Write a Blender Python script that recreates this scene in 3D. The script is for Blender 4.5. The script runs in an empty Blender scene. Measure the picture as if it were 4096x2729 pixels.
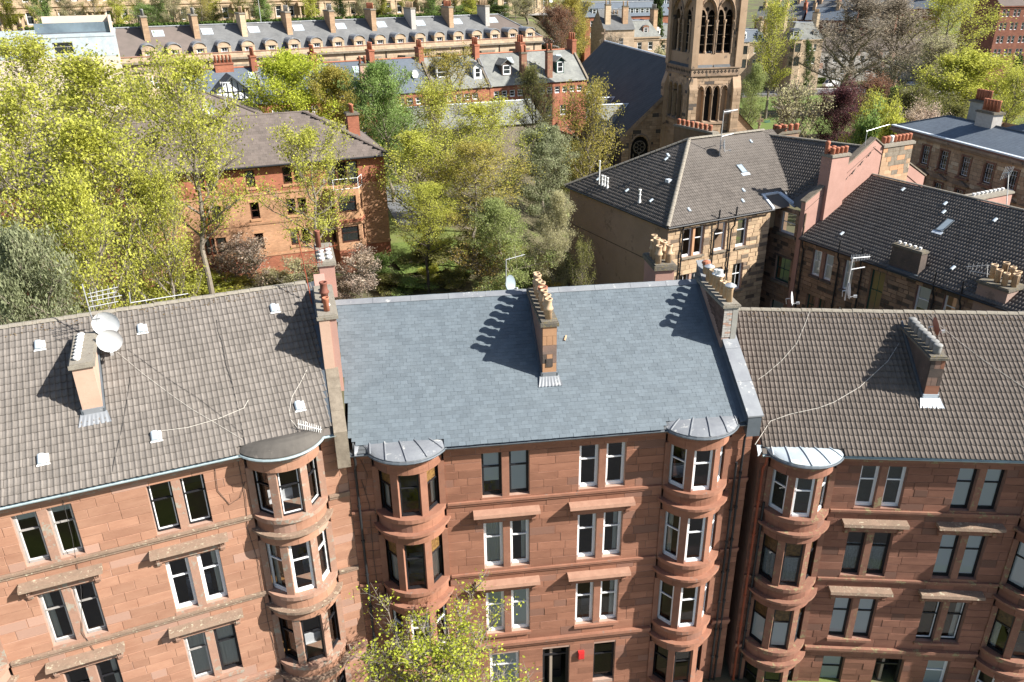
import bpy, math, random
import numpy as np
from mathutils import Vector, Matrix, Euler

SC = bpy.context.scene
COL = SC.collection
PI = math.pi
RND = random.Random(7)
H = 30.3                                   # camera height above the street in front

# ------------------------------------------------------------------ camera, sky, sun, exposure
PITCH, ROLL, FPX, CXP, CYP = 24.639395, 0.771968, 3184.0, 2048.0, 1364.5
def _cam_rot():
    t, r = math.radians(PITCH), math.radians(ROLL)
    d = np.array([math.cos(t) * math.sin(r), -math.cos(t) * math.cos(r), -math.sin(t)])
    up = -d
    fw = np.array([0, 0, -1.0]); fw = fw - up * (fw @ up); fw /= np.linalg.norm(fw)
    return np.array([np.cross(fw, up), fw, up])
CAMR = _cam_rot()
cam = bpy.data.cameras.new('camera')
cam.sensor_width = 36.0; cam.lens = FPX / 4096 * 36.0
cam.clip_start = 0.5; cam.clip_end = 4000
camo = bpy.data.objects.new('camera', cam); COL.objects.link(camo)
camo.matrix_world = Matrix.Translation((0, 0, H)) @ Matrix(CAMR.tolist()).to_4x4()
SC.camera = camo

SUN_AZ, SUN_EL = 106.0, 37.5               # clockwise from +Y, degrees
_a, _e = math.radians(SUN_AZ), math.radians(SUN_EL)
SUNV = Vector((math.sin(_a) * math.cos(_e), math.cos(_a) * math.cos(_e), math.sin(_e)))
w = bpy.data.worlds.new('World'); SC.world = w; w.use_nodes = True
_nt = w.node_tree
_sky = _nt.nodes.new('ShaderNodeTexSky'); _sky.sky_type = 'NISHITA'; _sky.sun_disc = False
_sky.sun_elevation = _e; _sky.sun_rotation = _a; _sky.altitude = 50; _sky.air_density = 1.0; _sky.dust_density = 1.2
_bg = _nt.nodes['Background']; _bg.inputs['Strength'].default_value = 0.065
_nt.links.new(_sky.outputs[0], _bg.inputs['Color'])
sl = bpy.data.lights.new('sun', 'SUN'); sl.energy = 5.0; sl.angle = math.radians(0.53); sl.color = (1.0, 0.955, 0.88)
so = bpy.data.objects.new('sun', sl); COL.objects.link(so)
so.rotation_euler = SUNV.to_track_quat('Z', 'Y').to_euler()
SC.view_settings.view_transform = 'Standard'; SC.view_settings.look = 'None'
SC.view_settings.exposure = 1.2; SC.view_settings.gamma = 1.0; SC.view_settings.use_curve_mapping = False
SC.cycles.max_bounces = 6; SC.cycles.diffuse_bounces = 3; SC.cycles.glossy_bounces = 3
SC.cycles.transmission_bounces = 4; SC.cycles.transparent_max_bounces = 8; SC.cycles.caustics_reflective = False; SC.cycles.caustics_refractive = False

# ------------------------------------------------------------------ picture <-> place helpers (D = 2353 px wide photograph coordinates)
def ray(px, py):
    k = 4096 / 2353.0
    v = CAMR @ np.array([px * k - CXP, -(py * k - CYP), -FPX])
    return v / math.hypot(v[0], v[1])
def at(px, py, dist):                      # point on the sight line at a horizontal distance
    v = ray(px, py) * dist
    return (v[0], v[1], v[2] + H)
def smooth(a, b, x):
    t = min(1, max(0, (x - a) / (b - a))); return t * t * (3 - 2 * t)
def lerp_tab(tab, y):
    if y <= tab[0][0]: return tab[0][1]
    for (a, za), (b, zb) in zip(tab, tab[1:]):
        if y <= b: return za + (zb - za) * (y - a) / (b - a)
    return tab[-1][1]
TL = [(-80, 0), (20, 0), (34, 1.2), (60, 6.2), (75, 7.0), (110, 8.0), (150, 9.0), (166, 9.6), (173, 12.5), (188, 20.0), (205, 20.4), (260, 21.5), (420, 24), (900, 26)]
TR = [(-80, 0), (20, 0), (40, .6), (75, 1.0), (120, .6), (160, -1.2), (200, -2.4), (260, -3.0), (300, -2.5), (360, 1.5), (440, 6), (900, 8)]
def terr(x, y):
    t = smooth(0.03, 0.13, x / max(y, 15.0)) if y > 0 else 0.5
    v = (y * .883 - x * .469) / .883 if y > 60 else y - x * .531 * smooth(20, 60, y)
    return lerp_tab(TL, v) * (1 - t) + lerp_tab(TR, y) * t
def gnd(px, py):                           # where a sight line meets the terrain
    v = ray(px, py); d = 30.0
    while d < 900:
        if v[2] * d + H <= terr(v[0] * d, v[1] * d): break
        d += 0.5
    return (v[0] * d, v[1] * d, terr(v[0] * d, v[1] * d))

# ------------------------------------------------------------------ materials
def _n(nt, t, **kw):
    n = nt.nodes.new(t)
    for k, v in kw.items():
        if k in n.inputs: n.inputs[k].default_value = v
        else: setattr(n, k, v)
    return n
MATS = {}
def mat(name, c1, c2=None, rough=.85, scale=1.5, stretch=(1, 1, 1), rnd=0.0, spots=None, spot_scale=6.0, spot_at=.62, bump=0.0, bscale=25.0,
        metal=0.0, spec=.3, trans=0.0, fine=0.0, tint=None, tint_p=.2, course=None, brick=None):
    """c1/c2 mixed by a world-space noise; rnd = brightness spread per object and per loose piece; spots = a third colour in patches; tint = a colour some pieces take."""
    m = bpy.data.materials.new(name); m.use_nodes = True; nt = m.node_tree; L = nt.links
    b = nt.nodes['Principled BSDF']
    b.inputs['Roughness'].default_value = rough; b.inputs['Metallic'].default_value = metal
    b.inputs['Specular IOR Level'].default_value = spec
    geo = _n(nt, 'ShaderNodeNewGeometry')
    mp = _n(nt, 'ShaderNodeMapping'); mp.inputs['Scale'].default_value = stretch; L.new(geo.outputs['Position'], mp.inputs['Vector'])
    def mix(fac, a, bb, mode='MIX'):
        x = nt.nodes.new('ShaderNodeMix'); x.data_type = 'RGBA'; x.blend_type = mode
        for s, v in ((x.inputs[0], fac), (x.inputs[6], a), (x.inputs[7], bb)):
            if isinstance(v, (int, float)): s.default_value = v
            elif isinstance(v, tuple): s.default_value = (*v, 1)
            else: L.new(v, s)
        return x.outputs[2]
    def math_(op, a, bb, clamp=False):
        x = nt.nodes.new('ShaderNodeMath'); x.operation = op; x.use_clamp = clamp
        for s, v in ((x.inputs[0], a), (x.inputs[1], bb)):
            if isinstance(v, (int, float)): s.default_value = v
            else: L.new(v, s)
        return x.outputs[0]
    def ramp(v, lo, hi):
        x = nt.nodes.new('ShaderNodeMapRange'); x.inputs[1].default_value = lo; x.inputs[2].default_value = hi; L.new(v, x.inputs[0]); return x.outputs[0]
    col = c1
    if c2 is not None:
        nz = _n(nt, 'ShaderNodeTexNoise'); nz.inputs['Scale'].default_value = scale; nz.inputs['Detail'].default_value = 6; nz.inputs['Roughness'].default_value = .62
        L.new(mp.outputs[0], nz.inputs['Vector'])
        col = mix(ramp(nz.outputs['Fac'], .32, .68), c1, c2)
    r = None
    if rnd or tint:
        oi = _n(nt, 'ShaderNodeObjectInfo')
        r = math_('FRACT', math_('ADD', oi.outputs['Random'], geo.outputs['Random Per Island']), 0.0)
    if tint:
        r2 = math_('FRACT', math_('MULTIPLY', r, 7.31), 0.0)
        col = mix(math_('GREATER_THAN', r2, 1 - tint_p), col, tint)
    if rnd:
        f = math_('ADD', math_('MULTIPLY', r, 2 * rnd), 1 - rnd)
        cc = nt.nodes.new('ShaderNodeCombineColor')
        for i in range(3): L.new(f, cc.inputs[i])
        col = mix(1.0, col, cc.outputs[0], 'MULTIPLY')
    if spots is not None:
        ns = _n(nt, 'ShaderNodeTexNoise'); ns.inputs['Scale'].default_value = spot_scale; ns.inputs['Detail'].default_value = 5; ns.inputs['Roughness'].default_value = .7
        L.new(geo.outputs['Position'], ns.inputs['Vector'])
        col = mix(ramp(ns.outputs['Fac'], spot_at, spot_at + .07), col, spots)
    if fine:
        nf = _n(nt, 'ShaderNodeTexNoise'); nf.inputs['Scale'].default_value = 14; nf.inputs['Detail'].default_value = 4
        L.new(mp.outputs[0], nf.inputs['Vector'])
        f = math_('ADD', math_('MULTIPLY', nf.outputs['Fac'], 2 * fine), 1 - fine)
        cc = nt.nodes.new('ShaderNodeCombineColor')
        for i in range(3): L.new(f, cc.inputs[i])
        col = mix(1.0, col, cc.outputs[0], 'MULTIPLY')
    if course:                             # rows of slates too far off to build: a dark joint every so much height, broken up along the row
        sx = nt.nodes.new('ShaderNodeSeparateXYZ'); L.new(geo.outputs['Position'], sx.inputs[0])
        k = math_('FRACT', math_('MULTIPLY', sx.outputs[2], 1 / course[0]), 0.0)
        nc = _n(nt, 'ShaderNodeTexNoise'); nc.inputs['Scale'].default_value = 2.2; nc.inputs['Detail'].default_value = 2
        mpc = _n(nt, 'ShaderNodeMapping'); mpc.inputs['Scale'].default_value = (1, 1, 1 / course[0] / 2.2); L.new(geo.outputs['Position'], mpc.inputs['Vector']); L.new(mpc.outputs[0], nc.inputs['Vector'])
        f = math_('SUBTRACT', math_('ADD', .78, math_('MULTIPLY', nc.outputs['Fac'], .44)), math_('MULTIPLY', math_('LESS_THAN', k, .2), course[1]))
        cc = nt.nodes.new('ShaderNodeCombineColor')
        for i in range(3): L.new(f, cc.inputs[i])
        col = mix(1.0, col, cc.outputs[0], 'MULTIPLY')
    if brick:                              # brickwork too far off to build brick by brick
        tc = _n(nt, 'ShaderNodeTexCoord'); sx = nt.nodes.new('ShaderNodeSeparateXYZ'); L.new(tc.outputs['Object'], sx.inputs[0])
        cx = nt.nodes.new('ShaderNodeCombineXYZ'); L.new(math_('ADD', sx.outputs[0], sx.outputs[1]), cx.inputs[0]); L.new(sx.outputs[2], cx.inputs[1])
        bt = nt.nodes.new('ShaderNodeTexBrick'); bt.inputs['Scale'].default_value = 1; bt.inputs['Brick Width'].default_value = brick[0]; bt.inputs['Row Height'].default_value = brick[1]; bt.inputs['Mortar Size'].default_value = brick[2]
        bt.inputs['Color1'].default_value = (1.12, 1.12, 1.12, 1); bt.inputs['Color2'].default_value = (.84, .84, .84, 1); bt.inputs['Mortar'].default_value = (*brick[3], 1); L.new(cx.outputs[0], bt.inputs['Vector'])
        col = mix(1.0, col, bt.outputs['Color'], 'MULTIPLY')
    if isinstance(col, tuple): b.inputs['Base Color'].default_value = (*col, 1)
    else: L.new(col, b.inputs['Base Color'])
    if bump:
        nb = _n(nt, 'ShaderNodeTexNoise'); nb.inputs['Scale'].default_value = bscale; nb.inputs['Detail'].default_value = 4
        L.new(mp.outputs[0], nb.inputs['Vector'])
        bp = _n(nt, 'ShaderNodeBump'); bp.inputs['Strength'].default_value = bump; bp.inputs['Distance'].default_value = .02
        L.new(nb.outputs['Fac'], bp.inputs['Height']); L.new(bp.outputs[0], b.inputs['Normal'])
    if trans:
        out = nt.nodes['Material Output']; tl = _n(nt, 'ShaderNodeBsdfTranslucent'); ms = nt.nodes.new('ShaderNodeMixShader'); ms.inputs[0].default_value = trans
        if isinstance(col, tuple): tl.inputs['Color'].default_value = (*col, 1)
        else: L.new(col, tl.inputs['Color'])
        L.new(b.outputs[0], ms.inputs[1]); L.new(tl.outputs[0], ms.inputs[2]); L.new(ms.outputs[0], out.inputs[0])
    MATS[name] = m
    return m
def glass_mat(name, tint=(.95, .97, .97)):
    m = bpy.data.materials.new(name); m.use_nodes = True; nt = m.node_tree; L = nt.links
    for n in list(nt.nodes):
        if n.type == 'BSDF_PRINCIPLED': nt.nodes.remove(n)
    out = nt.nodes['Material Output']
    t = _n(nt, 'ShaderNodeBsdfTransparent'); t.inputs[0].default_value = (*tint, 1)
    g = _n(nt, 'ShaderNodeBsdfGlossy'); g.inputs['Roughness'].default_value = .02
    f = _n(nt, 'ShaderNodeFresnel'); f.inputs['IOR'].default_value = 1.6
    ms = nt.nodes.new('ShaderNodeMixShader')
    L.new(f.outputs[0], ms.inputs[0]); L.new(t.outputs[0], ms.inputs[1]); L.new(g.outputs[0], ms.inputs[2]); L.new(ms.outputs[0], out.inputs[0])
    MATS[name] = m; return m
M = MATS
# stone
mat('red_stone', (0.3, 0.142, 0.09), (0.23, 0.105, 0.066), rough=.9, scale=1.1, stretch=(1, 1, 3.5), rnd=.17, bump=.25, bscale=18, fine=.12, tint=(.23, .12, .085), tint_p=.10)
mat('pink_stone', (0.37, 0.205, 0.135), (0.3, 0.155, 0.1), rough=.9, scale=1.0, stretch=(1, 1, 3), rnd=.13, bump=.25, bscale=18, fine=.1, tint=(.36, .22, .165), tint_p=.12)
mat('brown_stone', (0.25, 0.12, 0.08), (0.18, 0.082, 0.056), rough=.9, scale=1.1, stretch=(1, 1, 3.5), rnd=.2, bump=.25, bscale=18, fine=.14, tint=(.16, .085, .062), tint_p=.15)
mat('red_trim', (0.31, 0.15, 0.098), (0.245, 0.115, 0.075), rough=.9, scale=2.2, rnd=.06, spots=(.22, .15, .12), spot_scale=3.5, spot_at=.6, bump=.2, fine=.12)
mat('pink_trim', (0.35, 0.205, 0.145), (0.28, 0.17, 0.125), rough=.9, scale=2.2, rnd=.06, spots=(.30, .27, .22), spot_scale=3.2, spot_at=.54, bump=.25, fine=.15)
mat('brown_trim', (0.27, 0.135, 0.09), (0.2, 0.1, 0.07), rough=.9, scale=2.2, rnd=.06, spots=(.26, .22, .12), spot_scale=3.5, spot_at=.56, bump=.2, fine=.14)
mat('mossy_ledge', (0.27, 0.185, 0.135), (0.2, 0.145, 0.105), rough=.95, scale=2.5, spots=(.42, .38, .28), spot_scale=7, spot_at=.58, bump=.5, fine=.2)
mat('pale_ledge', (0.37, 0.22, 0.155), (0.3, 0.165, 0.115), rough=.95, scale=3.5, spots=(.42, .24, .17), spot_scale=4, spot_at=.62, bump=.3)
mat('mortar', (0.42, 0.29, 0.23), (0.34, 0.22, 0.17), rough=.95, scale=3)
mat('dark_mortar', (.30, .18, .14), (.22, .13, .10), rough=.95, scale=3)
mat('blond_stone', (.46, .335, .215), (.36, .255, .16), rough=.92, scale=1.3, rnd=.2, bump=.6, bscale=9, fine=.18, tint=(.15, .115, .085), tint_p=.16)
mat('sooty_stone', (0.3, 0.2, 0.135), (0.2, 0.135, 0.095), rough=.92, scale=.9, rnd=.24, bump=.6, bscale=9, fine=.2, tint=(.09, .07, .055), tint_p=.2)
mat('yellow_stone', (0.46, 0.355, 0.255), (0.38, 0.285, 0.195), rough=.9, scale=.7, rnd=.12, spots=(.28, .20, .13), spot_scale=1.2, spot_at=.66, fine=.1, brick=(0.9, 0.35, .02, (.75, .72, .7)))
mat('tan_stone', (0.46, 0.315, 0.2), (0.38, 0.25, 0.155), rough=.9, scale=.9, rnd=.18, fine=.1, tint=(.52, .40, .27), tint_p=.14, brick=(0.85, 0.36, .02, (.75, .72, .7)))
mat('church_stone', (.37, .265, .18), (.27, .185, .12), rough=.92, scale=.6, rnd=.22, bump=.3, bscale=6, fine=.15, tint=(.075, .065, .058), tint_p=.13, brick=(0.75, 0.32, .02, (.75, .72, .7)))
mat('church_trim', (.33, .235, .16), (.20, .145, .105), rough=.92, scale=1.2, rnd=.1, spots=(.10, .085, .07), spot_scale=1.6, spot_at=.58)
mat('gold_stone', (0.5, 0.385, 0.265), (0.42, 0.315, 0.205), rough=.9, scale=.6, rnd=.08, brick=(0.9, 0.35, .02, (.75, .72, .7)))
mat('white_brick', (0.46, 0.44, 0.41), (0.38, 0.35, 0.32), rough=.9, scale=4, rnd=.12, tint=(.40, .26, .2), tint_p=.15)
mat('roughcast', (.33, .235, .195), (.28, .20, .165), rough=.95, scale=.7, spots=(.20, .145, .12), spot_scale=.8, spot_at=.6, bump=1.0, bscale=14, fine=.12)
mat('pink_render', (0.42, 0.25, 0.205), (0.36, 0.21, 0.17), rough=.95, scale=.8, spots=(.36, .22, .18), spot_scale=1.1, spot_at=.62, bump=.3, fine=.06)
mat('beige_render', (.50, .345, .265), (.44, .30, .225), rough=.95, scale=1.2, spots=(.36, .26, .20), spot_scale=1.6, spot_at=.62, bump=.3, fine=.06)
mat('grey_render', (.34, .33, .30), (.27, .265, .24), rough=.95, scale=2, bump=.3)
mat('red_brick', (.36, .135, .08), (.28, .10, .06), rough=.9, scale=1.0, rnd=.2, fine=.08, brick=(.24, .08, .008, (.8, .95, 1.0)))
mat('buff_brick', (.44, .245, .145), (.38, .20, .115), rough=.9, scale=1.0, rnd=.16, fine=.08, brick=(.24, .08, .008, (.8, .95, 1.0)))
mat('dark_brick', (.17, .105, .08), (.11, .075, .06), rough=.9, scale=3, rnd=.25)
mat('red_sandstone_far', (.25, .105, .07), (.20, .08, .055), rough=.9, scale=1.0, rnd=.1, brick=(0.8, 0.35, .02, (.75, .72, .7)))
mat('dark_cope', (.105, .095, .08), (.17, .15, .12), rough=.95, scale=5, spots=(.27, .21, .07), spot_scale=9, spot_at=.57, bump=.8)
mat('grey_cope', (.27, .245, .20), (.20, .18, .15), rough=.95, scale=6, spots=(.13, .085, .05), spot_scale=9, spot_at=.6, bump=.6)
mat('skew_stone', (.26, .22, .17), (.15, .125, .095), rough=.95, scale=3, bump=.5)
# roofs
mat('tile', (0.185, 0.165, 0.148), (0.15, 0.134, 0.12), rough=.93, scale=.9, rnd=.12, spots=(.40, .375, .34), spot_scale=26, spot_at=.70, bump=.35, bscale=40, fine=.12)
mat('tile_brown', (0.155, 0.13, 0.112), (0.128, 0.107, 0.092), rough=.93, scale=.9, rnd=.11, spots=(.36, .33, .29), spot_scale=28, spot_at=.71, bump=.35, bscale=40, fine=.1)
mat('tile_dark', (0.15, 0.132, 0.117), (0.122, 0.107, 0.095), rough=.93, scale=.9, rnd=.14, spots=(.28, .26, .235), spot_scale=24, spot_at=.72, bump=.3, bscale=40, fine=.1)
mat('tile_flat', (0.15, 0.122, 0.108), (0.12, 0.1, 0.088), rough=.93, scale=.8, rnd=.14, spots=(.14, .11, .09), spot_scale=3, spot_at=.66)
mat('moss', (.12, .075, .04), (.18, .13, .06), rough=1, scale=12)
mat('slate_new', (0.128, 0.155, 0.175), (0.11, 0.135, 0.155), rough=.62, scale=1.4, rnd=.11, fine=.10, spec=.35, bump=.15, bscale=30)
mat('slate_old', (0.185, 0.188, 0.188), (0.125, 0.128, 0.13), rough=.8, scale=.5, rnd=.2, fine=.25, tint=(.27, .275, .265), tint_p=.18, course=(0.13, .3))
mat('slate_lichen', (.24, .245, .225), (.15, .155, .15), rough=.85, scale=.7, rnd=.2, fine=.3, course=(0.15, .3))
mat('slate_dark', (0.085, 0.092, 0.098), (0.058, 0.064, 0.07), rough=.7, scale=.45, rnd=.22, fine=.3, course=(0.17, .3))
mat('slate_blue', (.12, .145, .175), (.10, .12, .15), rough=.7, scale=.5, rnd=.16, fine=.2, course=(0.075, .3))
mat('lead', (0.25, 0.265, 0.28), (0.19, 0.2, 0.22), rough=.55, scale=1.6, spots=(.50, .50, .48), spot_scale=2.4, spot_at=.60, metal=.15, bump=.2, bscale=6)
mat('lead_dark', (0.12, 0.14, 0.16), (0.09, 0.105, 0.12), rough=.55, scale=1.6, metal=.15, bump=.2, bscale=6)
mat('zinc', (.50, .55, .58), (.37, .43, .47), rough=.5, scale=1.5, spots=(.62, .62, .56), spot_scale=2, spot_at=.58, metal=.15)
mat('felt', (.075, .068, .06), (.11, .10, .088), rough=.85, scale=1.2, spots=(.17, .15, .13), spot_scale=1.5, spot_at=.62)
mat('bright_lead', (.62, .68, .74), (.50, .55, .60), rough=.5, scale=2, metal=.1)
# joinery, metal, pots
mat('white_paint', (.80, .81, .82), rough=.4)
mat('old_white_paint', (.72, .72, .70), (.55, .54, .52), rough=.6, scale=4)
mat('black_paint', (.018, .018, .021), rough=.4)
mat('grey_paint', (.25, .24, .23), (.36, .34, .32), rough=.7, scale=5)
mat('brown_paint', (.07, .03, .02), rough=.5)
mat('red_paint', (.32, .045, .03), rough=.5)
mat('rust_pipe', (.30, .07, .03), (.21, .06, .035), rough=.6, scale=2)
mat('green_paint', (.03, .075, .06), rough=.5)
mat('black_pipe', (.022, .023, .026), rough=.4)
mat('gutter_pale', (.34, .42, .44), (.26, .32, .34), rough=.5, scale=2)
mat('metal', (.55, .56, .57), rough=.4, metal=.5)
mat('dish_white', (.66, .68, .69), rough=.5, spots=(.50, .33, .2), spot_scale=3, spot_at=.70)
mat('dish_red', (.33, .13, .09), rough=.6)
mat('dish_grey', (.25, .30, .33), rough=.5)
mat('white_plastic', (.72, .72, .70), rough=.5)
mat('cable_pale', (.50, .47, .42), rough=.7)
mat('cable_dark', (.045, .043, .042), rough=.7)
mat('buff_pot', (.52, .385, .25), (.43, .29, .175), rough=.85, scale=3, rnd=.12, spots=(.26, .17, .11), spot_scale=3, spot_at=.6)
mat('red_pot', (0.4, 0.155, 0.09), (0.32, 0.12, 0.07), rough=.8, scale=3, rnd=.12)
mat('brown_pot', (.24, .09, .06), (.17, .065, .045), rough=.7, scale=3, rnd=.12)
mat('grey_pot', (.27, .27, .26), (.20, .20, .195), rough=.9, scale=5, rnd=.1)
mat('flue_black', (.02, .018, .016), rough=1)  # near-black disc across the bore of the open chimney pots
mat('vent', (.46, .53, .58), rough=.45, rnd=.08)
mat('rooflight_glass', (.30, .36, .40), rough=.15, spec=.8)
# windows
glass_mat('glass')
mat('far_glass', (.035, .042, .045), (.012, .014, .015), rough=.08, spec=.7, scale=.8, rnd=.4)
mat('blue_glass', (.16, .21, .25), (.09, .12, .15), rough=.1, spec=.8, scale=.5)
mat('blind', (.74, .79, .83), rough=.7)
mat('pale_blind', (.62, .68, .68), rough=.7)
mat('slat_blind', (.38, .43, .44), rough=.6)
mat('curtain', (.70, .70, .66), rough=.9, trans=.3)
mat('lace', (.56, .60, .63), (.30, .33, .36), rough=.9, scale=16, trans=.3)
mat('stained_glass', (.12, .07, .025), (.03, .018, .01), rough=.3, scale=9)
mat('gold_glass', (.26, .155, .05), (.08, .04, .02), rough=.3, scale=9)
mat('room_wall', (.30, .25, .20), (.22, .18, .15), rough=.9, scale=.4)
mat('room_floor', (.30, .15, .05), (.22, .11, .04), rough=.5, scale=2)
mat('fabric', (.58, .58, .60), rough=.9)
# ground
mat('grass', (0.13, 0.18, 0.04), (0.09, 0.13, 0.032), rough=1, scale=.5, fine=.35, bump=.6, bscale=5)
mat('ground', (0.085, 0.085, 0.045), (0.12, 0.098, 0.06), rough=1, scale=.16, fine=.3, bump=.6, bscale=4, spots=(.13, .16, .045), spot_scale=.09, spot_at=.5)
mat('asphalt', (.16, .165, .175), (.125, .13, .14), rough=.9, scale=.5, fine=.15)
mat('paving', (.33, .32, .30), (.27, .26, .245), rough=.9, scale=.8, fine=.1)
mat('path', (.40, .335, .26), (.33, .275, .21), rough=.95, scale=.6)
mat('hedge', (.085, .13, .022), (.05, .085, .015), rough=.9, rnd=.45, trans=.2)
mat('yellow_hedge', (.26, .25, .03), (.19, .19, .025), rough=.9, rnd=.35, trans=.2)
mat('bark', (.17, .145, .115), (.24, .205, .165), rough=.95, scale=4, bump=.5)
mat('pale_bark', (.22, .19, .16), (.15, .125, .10), rough=.95, scale=4)
mat('dark_bark', (.05, .042, .034), (.08, .068, .055), rough=.95, scale=4)
def leaf(name, c, c2, rnd=.3, tr=.5): return mat(name, c, c2, rough=.6, scale=.35, rnd=rnd, trans=tr, spec=.2)
leaf('leaf_lime', (.54, .54, .10), (.43, .45, .085))
leaf('leaf_bright', (0.54, 0.58, 0.075), (0.42, 0.48, 0.06))
leaf('leaf_gold', (0.46, 0.39, 0.09), (0.36, 0.32, 0.08))
leaf('leaf_green', (0.29, 0.4, 0.12), (0.2, 0.29, 0.09))
leaf('leaf_willow', (0.36, 0.41, 0.15), (0.28, 0.33, 0.12))
leaf('leaf_grey', (0.36, 0.38, 0.22), (0.26, 0.29, 0.16))
leaf('leaf_olive', (0.25, 0.25, 0.08), (0.18, 0.18, 0.06))
leaf('leaf_dark', (0.09, 0.14, 0.045), (0.06, 0.09, 0.03))
leaf('leaf_purple', (0.17, 0.07, 0.075), (0.12, 0.055, 0.06))
leaf('leaf_copper', (0.3, 0.16, 0.1), (0.23, 0.13, 0.085))
leaf('leaf_twig', (.38, .325, .25), (.29, .245, .185))
leaf('leaf_blossom', (0.66, 0.53, 0.46), (0.5, 0.4, 0.28))
leaf('leaf_orange', (0.5, 0.36, 0.12), (0.4, 0.32, 0.1))
leaf('leaf_pale', (0.5, 0.47, 0.27), (0.38, 0.36, 0.2))
leaf('ivy', (.10, .16, .03), (.07, .11, .02))
mat('car_blue', (.02, .13, .42), rough=.25, spec=.6)
mat('car_dark', (.02, .022, .028), rough=.25, spec=.6)
mat('car_white', (.78, .79, .80), rough=.3, spec=.5)
mat('car_silver', (.48, .50, .53), rough=.3, metal=.3)
mat('tyre', (.02, .02, .02), rough=.8)
mat('modern_panel', (.62, .52, .42), (.56, .47, .38), rough=.7, scale=.5)
mat('glass_box', (.45, .58, .60), (.34, .46, .50), rough=.12, spec=.8, scale=.7)
mat('sign_red', (.55, .03, .03), rough=.5)
mat('bench_green', (.05, .12, .08), rough=.6)
# ------------------------------------------------------------------ mesh builder
class MB:
    def __init__(s): s.v = []; s.f = []; s.mi = []; s.m = 0; s.sm = False
    def poly(s, pts):
        i = len(s.v); s.v += [tuple(map(float, p)) for p in pts]; s.f.append(tuple(range(i, i + len(pts)))); s.mi.append(s.m); return s
    def box(s, x0, x1, y0, y1, z0, z1, skip=''):
        i = len(s.v)
        s.v += [(x0, y0, z0), (x1, y0, z0), (x1, y1, z0), (x0, y1, z0), (x0, y0, z1), (x1, y0, z1), (x1, y1, z1), (x0, y1, z1)]
        for k, q in (('b', (0, 3, 2, 1)), ('t', (4, 5, 6, 7)), ('f', (0, 1, 5, 4)), ('r', (1, 2, 6, 5)), ('k', (2, 3, 7, 6)), ('l', (3, 0, 4, 7))):
            if k not in skip: s.f.append(tuple(i + j for j in q)); s.mi.append(s.m)
        return s
    def prism(s, pts, off):                # closed polygon (3-D points, counter-clockwise seen from -off) swept along off
        n = len(pts); i = len(s.v); o = off
        s.v += [tuple(map(float, p)) for p in pts] + [(p[0] + o[0], p[1] + o[1], p[2] + o[2]) for p in pts]
        s.f.append(tuple(i + k for k in range(n))); s.f.append(tuple(i + n + k for k in reversed(range(n)))); s.mi += [s.m] * 2
        for k in range(n):
            l = (k + 1) % n; s.f.append((i + k, i + n + k, i + n + l, i + l)); s.mi.append(s.m)
        return s
    def tube(s, pts, r, n=6, r1=None, cap=True):
        pts = [Vector(p) for p in pts]; N = len(pts); base = len(s.v)
        for k, p in enumerate(pts):
            a = pts[min(k + 1, N - 1)] - pts[max(k - 1, 0)]
            if a.length < 1e-9: a = Vector((0, 0, 1))
            a.normalize(); h = Vector((0, 0, 1)) if abs(a.z) < .9 else Vector((1, 0, 0))
            e = a.cross(h).normalized(); g = a.cross(e)
            rr = r if r1 is None else r + (r1 - r) * k / max(1, N - 1)
            for j in range(n):
                t = 2 * PI * j / n; q = p + (e * math.cos(t) + g * math.sin(t)) * rr; s.v.append((q.x, q.y, q.z))
        for k in range(N - 1):
            for j in range(n):
                a, b = base + k * n + j, base + k * n + (j + 1) % n
                s.f.append((a, b, b + n, a + n)); s.mi.append(s.m)
        if cap:
            s.f.append(tuple(base + j for j in reversed(range(n)))); s.f.append(tuple(base + (N - 1) * n + j for j in range(n))); s.mi += [s.m] * 2
        return s
    def lathe(s, prof, n=12, c=(0, 0, 0), cap=True, sx=1, sy=1):
        base = len(s.v); N = len(prof)
        for r, z in prof:
            for j in range(n):
                t = 2 * PI * j / n; s.v.append((c[0] + r * sx * math.cos(t), c[1] + r * sy * math.sin(t), c[2] + z))
        for k in range(N - 1):
            for j in range(n):
                a, b = base + k * n + j, base + k * n + (j + 1) % n
                s.f.append((a, b, b + n, a + n)); s.mi.append(s.m)
        if cap:
            s.f.append(tuple(base + j for j in reversed(range(n)))); s.f.append(tuple(base + (N - 1) * n + j for j in range(n))); s.mi += [s.m] * 2
        return s
    def mesh(s, name, mats, smooth=False):
        me = bpy.data.meshes.new(name); nv, nf = len(s.v), len(s.f)
        me.vertices.add(nv); me.vertices.foreach_set('co', np.array(s.v, dtype=np.float32).ravel())
        ln = np.array([len(f) for f in s.f], dtype=np.int32); st = np.concatenate(([0], np.cumsum(ln)[:-1])).astype(np.int32)
        me.loops.add(int(ln.sum())); me.loops.foreach_set('vertex_index', np.fromiter((i for f in s.f for i in f), dtype=np.int32))
        me.polygons.add(nf); me.polygons.foreach_set('loop_start', st)
        try: me.polygons.foreach_set('loop_total', ln)
        except Exception: pass
        if not isinstance(mats, (list, tuple)): mats = [mats]
        for m in mats: me.materials.append(MATS[m] if isinstance(m, str) else m)
        me.polygons.foreach_set('material_index', np.array(s.mi, dtype=np.int32))
        me.update(calc_edges=True); me.validate()
        me.polygons.foreach_set('use_smooth', np.full(nf, bool(smooth)))
        return me
    def build(s, name, mats, parent=None, loc=(0, 0, 0), rz=0.0, smooth=False, **pr):
        return put(s.mesh(name, mats, smooth), name, parent, loc, rz, **pr)
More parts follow.
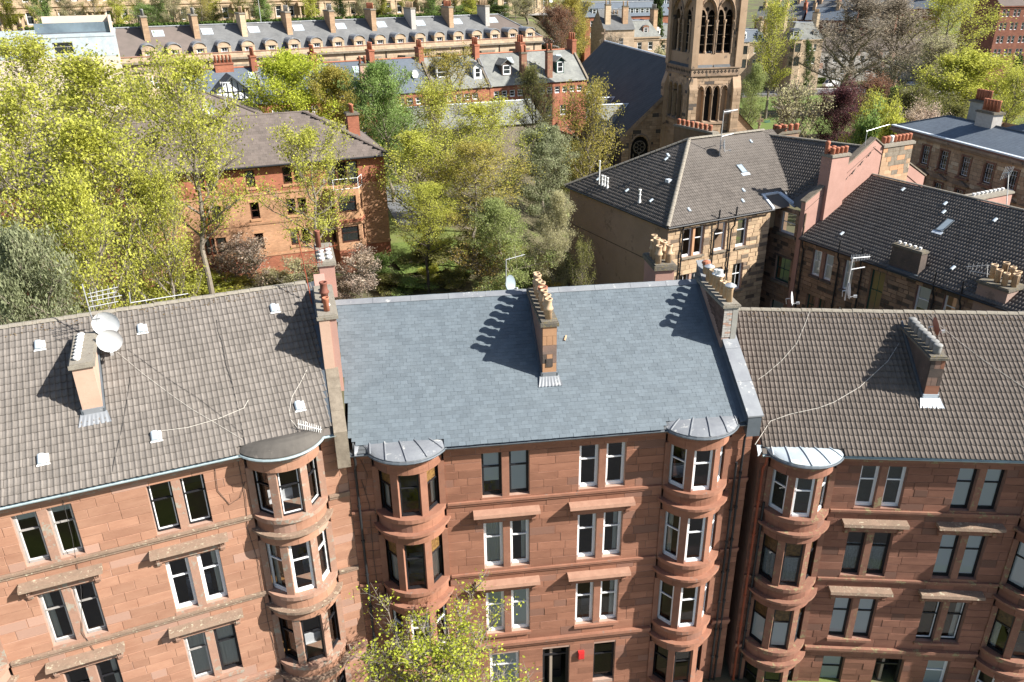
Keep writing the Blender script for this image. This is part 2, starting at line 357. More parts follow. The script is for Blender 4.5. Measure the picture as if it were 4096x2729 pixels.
def quads_mesh(name, V, m):                # V: (n,4,3) array, one loose quad each
    n = len(V); me = bpy.data.meshes.new(name)
    me.vertices.add(n * 4); me.vertices.foreach_set('co', V.astype(np.float32).ravel())
    me.loops.add(n * 4); me.loops.foreach_set('vertex_index', np.arange(n * 4, dtype=np.int32))
    me.polygons.add(n); me.polygons.foreach_set('loop_start', np.arange(0, n * 4, 4, dtype=np.int32))
    try: me.polygons.foreach_set('loop_total', np.full(n, 4, dtype=np.int32))
    except Exception: pass
    me.materials.append(MATS[m]); me.update(calc_edges=True)
    return me
def put(me, name, parent=None, loc=(0, 0, 0), rz=0.0, rot=None, scale=None, m=None, **pr):
    o = bpy.data.objects.new(name, me)
    COL.objects.link(o)
    if parent is not None: o.parent = parent
    o.location = loc; o.rotation_euler = rot if rot else (0, 0, rz)
    if scale: o.scale = scale
    if m:
        for sl_ in o.material_slots: sl_.link = 'OBJECT'
        o.material_slots[0].material = MATS[m]
    for k, v in pr.items(): o[k] = v
    return o
def thing(name, label, cat, loc=(0, 0, 0), rz=0.0, group=None):
    pr = dict(label=label, category=cat)
    if group: pr['group'] = group
    return put(None, name, None, loc, rz, **pr)
def copy_thing(root, loc, rz, label):
    def cp(o, par):
        c = o.copy(); COL.objects.link(c)
        if par is not None: c.parent = par
        for ch in o.children: cp(ch, c)
        return c
    r = cp(root, None); r.location = loc; r.rotation_euler = (0, 0, rz); r['label'] = label; return r
CACHE = {}
def cached(key, fn):
    if key not in CACHE: CACHE[key] = fn()
    return CACHE[key]

# ------------------------------------------------------------------ walls, stones, windows
class Wall:
    """A vertical wall line in a building's own space: a runs along it, y goes into the building."""
    def __init__(s, root, ox=0, oy=0, ang=0): s.root, s.ox, s.oy, s.ang = root, ox, oy, ang
    def p(s, a, y=0): c, t = math.cos(s.ang), math.sin(s.ang); return (s.ox + a * c - y * t, s.oy + a * t + y * c)
    def put(s, me, name, a, y, z, **pr): q = s.p(a, y); return put(me, name, s.root, (q[0], q[1], z), s.ang, **pr)
    def build(s, mb, name, mats, smooth=False, **pr): return mb.build(name, mats, s.root, (s.ox, s.oy, 0), s.ang, smooth, **pr)

def grid_wall(mb, a0, a1, z0, z1, holes, y=0.015, rev=.24):
    """front sheet with rectangular holes and their reveals; holes = (a0,a1,z0,z1)"""
    A = sorted({a0, a1, *[h[0] for h in holes if a0 < h[0] < a1], *[h[1] for h in holes if a0 < h[1] < a1]})
    Z = sorted({z0, z1, *[h[2] for h in holes if z0 < h[2] < z1], *[h[3] for h in holes if z0 < h[3] < z1]})
    for i in range(len(A) - 1):
        for j in range(len(Z) - 1):
            am, zm = (A[i] + A[i + 1]) / 2, (Z[j] + Z[j + 1]) / 2
            if any(h[0] < am < h[1] and h[2] < zm < h[3] for h in holes): continue
            mb.poly([(A[i], y, Z[j]), (A[i + 1], y, Z[j]), (A[i + 1], y, Z[j + 1]), (A[i], y, Z[j + 1])])
    for (p, q, r, t) in holes:
        if q <= a0 or p >= a1: continue
        mb.poly([(p, y, r), (p, y, t), (p, y + rev, t), (p, y + rev, r)]); mb.poly([(q, y, t), (q, y, r), (q, y + rev, r), (q, y + rev, t)])
        mb.poly([(p, y, t), (q, y, t), (q, y + rev, t), (p, y + rev, t)]); mb.poly([(q, y, r), (p, y, r), (p, y + rev, r), (q, y + rev, r)])
    return mb

def stones(wall, segs, a0, a1, holes, m, hcourse=.38, lens=(.55, .75, .95, 1.15, 1.4), proud=(-.012, .004), gap=.012, depth=.10, budget=300, name='stone', seed=1, near=None):
    """coursed blocks over the z segments; the first `budget` (nearest first) are objects, the rest one joined part"""
    rd = random.Random(seed); L = []
    for (z0, z1) in segs:
        n = max(1, round((z1 - z0) / hcourse)); h = (z1 - z0) / n
        for k in range(n):
            zb = z0 + k * h; free = [(a0, a1)]
            for hl in holes:
                if hl[2] < zb + h * .6 and hl[3] > zb + h * .4:
                    nf = []
                    for (p, q) in free:
                        if hl[1] <= p or hl[0] >= q: nf.append((p, q)); continue
                        if hl[0] > p + .02: nf.append((p, hl[0]))
                        if hl[1] < q - .02: nf.append((hl[1], q))
                    free = nf
            for (p, q) in free:
                W_ = q - p; cuts = [p]; x = p + rd.choice(lens) * rd.uniform(.5, 1)
                while x < q - .28: cuts.append(x); x += rd.choice(lens)
                cuts.append(q)
                for c0, c1 in zip(cuts, cuts[1:]):
                    L.append((c0, c1, zb, zb + h, rd.uniform(*proud)))
    if near is None: near = lambda a, z: -z
    L.sort(key=lambda t: near((t[0] + t[1]) / 2, t[2]))
    for (c0, c1, zb, zt, pr) in L[:budget]:
        wq, hq = round((c1 - c0) * 25) / 25, round((zt - zb), 3)
        def mk():
            b = MB(); g = gap / 2; bev = .008
            x0, x1, y1, z0_, z1_ = g, wq - g, depth, g, hq - g
            f = [(x0 + bev, 0, z0_ + bev), (x1 - bev, 0, z0_ + bev), (x1 - bev, 0, z1_ - bev), (x0 + bev, 0, z1_ - bev)]
            e = [(x0, bev, z0_), (x1, bev, z0_), (x1, bev, z1_), (x0, bev, z1_)]; d = [(t[0], y1, t[2]) for t in e]
            b.poly(f)
            for i in range(4):
                j = (i + 1) % 4; b.poly([e[i], e[j], f[j], f[i]]); b.poly([d[i], d[j], e[j], e[i]])
            return b.mesh(name, m)
        me = cached(('st', name, m, wq, hq, gap), mk)
        wall.put(me, name, c0, pr, zb, scale=((c1 - c0) / wq, 1, 1))
    if len(L) > budget:
        b = MB(); g = gap / 2
        for (c0, c1, zb, zt, pr) in L[budget:]: b.box(c0 + g, c1 - g, pr, depth, zb + g, zt - g, 'k')
        wall.build(b, name + 'work', m, kind='stuff')
    return len(L)

def sash_mesh(w, h, fr, t, style):
    """one light: outer frame, meeting rail, sash bars; local x 0..w, z 0..h, front at y=0"""
    b = MB(); d = .07
    b.box(0, fr, 0, d, 0, h); b.box(w - fr, w, 0, d, 0, h); b.box(fr, w - fr, 0, d, h - fr, h); b.box(fr, w - fr, -.02, d, 0, fr * 1.3)
    zt = h * (1 - t)
    b.box(fr, w - fr, -.012, d - .01, zt - .028, zt + .028)
    b.m = 1
    s = .035
    b.box(fr, fr + s, .012, d, fr * 1.3, zt - .028); b.box(w - fr - s, w - fr, .012, d, fr * 1.3, zt - .028); b.box(fr + s, w - fr - s, .012, d, fr * 1.3, fr * 1.3 + s * 1.4)
    b.box(fr, fr + s, .02, d, zt + .028, h - fr); b.box(w - fr - s, w - fr, .02, d, zt + .028, h - fr); b.box(fr + s, w - fr - s, .02, d, h - fr - s, h - fr)
    if style == 'grid':
        b.m = 1
        n = 3
        for k in range(1, n): x = fr + (w - 2 * fr) * k / n; b.box(x - .011, x + .011, .015, .05, fr * 1.3, h - fr)
        for z in (zt * .5 + fr * .6, (zt + h - fr) / 2): b.box(fr, w - fr, .016, .048, z - .011, z + .011)
    if style == 'cross':
        b.m = 1; b.box(w / 2 - .014, w / 2 + .014, .015, .05, fr * 1.3, h - fr)
    return b
FR = {'white': ('white_paint', 'white_paint', .085), 'black': ('black_paint', 'black_paint', .06), 'mixed': ('black_paint', 'white_paint', .06), 'grey': ('grey_paint', 'old_white_paint', .07),
      'brown': ('brown_paint', 'brown_paint', .07), 'far_white': ('white_paint', 'white_paint', .09), 'green': ('green_paint', 'green_paint', .07), 'redmixed': ('red_paint', 'white_paint', .06)}
def window(wall, a, z0, z1, wd, frame='white', fill='dark', y=.2, t=.36, far=False, style='', glass='glass', name='window', seed=0):
    h = round(z1 - z0, 3); wd = round(wd, 3); fm, sm_, fr = FR[frame]
    me = cached(('win', wd, h, frame, t, style), lambda: sash_mesh(wd, h, fr, t, style).mesh('window', [fm, sm_]))
    o = wall.put(me, name, a, y, z0)
    gm = 'far_glass' if far and glass == 'glass' else glass
    g = cached(('pane', wd, h, gm), lambda: MB().poly([(fr, .035, fr), (wd - fr, .035, fr), (wd - fr, .035, h - fr), (fr, .035, h - fr)]).mesh('pane', gm))
    put(g, 'pane', o)
    rd = random.Random(seed + int(a * 100) + int(z0 * 10))
    if fill in ('blind', 'pale_blind'):
        zb = fr + (rd.choice((0, .02, .02, .0)) if fill == 'blind' else 0)
        put(cached(('bl', wd, h, fill), lambda: MB().poly([(fr, .05, fr), (wd - fr, .05, fr), (wd - fr, .05, h - fr), (fr, .05, h - fr)]).mesh('blind', fill)), 'blind', o)
    elif fill == 'half_blind':
        put(cached(('hb', wd, h), lambda: MB().poly([(fr, .075, h * .3), (wd - fr, .075, h * .3), (wd - fr, .075, h - fr), (fr, .075, h - fr)]).mesh('blind', 'blind')), 'blind', o)
    elif fill == 'top_blind':
        put(cached(('tb', wd, h), lambda: MB().poly([(fr, .075, h * .83), (wd - fr, .075, h * .83), (wd - fr, .075, h - fr), (fr, .075, h - fr)]).mesh('blind', 'pale_blind')), 'blind', o)
    elif fill == 'venetian':
        def mk():
            b = MB(); n = int(h / .055)
            for k in range(n):
                z = fr + (h - 2 * fr) * k / n; b.poly([(fr, .075, z + .034), (wd - fr, .075, z + .034), (wd - fr, .105, z), (fr, .105, z)])
            return b.mesh('blind', 'slat_blind')
        put(cached(('vb', wd, h), mk), 'blind', o)
    elif fill in ('curtain', 'curtain_left', 'curtain_right', 'lace'):
        def mk():
            b = MB(); spans = {'curtain': [(fr, wd - fr)], 'lace': [(fr, wd - fr)], 'curtain_left': [(fr, wd * .42)], 'curtain_right': [(wd * .62, wd - fr)]}[fill]
            top = h * .66 if fill == 'lace' else h - fr
            for (p, q) in spans:
                n = max(6, int((q - p) / .035)); i = len(b.v)
                for k in range(n + 1):
                    x = p + (q - p) * k / n; yy = .13 + .025 * math.sin(k * 1.9) + .012 * math.sin(k * .7)
                    b.v += [(x, yy, fr), (x, yy * .9 + .01, top)]
                for k in range(n): b.f.append((i + 2 * k, i + 2 * k + 2, i + 2 * k + 3, i + 2 * k + 1)); b.mi.append(0)
            return b.mesh('curtain', 'lace' if fill == 'lace' else 'curtain', True)
        put(cached(('cu', wd, h, fill), mk), 'curtain', o)
    return o
def stained(o, wd, h, fr=.06, m='stained_glass', t=.36):
    put(cached(('sg', wd, h, m), lambda: MB().poly([(fr + .03, .03, h * (1 - t) + .03), (wd - fr - .03, .03, h * (1 - t) + .03), (wd - fr - .03, .03, h - fr - .03), (fr + .03, .03, h - fr - .03)]).mesh('stained_glass', m)), 'stained_glass', o)

# ------------------------------------------------------------------ roof coverings
def tile_mesh(w, g, m, roll=.036, lip=.036):
    b = MB(); xs = [0, .34, .5, .6, .7, .8, .9, 1.0]; hs = [0, 0, .15, .7, 1, .9, .45, 0]
    over = .02; n = len(xs); t = .017
    lo = [(x * w, 0, lip + roll * h) for x, h in zip(xs, hs)]; up = [(x * w, g + over, roll * h + .004) for x, h in zip(xs, hs)]
    bt = [(x * w, .0, lip + roll * h - t) for x, h in zip(xs, hs)]; ub = [(x * w, .12, lip * .55 + roll * h - t) for x, h in zip(xs, hs)]
    b.v = lo + up + bt + ub
    for k in range(n - 1):
        b.f.append((k, k + 1, n + k + 1, n + k)); b.f.append((2 * n + k, 2 * n + k + 1, k + 1, k)); b.f.append((3 * n + k, 3 * n + k + 1, 2 * n + k + 1, 2 * n + k)); b.mi += [0, 0, 0]
    return b
def slate_mesh(w, g, m, t=.006):
    b = MB(); q = .003
    b.v = [(q, 0, t), (w - q, 0, t), (w - q, 2 * g, .001), (q, 2 * g, .001), (q, 0, 2 * t + .002), (w - q, 0, 2 * t + .002), (w - q, 2 * g, .002), (q, 2 * g, .002)]
    b.f = [(4, 5, 6, 7), (0, 1, 5, 4), (1, 2, 6, 5), (3, 0, 4, 7)]; b.mi = [0] * 4
    return b
def roof_cover(root, origin, ang, pitch, width, rows, w, g, m, kind='tile', keep=None, budget=300, near=None, name='tile', stagger=False, jitter=.004, seed=3, shapes=None):
    """courses of tiles/slates on a slope: origin = lower left corner, ang = direction of the eave, keep(a, s) says which stay. a along the eave, s up the slope."""
    mk = {'tile': tile_mesh, 'slate': slate_mesh}[kind]; rd = random.Random(seed)
    cols = int(width / w); L = []
    for r in range(rows):
        off = (w / 2 if r % 2 else 0) if stagger else 0
        for c in range(-1, cols + 1):
            a = c * w + off
            if a < -.001 and not stagger: continue
            if a + w < 0.02 or a > width - .02: continue
            if not stagger and a + w > width + .01: continue
            s = r * g
            if keep is None or keep(a + w / 2, s + g / 2): L.append((a, s))
    if near is None: near = lambda a, s: s
    L.sort(key=lambda t: near(*t))
    base = mk(w, g, m); me = cached((kind, w, g, m), lambda: base.mesh(name, m, kind == 'tile'))
    cp, sp, ca, sa = math.cos(pitch), math.sin(pitch), math.cos(ang), math.sin(ang)
    R3 = np.array(((ca, -sa * cp, sa * sp), (sa, ca * cp, -ca * sp), (0, sp, cp)))
    rot = Euler((pitch, 0, ang), 'XYZ')
    O = np.array(origin)
    for (a, s) in L[:budget]:
        q = O + R3 @ np.array((a + rd.uniform(-jitter, jitter), s + rd.uniform(-jitter, jitter), rd.uniform(0, jitter)))
        put(me, name, root, tuple(q), rot=rot)
    rest = L[budget:]
    if rest:
        V = np.array(base.v); n = len(V); F = np.array([f for f in base.f])
        P = np.array([(a + rd.uniform(-jitter, jitter), s + rd.uniform(-jitter, jitter), rd.uniform(0, jitter)) for a, s in rest])
        VV = (V[None] + P[:, None]).reshape(-1, 3) @ R3.T + O
        FF = (F[None] + (np.arange(len(rest)) * n)[:, None, None]).reshape(-1, 4)
        me2 = bpy.data.meshes.new(name); me2.vertices.add(len(VV)); me2.vertices.foreach_set('co', VV.astype(np.float32).ravel())
        me2.loops.add(FF.size); me2.loops.foreach_set('vertex_index', FF.astype(np.int32).ravel())
        me2.polygons.add(len(FF)); me2.polygons.foreach_set('loop_start', np.arange(0, FF.size, 4, dtype=np.int32))
        try: me2.polygons.foreach_set('loop_total', np.full(len(FF), 4, dtype=np.int32))
        except Exception: pass
        me2.materials.append(MATS[m]); me2.update(calc_edges=True)
        me2.polygons.foreach_set('use_smooth', np.full(len(FF), kind == 'tile'))
        put(me2, name + ('s' if name[-1] != 's' else ''), root, kind='stuff')
    return len(L)
def slope_sheet(root, pts, m, name='roof'):
    b = MB(); b.poly(pts); return b.build(name, m, root)

POT_PROF = {
    'roll': [(.15, 0), (.15, .40), (.20, .44), (.20, .50), (.155, .56), (.14, .80), (.165, .84), (.165, .90), (.12, .90), (.12, .3)],
    'plain': [(.15, 0), (.145, .62), (.175, .66), (.175, .74), (.13, .74), (.13, .3)],
    'tall': [(.16, 0), (.15, .95), (.17, .98), (.17, 1.05), (.125, 1.05), (.125, .5)],
    'louvre': [(.16, 0), (.15, .08), (.17, .10), (.15, .14), (.175, .18), (.15, .22), (.175, .26), (.15, .30), (.185, .34), (.185, .40), (.15, .43), (.02, .44)],
    'beehive': [(.17, 0), (.17, .12), (.19, .15), (.19, .42), (.21, .46), (.19, .52), (.08, .56), (.02, .57)],
    'far': [(.16, 0), (.14, .8), (.17, .85), (.17, .95), (.12, .95), (.12, .7)]}
def pot(parent, loc, kind='plain', m='buff_pot', s=1.0, name='chimney_pot', n=12):
    def mk():
        b = MB(); b.lathe(POT_PROF[kind], n if kind != 'far' else 8); b.f.pop(); b.mi.pop()
        if kind not in ('louvre', 'beehive'):
            b.m = 1; z = POT_PROF[kind][-1][1]; r = POT_PROF[kind][-1][0]; b.lathe([(r, z), (.005, z)], n if kind != 'far' else 8, cap=False)
        return b.mesh(name, [m, 'flue_black'], True)
    return put(cached(('pot', kind, m), mk), name, parent, loc, RND.uniform(0, 6), scale=(s, s, s))
def disc_cap(parent, loc, m='white_plastic', r=.16, h=.16, name='flue_cap'):
    def mk():
        b = MB(); b.lathe([(r * .7, 0), (r * .7, h * .55), (r, h * .55), (r, h * .85), (r * .85, h), (.01, h * 1.05)], 12); return b.mesh(name, m)
    return put(cached(('disc', m, r, h), mk), name, parent, loc)
def stack(root, x0, x1, y0, y1, zb, zt, m, cap_m, cap=.16, over=.08, name='chimney', cap_h=None, zback=None):
    """a chimney breast as a part (box; zback lets its foot follow a slope)"""
    b = MB(); zk = zb if zback is None else zback
    v = [(x0, y0, zb), (x1, y0, zb), (x1, y1, zk), (x0, y1, zk), (x0, y0, zt), (x1, y0, zt), (x1, y1, zt), (x0, y1, zt)]
    b.v = v; b.f = [(4, 5, 6, 7), (0, 1, 5, 4), (1, 2, 6, 5), (2, 3, 7, 6), (3, 0, 4, 7)]; b.mi = [0] * 5
    o = b.build(name, m, root)
    c = MB(); c.box(x0 - over, x1 + over, y0 - over, y1 + over, zt, zt + cap)
    c.box(x0 - over * .4, x1 + over * .4, y0 - over * .4, y1 + over * .4, zt + cap, zt + cap + .05)
    c.build('chimney_cap', cap_m, o)
    return o
def pipe(root, pts, r=.05, m='black_pipe', name='downpipe', collars=True):
    b = MB(); b.tube(pts, r, 8)
    if collars:
        for a, c in zip(pts, pts[1:]):
            a, c = Vector(a), Vector(c); n = int((c - a).length / 1.8)
            for k in range(1, n + 1):
                q = a + (c - a) * k / (n + 1); d = (c - a).normalized() * .05; b.tube([q - d, q + d], r * 1.45, 8)
    return b.build(name, m, root, smooth=False)
# ------------------------------------------------------------------ the ground
def build_ground():
    xs = np.concatenate([np.arange(-420, -120, 20), np.arange(-120, 150, 6), np.arange(150, 620, 20)]); ys = np.concatenate([np.arange(-60, 20, 20), np.arange(20, 320, 5), np.arange(320, 1100, 30)])
    b = MB(); nx = len(xs)
    for y in ys:
        for x in xs: b.v.append((x, y, terr(x, y)))
    for j in range(len(ys) - 1):
        for i in range(nx - 1):
            k = j * nx + i; b.f.append((k, k + 1, k + nx + 1, k + nx)); b.mi.append(0)
    b.build('ground', 'ground', None, smooth=True, kind='structure')
build_ground()
def strip(name, pts, wd, m, lift=.05, side=0.0):
    """a sheet that follows the terrain along a line of (x, y) points"""
    P = []
    for (a, c) in zip(pts, pts[1:]):
        n = max(1, int(math.dist(a, c) / 4)); P += [(a[0] + (c[0] - a[0]) * k / n, a[1] + (c[1] - a[1]) * k / n) for k in range(n)]
    P.append(pts[-1]); b = MB(); m_ = 5
    rows = []
    for k, p in enumerate(P):
        q0, q1 = P[max(0, k - 1)], P[min(len(P) - 1, k + 1)]; d = math.dist(q0, q1); nx, ny = -(q1[1] - q0[1]) / d, (q1[0] - q0[0]) / d
        rows.append([(p[0] + nx * (side + wd * (j / (m_ - 1) - .5)), p[1] + ny * (side + wd * (j / (m_ - 1) - .5))) for j in range(m_)])
    for r in rows:
        z = max(terr(*q) for q in r)
        for q in r: b.v.append((q[0], q[1], z + lift))
    for k in range(len(rows) - 1):
        for j in range(m_ - 1): i = k * m_ + j; b.f.append((i, i + m_, i + m_ + 1, i + 1)); b.mi.append(0)
    return b.build(name, m, None, kind='structure')

# ------------------------------------------------------------------ the crescent of red sandstone tenements in front
T30 = math.tan(math.radians(30))
YC = .5
def sector(R0, R1, a0, a1, z0, z1, n, bev=0.0, g=0.0):
    b = MB()
    for k in range(n + 1):
        t = a0 + (a1 - a0) * k / n
        for R in (R0, R1):
            for z in (z0 + g, z1 - g): b.v.append((R * math.sin(t), -R * math.cos(t), z))
    for k in range(n):
        i = 4 * k; j = i + 4
        b.f += [(i + 2, j + 2, j + 3, i + 3), (i + 1, i + 3, j + 3, j + 1), (i, j, j + 2, i + 2)]; b.mi += [0] * 3
    b.f += [(0, 2, 3, 1), (4 * n, 4 * n + 1, 4 * n + 3, 4 * n + 2)]; b.mi += [0] * 2
    return b
def amax(R): return math.acos(min(.999, (YC - .02) / R))
def disc(b, uc, R, z0, z1, ymax=.3, n=14):
    A = amax(R); pts = [(uc + R * math.sin(-A + 2 * A * k / n), YC - R * math.cos(-A + 2 * A * k / n)) for k in range(n + 1)]
    lo = [(x, y, z0) for x, y in pts]; hi = [(x, y, z1) for x, y in pts]
    e = [(pts[-1][0], ymax), (pts[0][0], ymax)]
    b.poly(hi + [(x, y, z1) for x, y in e]); b.poly(list(reversed(lo + [(x, y, z0) for x, y in e])))
    for k in range(n): b.poly([lo[k], lo[k + 1], hi[k + 1], hi[k]])
    return b
def front_building(S):
    root = thing(S['name'], S['label'], 'tenement', (S['O'][0], S['O'][1], 0), math.radians(S['yaw']))
    u0, u1, S1, zg = S['u0'], S['u1'], S['S1'] + H, S['zg'] + H
    S2, S3 = S1 - 3.6, S1 - 7.2
    st, tr, led, mor = S['stone'], S['trim'], S['ledge'], S['mortar']
    W = Wall(root); rd = random.Random(S['seed'])
    rows = [(S1 + .08, S1 + 2.13), (S2 + .13, S1 - 1.17), (S2 - 3.46, S2 - 1.16)]
    holes, shole = [], []
    for (ua, ub) in S['pairs']:
        for (zb, zt) in rows:
            shole.append((ua, ub, zb, zt)); mw = .29; lw = (ub - ua - mw) / 2
            holes += [(ua, ua + lw, zb, zt), (ub - lw, ub, zb, zt)]
    for (kind, ua, ub, zb, zt) in S['ground_holes']: holes.append((ua, ub, zb + H, zt + H)); shole.append(holes[-1])
    bh = [(c - 1.36, c + 1.36, zg - 1, S1 + 2.36) for c in S['bays']]
    b = MB(); grid_wall(b, u0, u1, zg, S1 + 2.36, holes + bh, y=.015); W.build(b, 'wall', mor)
    segs = [(S1 + .0, S1 + 2.13), (S1 + 2.13, S1 + 2.36), (S1 - 1.17, S1 - .2), (S2, S1 - 1.17), (S2 - 1.16, S2 - .2), (S2 - 3.46, S2 - 1.16), (S3 - .35, S2 - 3.46), (S3 - 1.0, S3 - .67), (zg, S3 - 1.0)]
    stones(W, segs, u0, u1, shole + bh, st, hcourse=.375, budget=300, seed=S['seed'], near=lambda a, z: (-z if z < S3 - 1.2 else -100 - z))
    # sills, mullions, strings, cornice, hoods and brackets
    bays_cut = sorted((c - 1.42, c + 1.42) for c in S['bays'])
    def runs():
        x = u0
        for p, q in bays_cut:
            if p > x: yield x, p
            x = max(x, q)
        if x < u1: yield x, u1
    for (p, q) in runs():
        for z in (S1, S2):
            b = MB(); b.box(p, q, -.10, .05, z - .10, z); b.box(p, q, -.05, .05, z - .22, z - .103); W.build(b, 'string_course', led if S['name'] != 'x' else tr)
        b = MB(); b.box(p, q, -.17, .05, S3 - .50, S3 - .35); b.box(p, q, -.09, .05, S3 - .67, S3 - .503); W.build(b, 'moulded_band', tr)
        b = MB(); b.box(p, q, -.06, .05, S1 + 2.363, S1 + 2.48); b.box(p, q, -.16, .05, S1 + 2.483, S1 + 2.60); b.box(p, q, -.24, .12, S1 + 2.603, S1 + 2.70); W.build(b, 'cornice', tr)
    for (ua, ub) in S['pairs']:
        for r, (zb, zt) in enumerate(rows):
            mw = .29; lw = (ub - ua - mw) / 2
            mb = MB(); mb.box(ua + lw + .003, ub - lw - .003, .0, .24, zb, zt); W.build(mb, 'mullion', tr)
            sb = MB(); sb.box(ua - .05, ub + .05, -.11 if r == 2 else -.02, .2, zb - .13, zb - .003); W.build(sb, 'sill', tr)
            if r:
                zs = zt + (.62 if r == 1 else .61)
                hb = MB(); hb.prism([(ua - .40, -.40, zs - .10), (ua - .40, .04, zs - .10), (ua - .40, .04, zs + .07), (ua - .40, -.36, zs + .03)], (ub - ua + .80, 0, 0)); W.build(hb, 'hood', S['hoods'][r - 1])
                hb = MB(); hb.box(ua - .34, ub + .34, -.30, .04, zs - .17, zs - .103); hb.box(ua - .28, ub + .28, -.10, .04, zs - .50, zs - .173); W.build(hb, 'hood_frieze', tr)
                for uu in (ua - .24, ub + .08):
                    k = MB(); k.prism([(uu, -.27, zs - .175), (uu, -.02, zs - .175), (uu, -.02, zs - .62), (uu, -.09, zs - .62), (uu, -.13, zs - .5), (uu, -.12, zs - .40), (uu, -.20, zs - .34), (uu, -.26, zs - .25)], (.16, 0, 0))
                    for q in (.04, .1): k.box(uu + q - .012, uu + q + .012, -.285, -.03, zs - .30, zs - .2)
                    W.build(k, 'bracket', tr)
            for i, aa in enumerate((ua, ub - lw)):
                fr, fill = S['win'][(r, S['pairs'].index((ua, ub)), i)]
                o = window(W, aa, zb, zt, lw, fr, fill, seed=S['seed'] + i)
    for (kind, ua, ub, zb, zt) in S['ground_holes']:
        zb += H; zt += H
        if kind == 'door':
            d = MB(); d.box(ua, ua + .12, .2, .3, zb, zt); d.box(ub - .12, ub, .2, .3, zb, zt); d.box(ua + .12, ub - .12, .22, .3, zt - .62, zt - .55); d.box(ua + .12, ub - .12, .2, .3, zt - .08, zt)
            o = W.build(d, 'door_frame', 'black_paint')
            p = MB(); p.box(ua + .2, ub - .2, .9, .95, zb, zt - .6)
            for k in (0, 1): p.box(ua + .28, ub - .28, .87, .9, zb + .2 + k * .85, zb + .9 + k * .85)
            W.build(p, 'door', 'black_paint')
        else:
            fr, fill = kind; window(W, ua, zb, zt, ub - ua, fr, fill, seed=3)
    # bows
    st_h = .40
    for bi, c in enumerate(S['bays']):
        zs_l = [S1, S2, S3, S3 - 3.4]; zh_l = [S1 + 2.0, S1 - 1.22, S2 - 1.22, S3 - 1.25]
        for r, (zs, zh) in enumerate(zip(zs_l, zh_l)):
            ztop = (S1 + 2.40) if r == 0 else zs_l[r - 1] - .84
            Aw = amax(1.37)
            for k in range(4):             # frieze over the lights
                a0 = -Aw + 2 * Aw * k / 4; a1 = a0 + 2 * Aw / 4
                me = cached(('arcf', st, round(ztop - zh, 3)), lambda: sector(1.12, 1.37, -Aw / 4 + .003, Aw / 4 - .003, 0, ztop - zh, 4).mesh('stone', st))
                put(me, 'stone', root, (c, YC, zh), (a0 + a1) / 2)
            if r < 3:
                zb_ = zs - .62; nr = 1
                for k in range(4):         # apron under the sill
                    a0 = -Aw + 2 * Aw * k / 4; a1 = a0 + 2 * Aw / 4
                    me = cached(('arca', st), lambda: sector(1.12, 1.37, -Aw / 4 + .003, Aw / 4 - .003, 0, .40, 4).mesh('stone', st))
                    put(me, 'stone', root, (c, YC, zb_), (a0 + a1) / 2)
                b = MB(); disc(b, c, 1.47, zs - .16, zs + .02); disc(b, c, 1.43, zs - .217, zs - .163); W.build(b, 'bow_sill', tr)
                b = MB(); disc(b, c, 1.60, zs - .74, zs - .623); disc(b, c, 1.52, zs - .80, zs - .743); disc(b, c, 1.45, zs - .838, zs - .803); W.build(b, 'bow_hood', led)
            else:
                b = MB(); disc(b, c, 1.45, zg, zs); W.build(b, 'bow_base', tr)
            for sg in (-1, 1):
                m_ = Wall(root, c + sg * 1.20 * math.sin(math.radians(25)), YC - 1.20 * math.cos(math.radians(25)), sg * math.radians(25))
                q = MB(); q.box(-.145, .145, -.12, .16, zs, zh); m_.build(q, 'mullion', tr)
                q = MB(); q.box(min(sg * 1.13, sg * 1.37), max(sg * 1.13, sg * 1.37), -.06, .30, zs, zh); Wall(root, c, 0).build(q, 'jamb', tr)
            spec = S['bay_win'][bi][r]
            cw = .80
            wl = [(Wall(root, c - .40, YC - 1.14, 0), 0), (Wall(root, c + .60, -.55, math.radians(52)), 1), (Wall(root, c - 1.10, .09, -math.radians(52)), 2)]
            for wall_, i in wl:
                fr, fill, sg = spec[i]; ww = .80
                o = window(wall_, 0, zs + .02, zh, ww, fr, fill, y=.0, seed=r + bi)
                if sg: stained(o, ww, round(zh - zs - .02, 3), FR[fr][2], sg)
        # cornice and lead flat
        b = MB(); disc(b, c, 1.44, S1 + 2.403, S1 + 2.50); disc(b, c, 1.52, S1 + 2.503, S1 + 2.62); disc(b, c, 1.60, S1 + 2.623, S1 + 2.70); W.build(b, 'bow_cornice', tr)
        lm = S['bay_roof'][bi]; R = 1.64; A = amax(R); zf = S1 + 2.80; zbk = S1 + 2.78 + .31 * T30 + .02; n = 16
        xl, xr = c - 1.62, c + 1.42
        if S['bay_side'][bi] < 0: xl, xr = c - 1.92, c + 1.42
        if S['bay_side'][bi] > 0: xl, xr = c - 1.42, c + 1.92
        b = MB(); arc = [(c + R * math.sin(-A + 2 * A * k / n), YC - R * math.cos(-A + 2 * A * k / n)) for k in range(n + 1)]
        if S['bay_side'][bi] < 0: arc = [(xl, -.36)] + arc + [(xr + .06, -.02)]
        elif S['bay_side'][bi] > 0: arc = [(xl - .06, -.02)] + arc + [(xr, -.36)]
        else: arc = [(xl, -.02)] + arc + [(xr, -.02)]
        N = len(arc) - 1; dome = .22 if lm == 'felt' else 0.06
        G = 5; grid = []
        for k, (x, y) in enumerate(arc):
            xb = xl + (xr - xl) * k / N; row = []
            for g in range(G + 1):
                t = g / G; row.append((xb + (x - xb) * t, .02 + (y - .02) * t, zbk + (zf - zbk) * t + dome * math.sin(PI * t) * math.sin(PI * k / N)))
            grid.append(row)
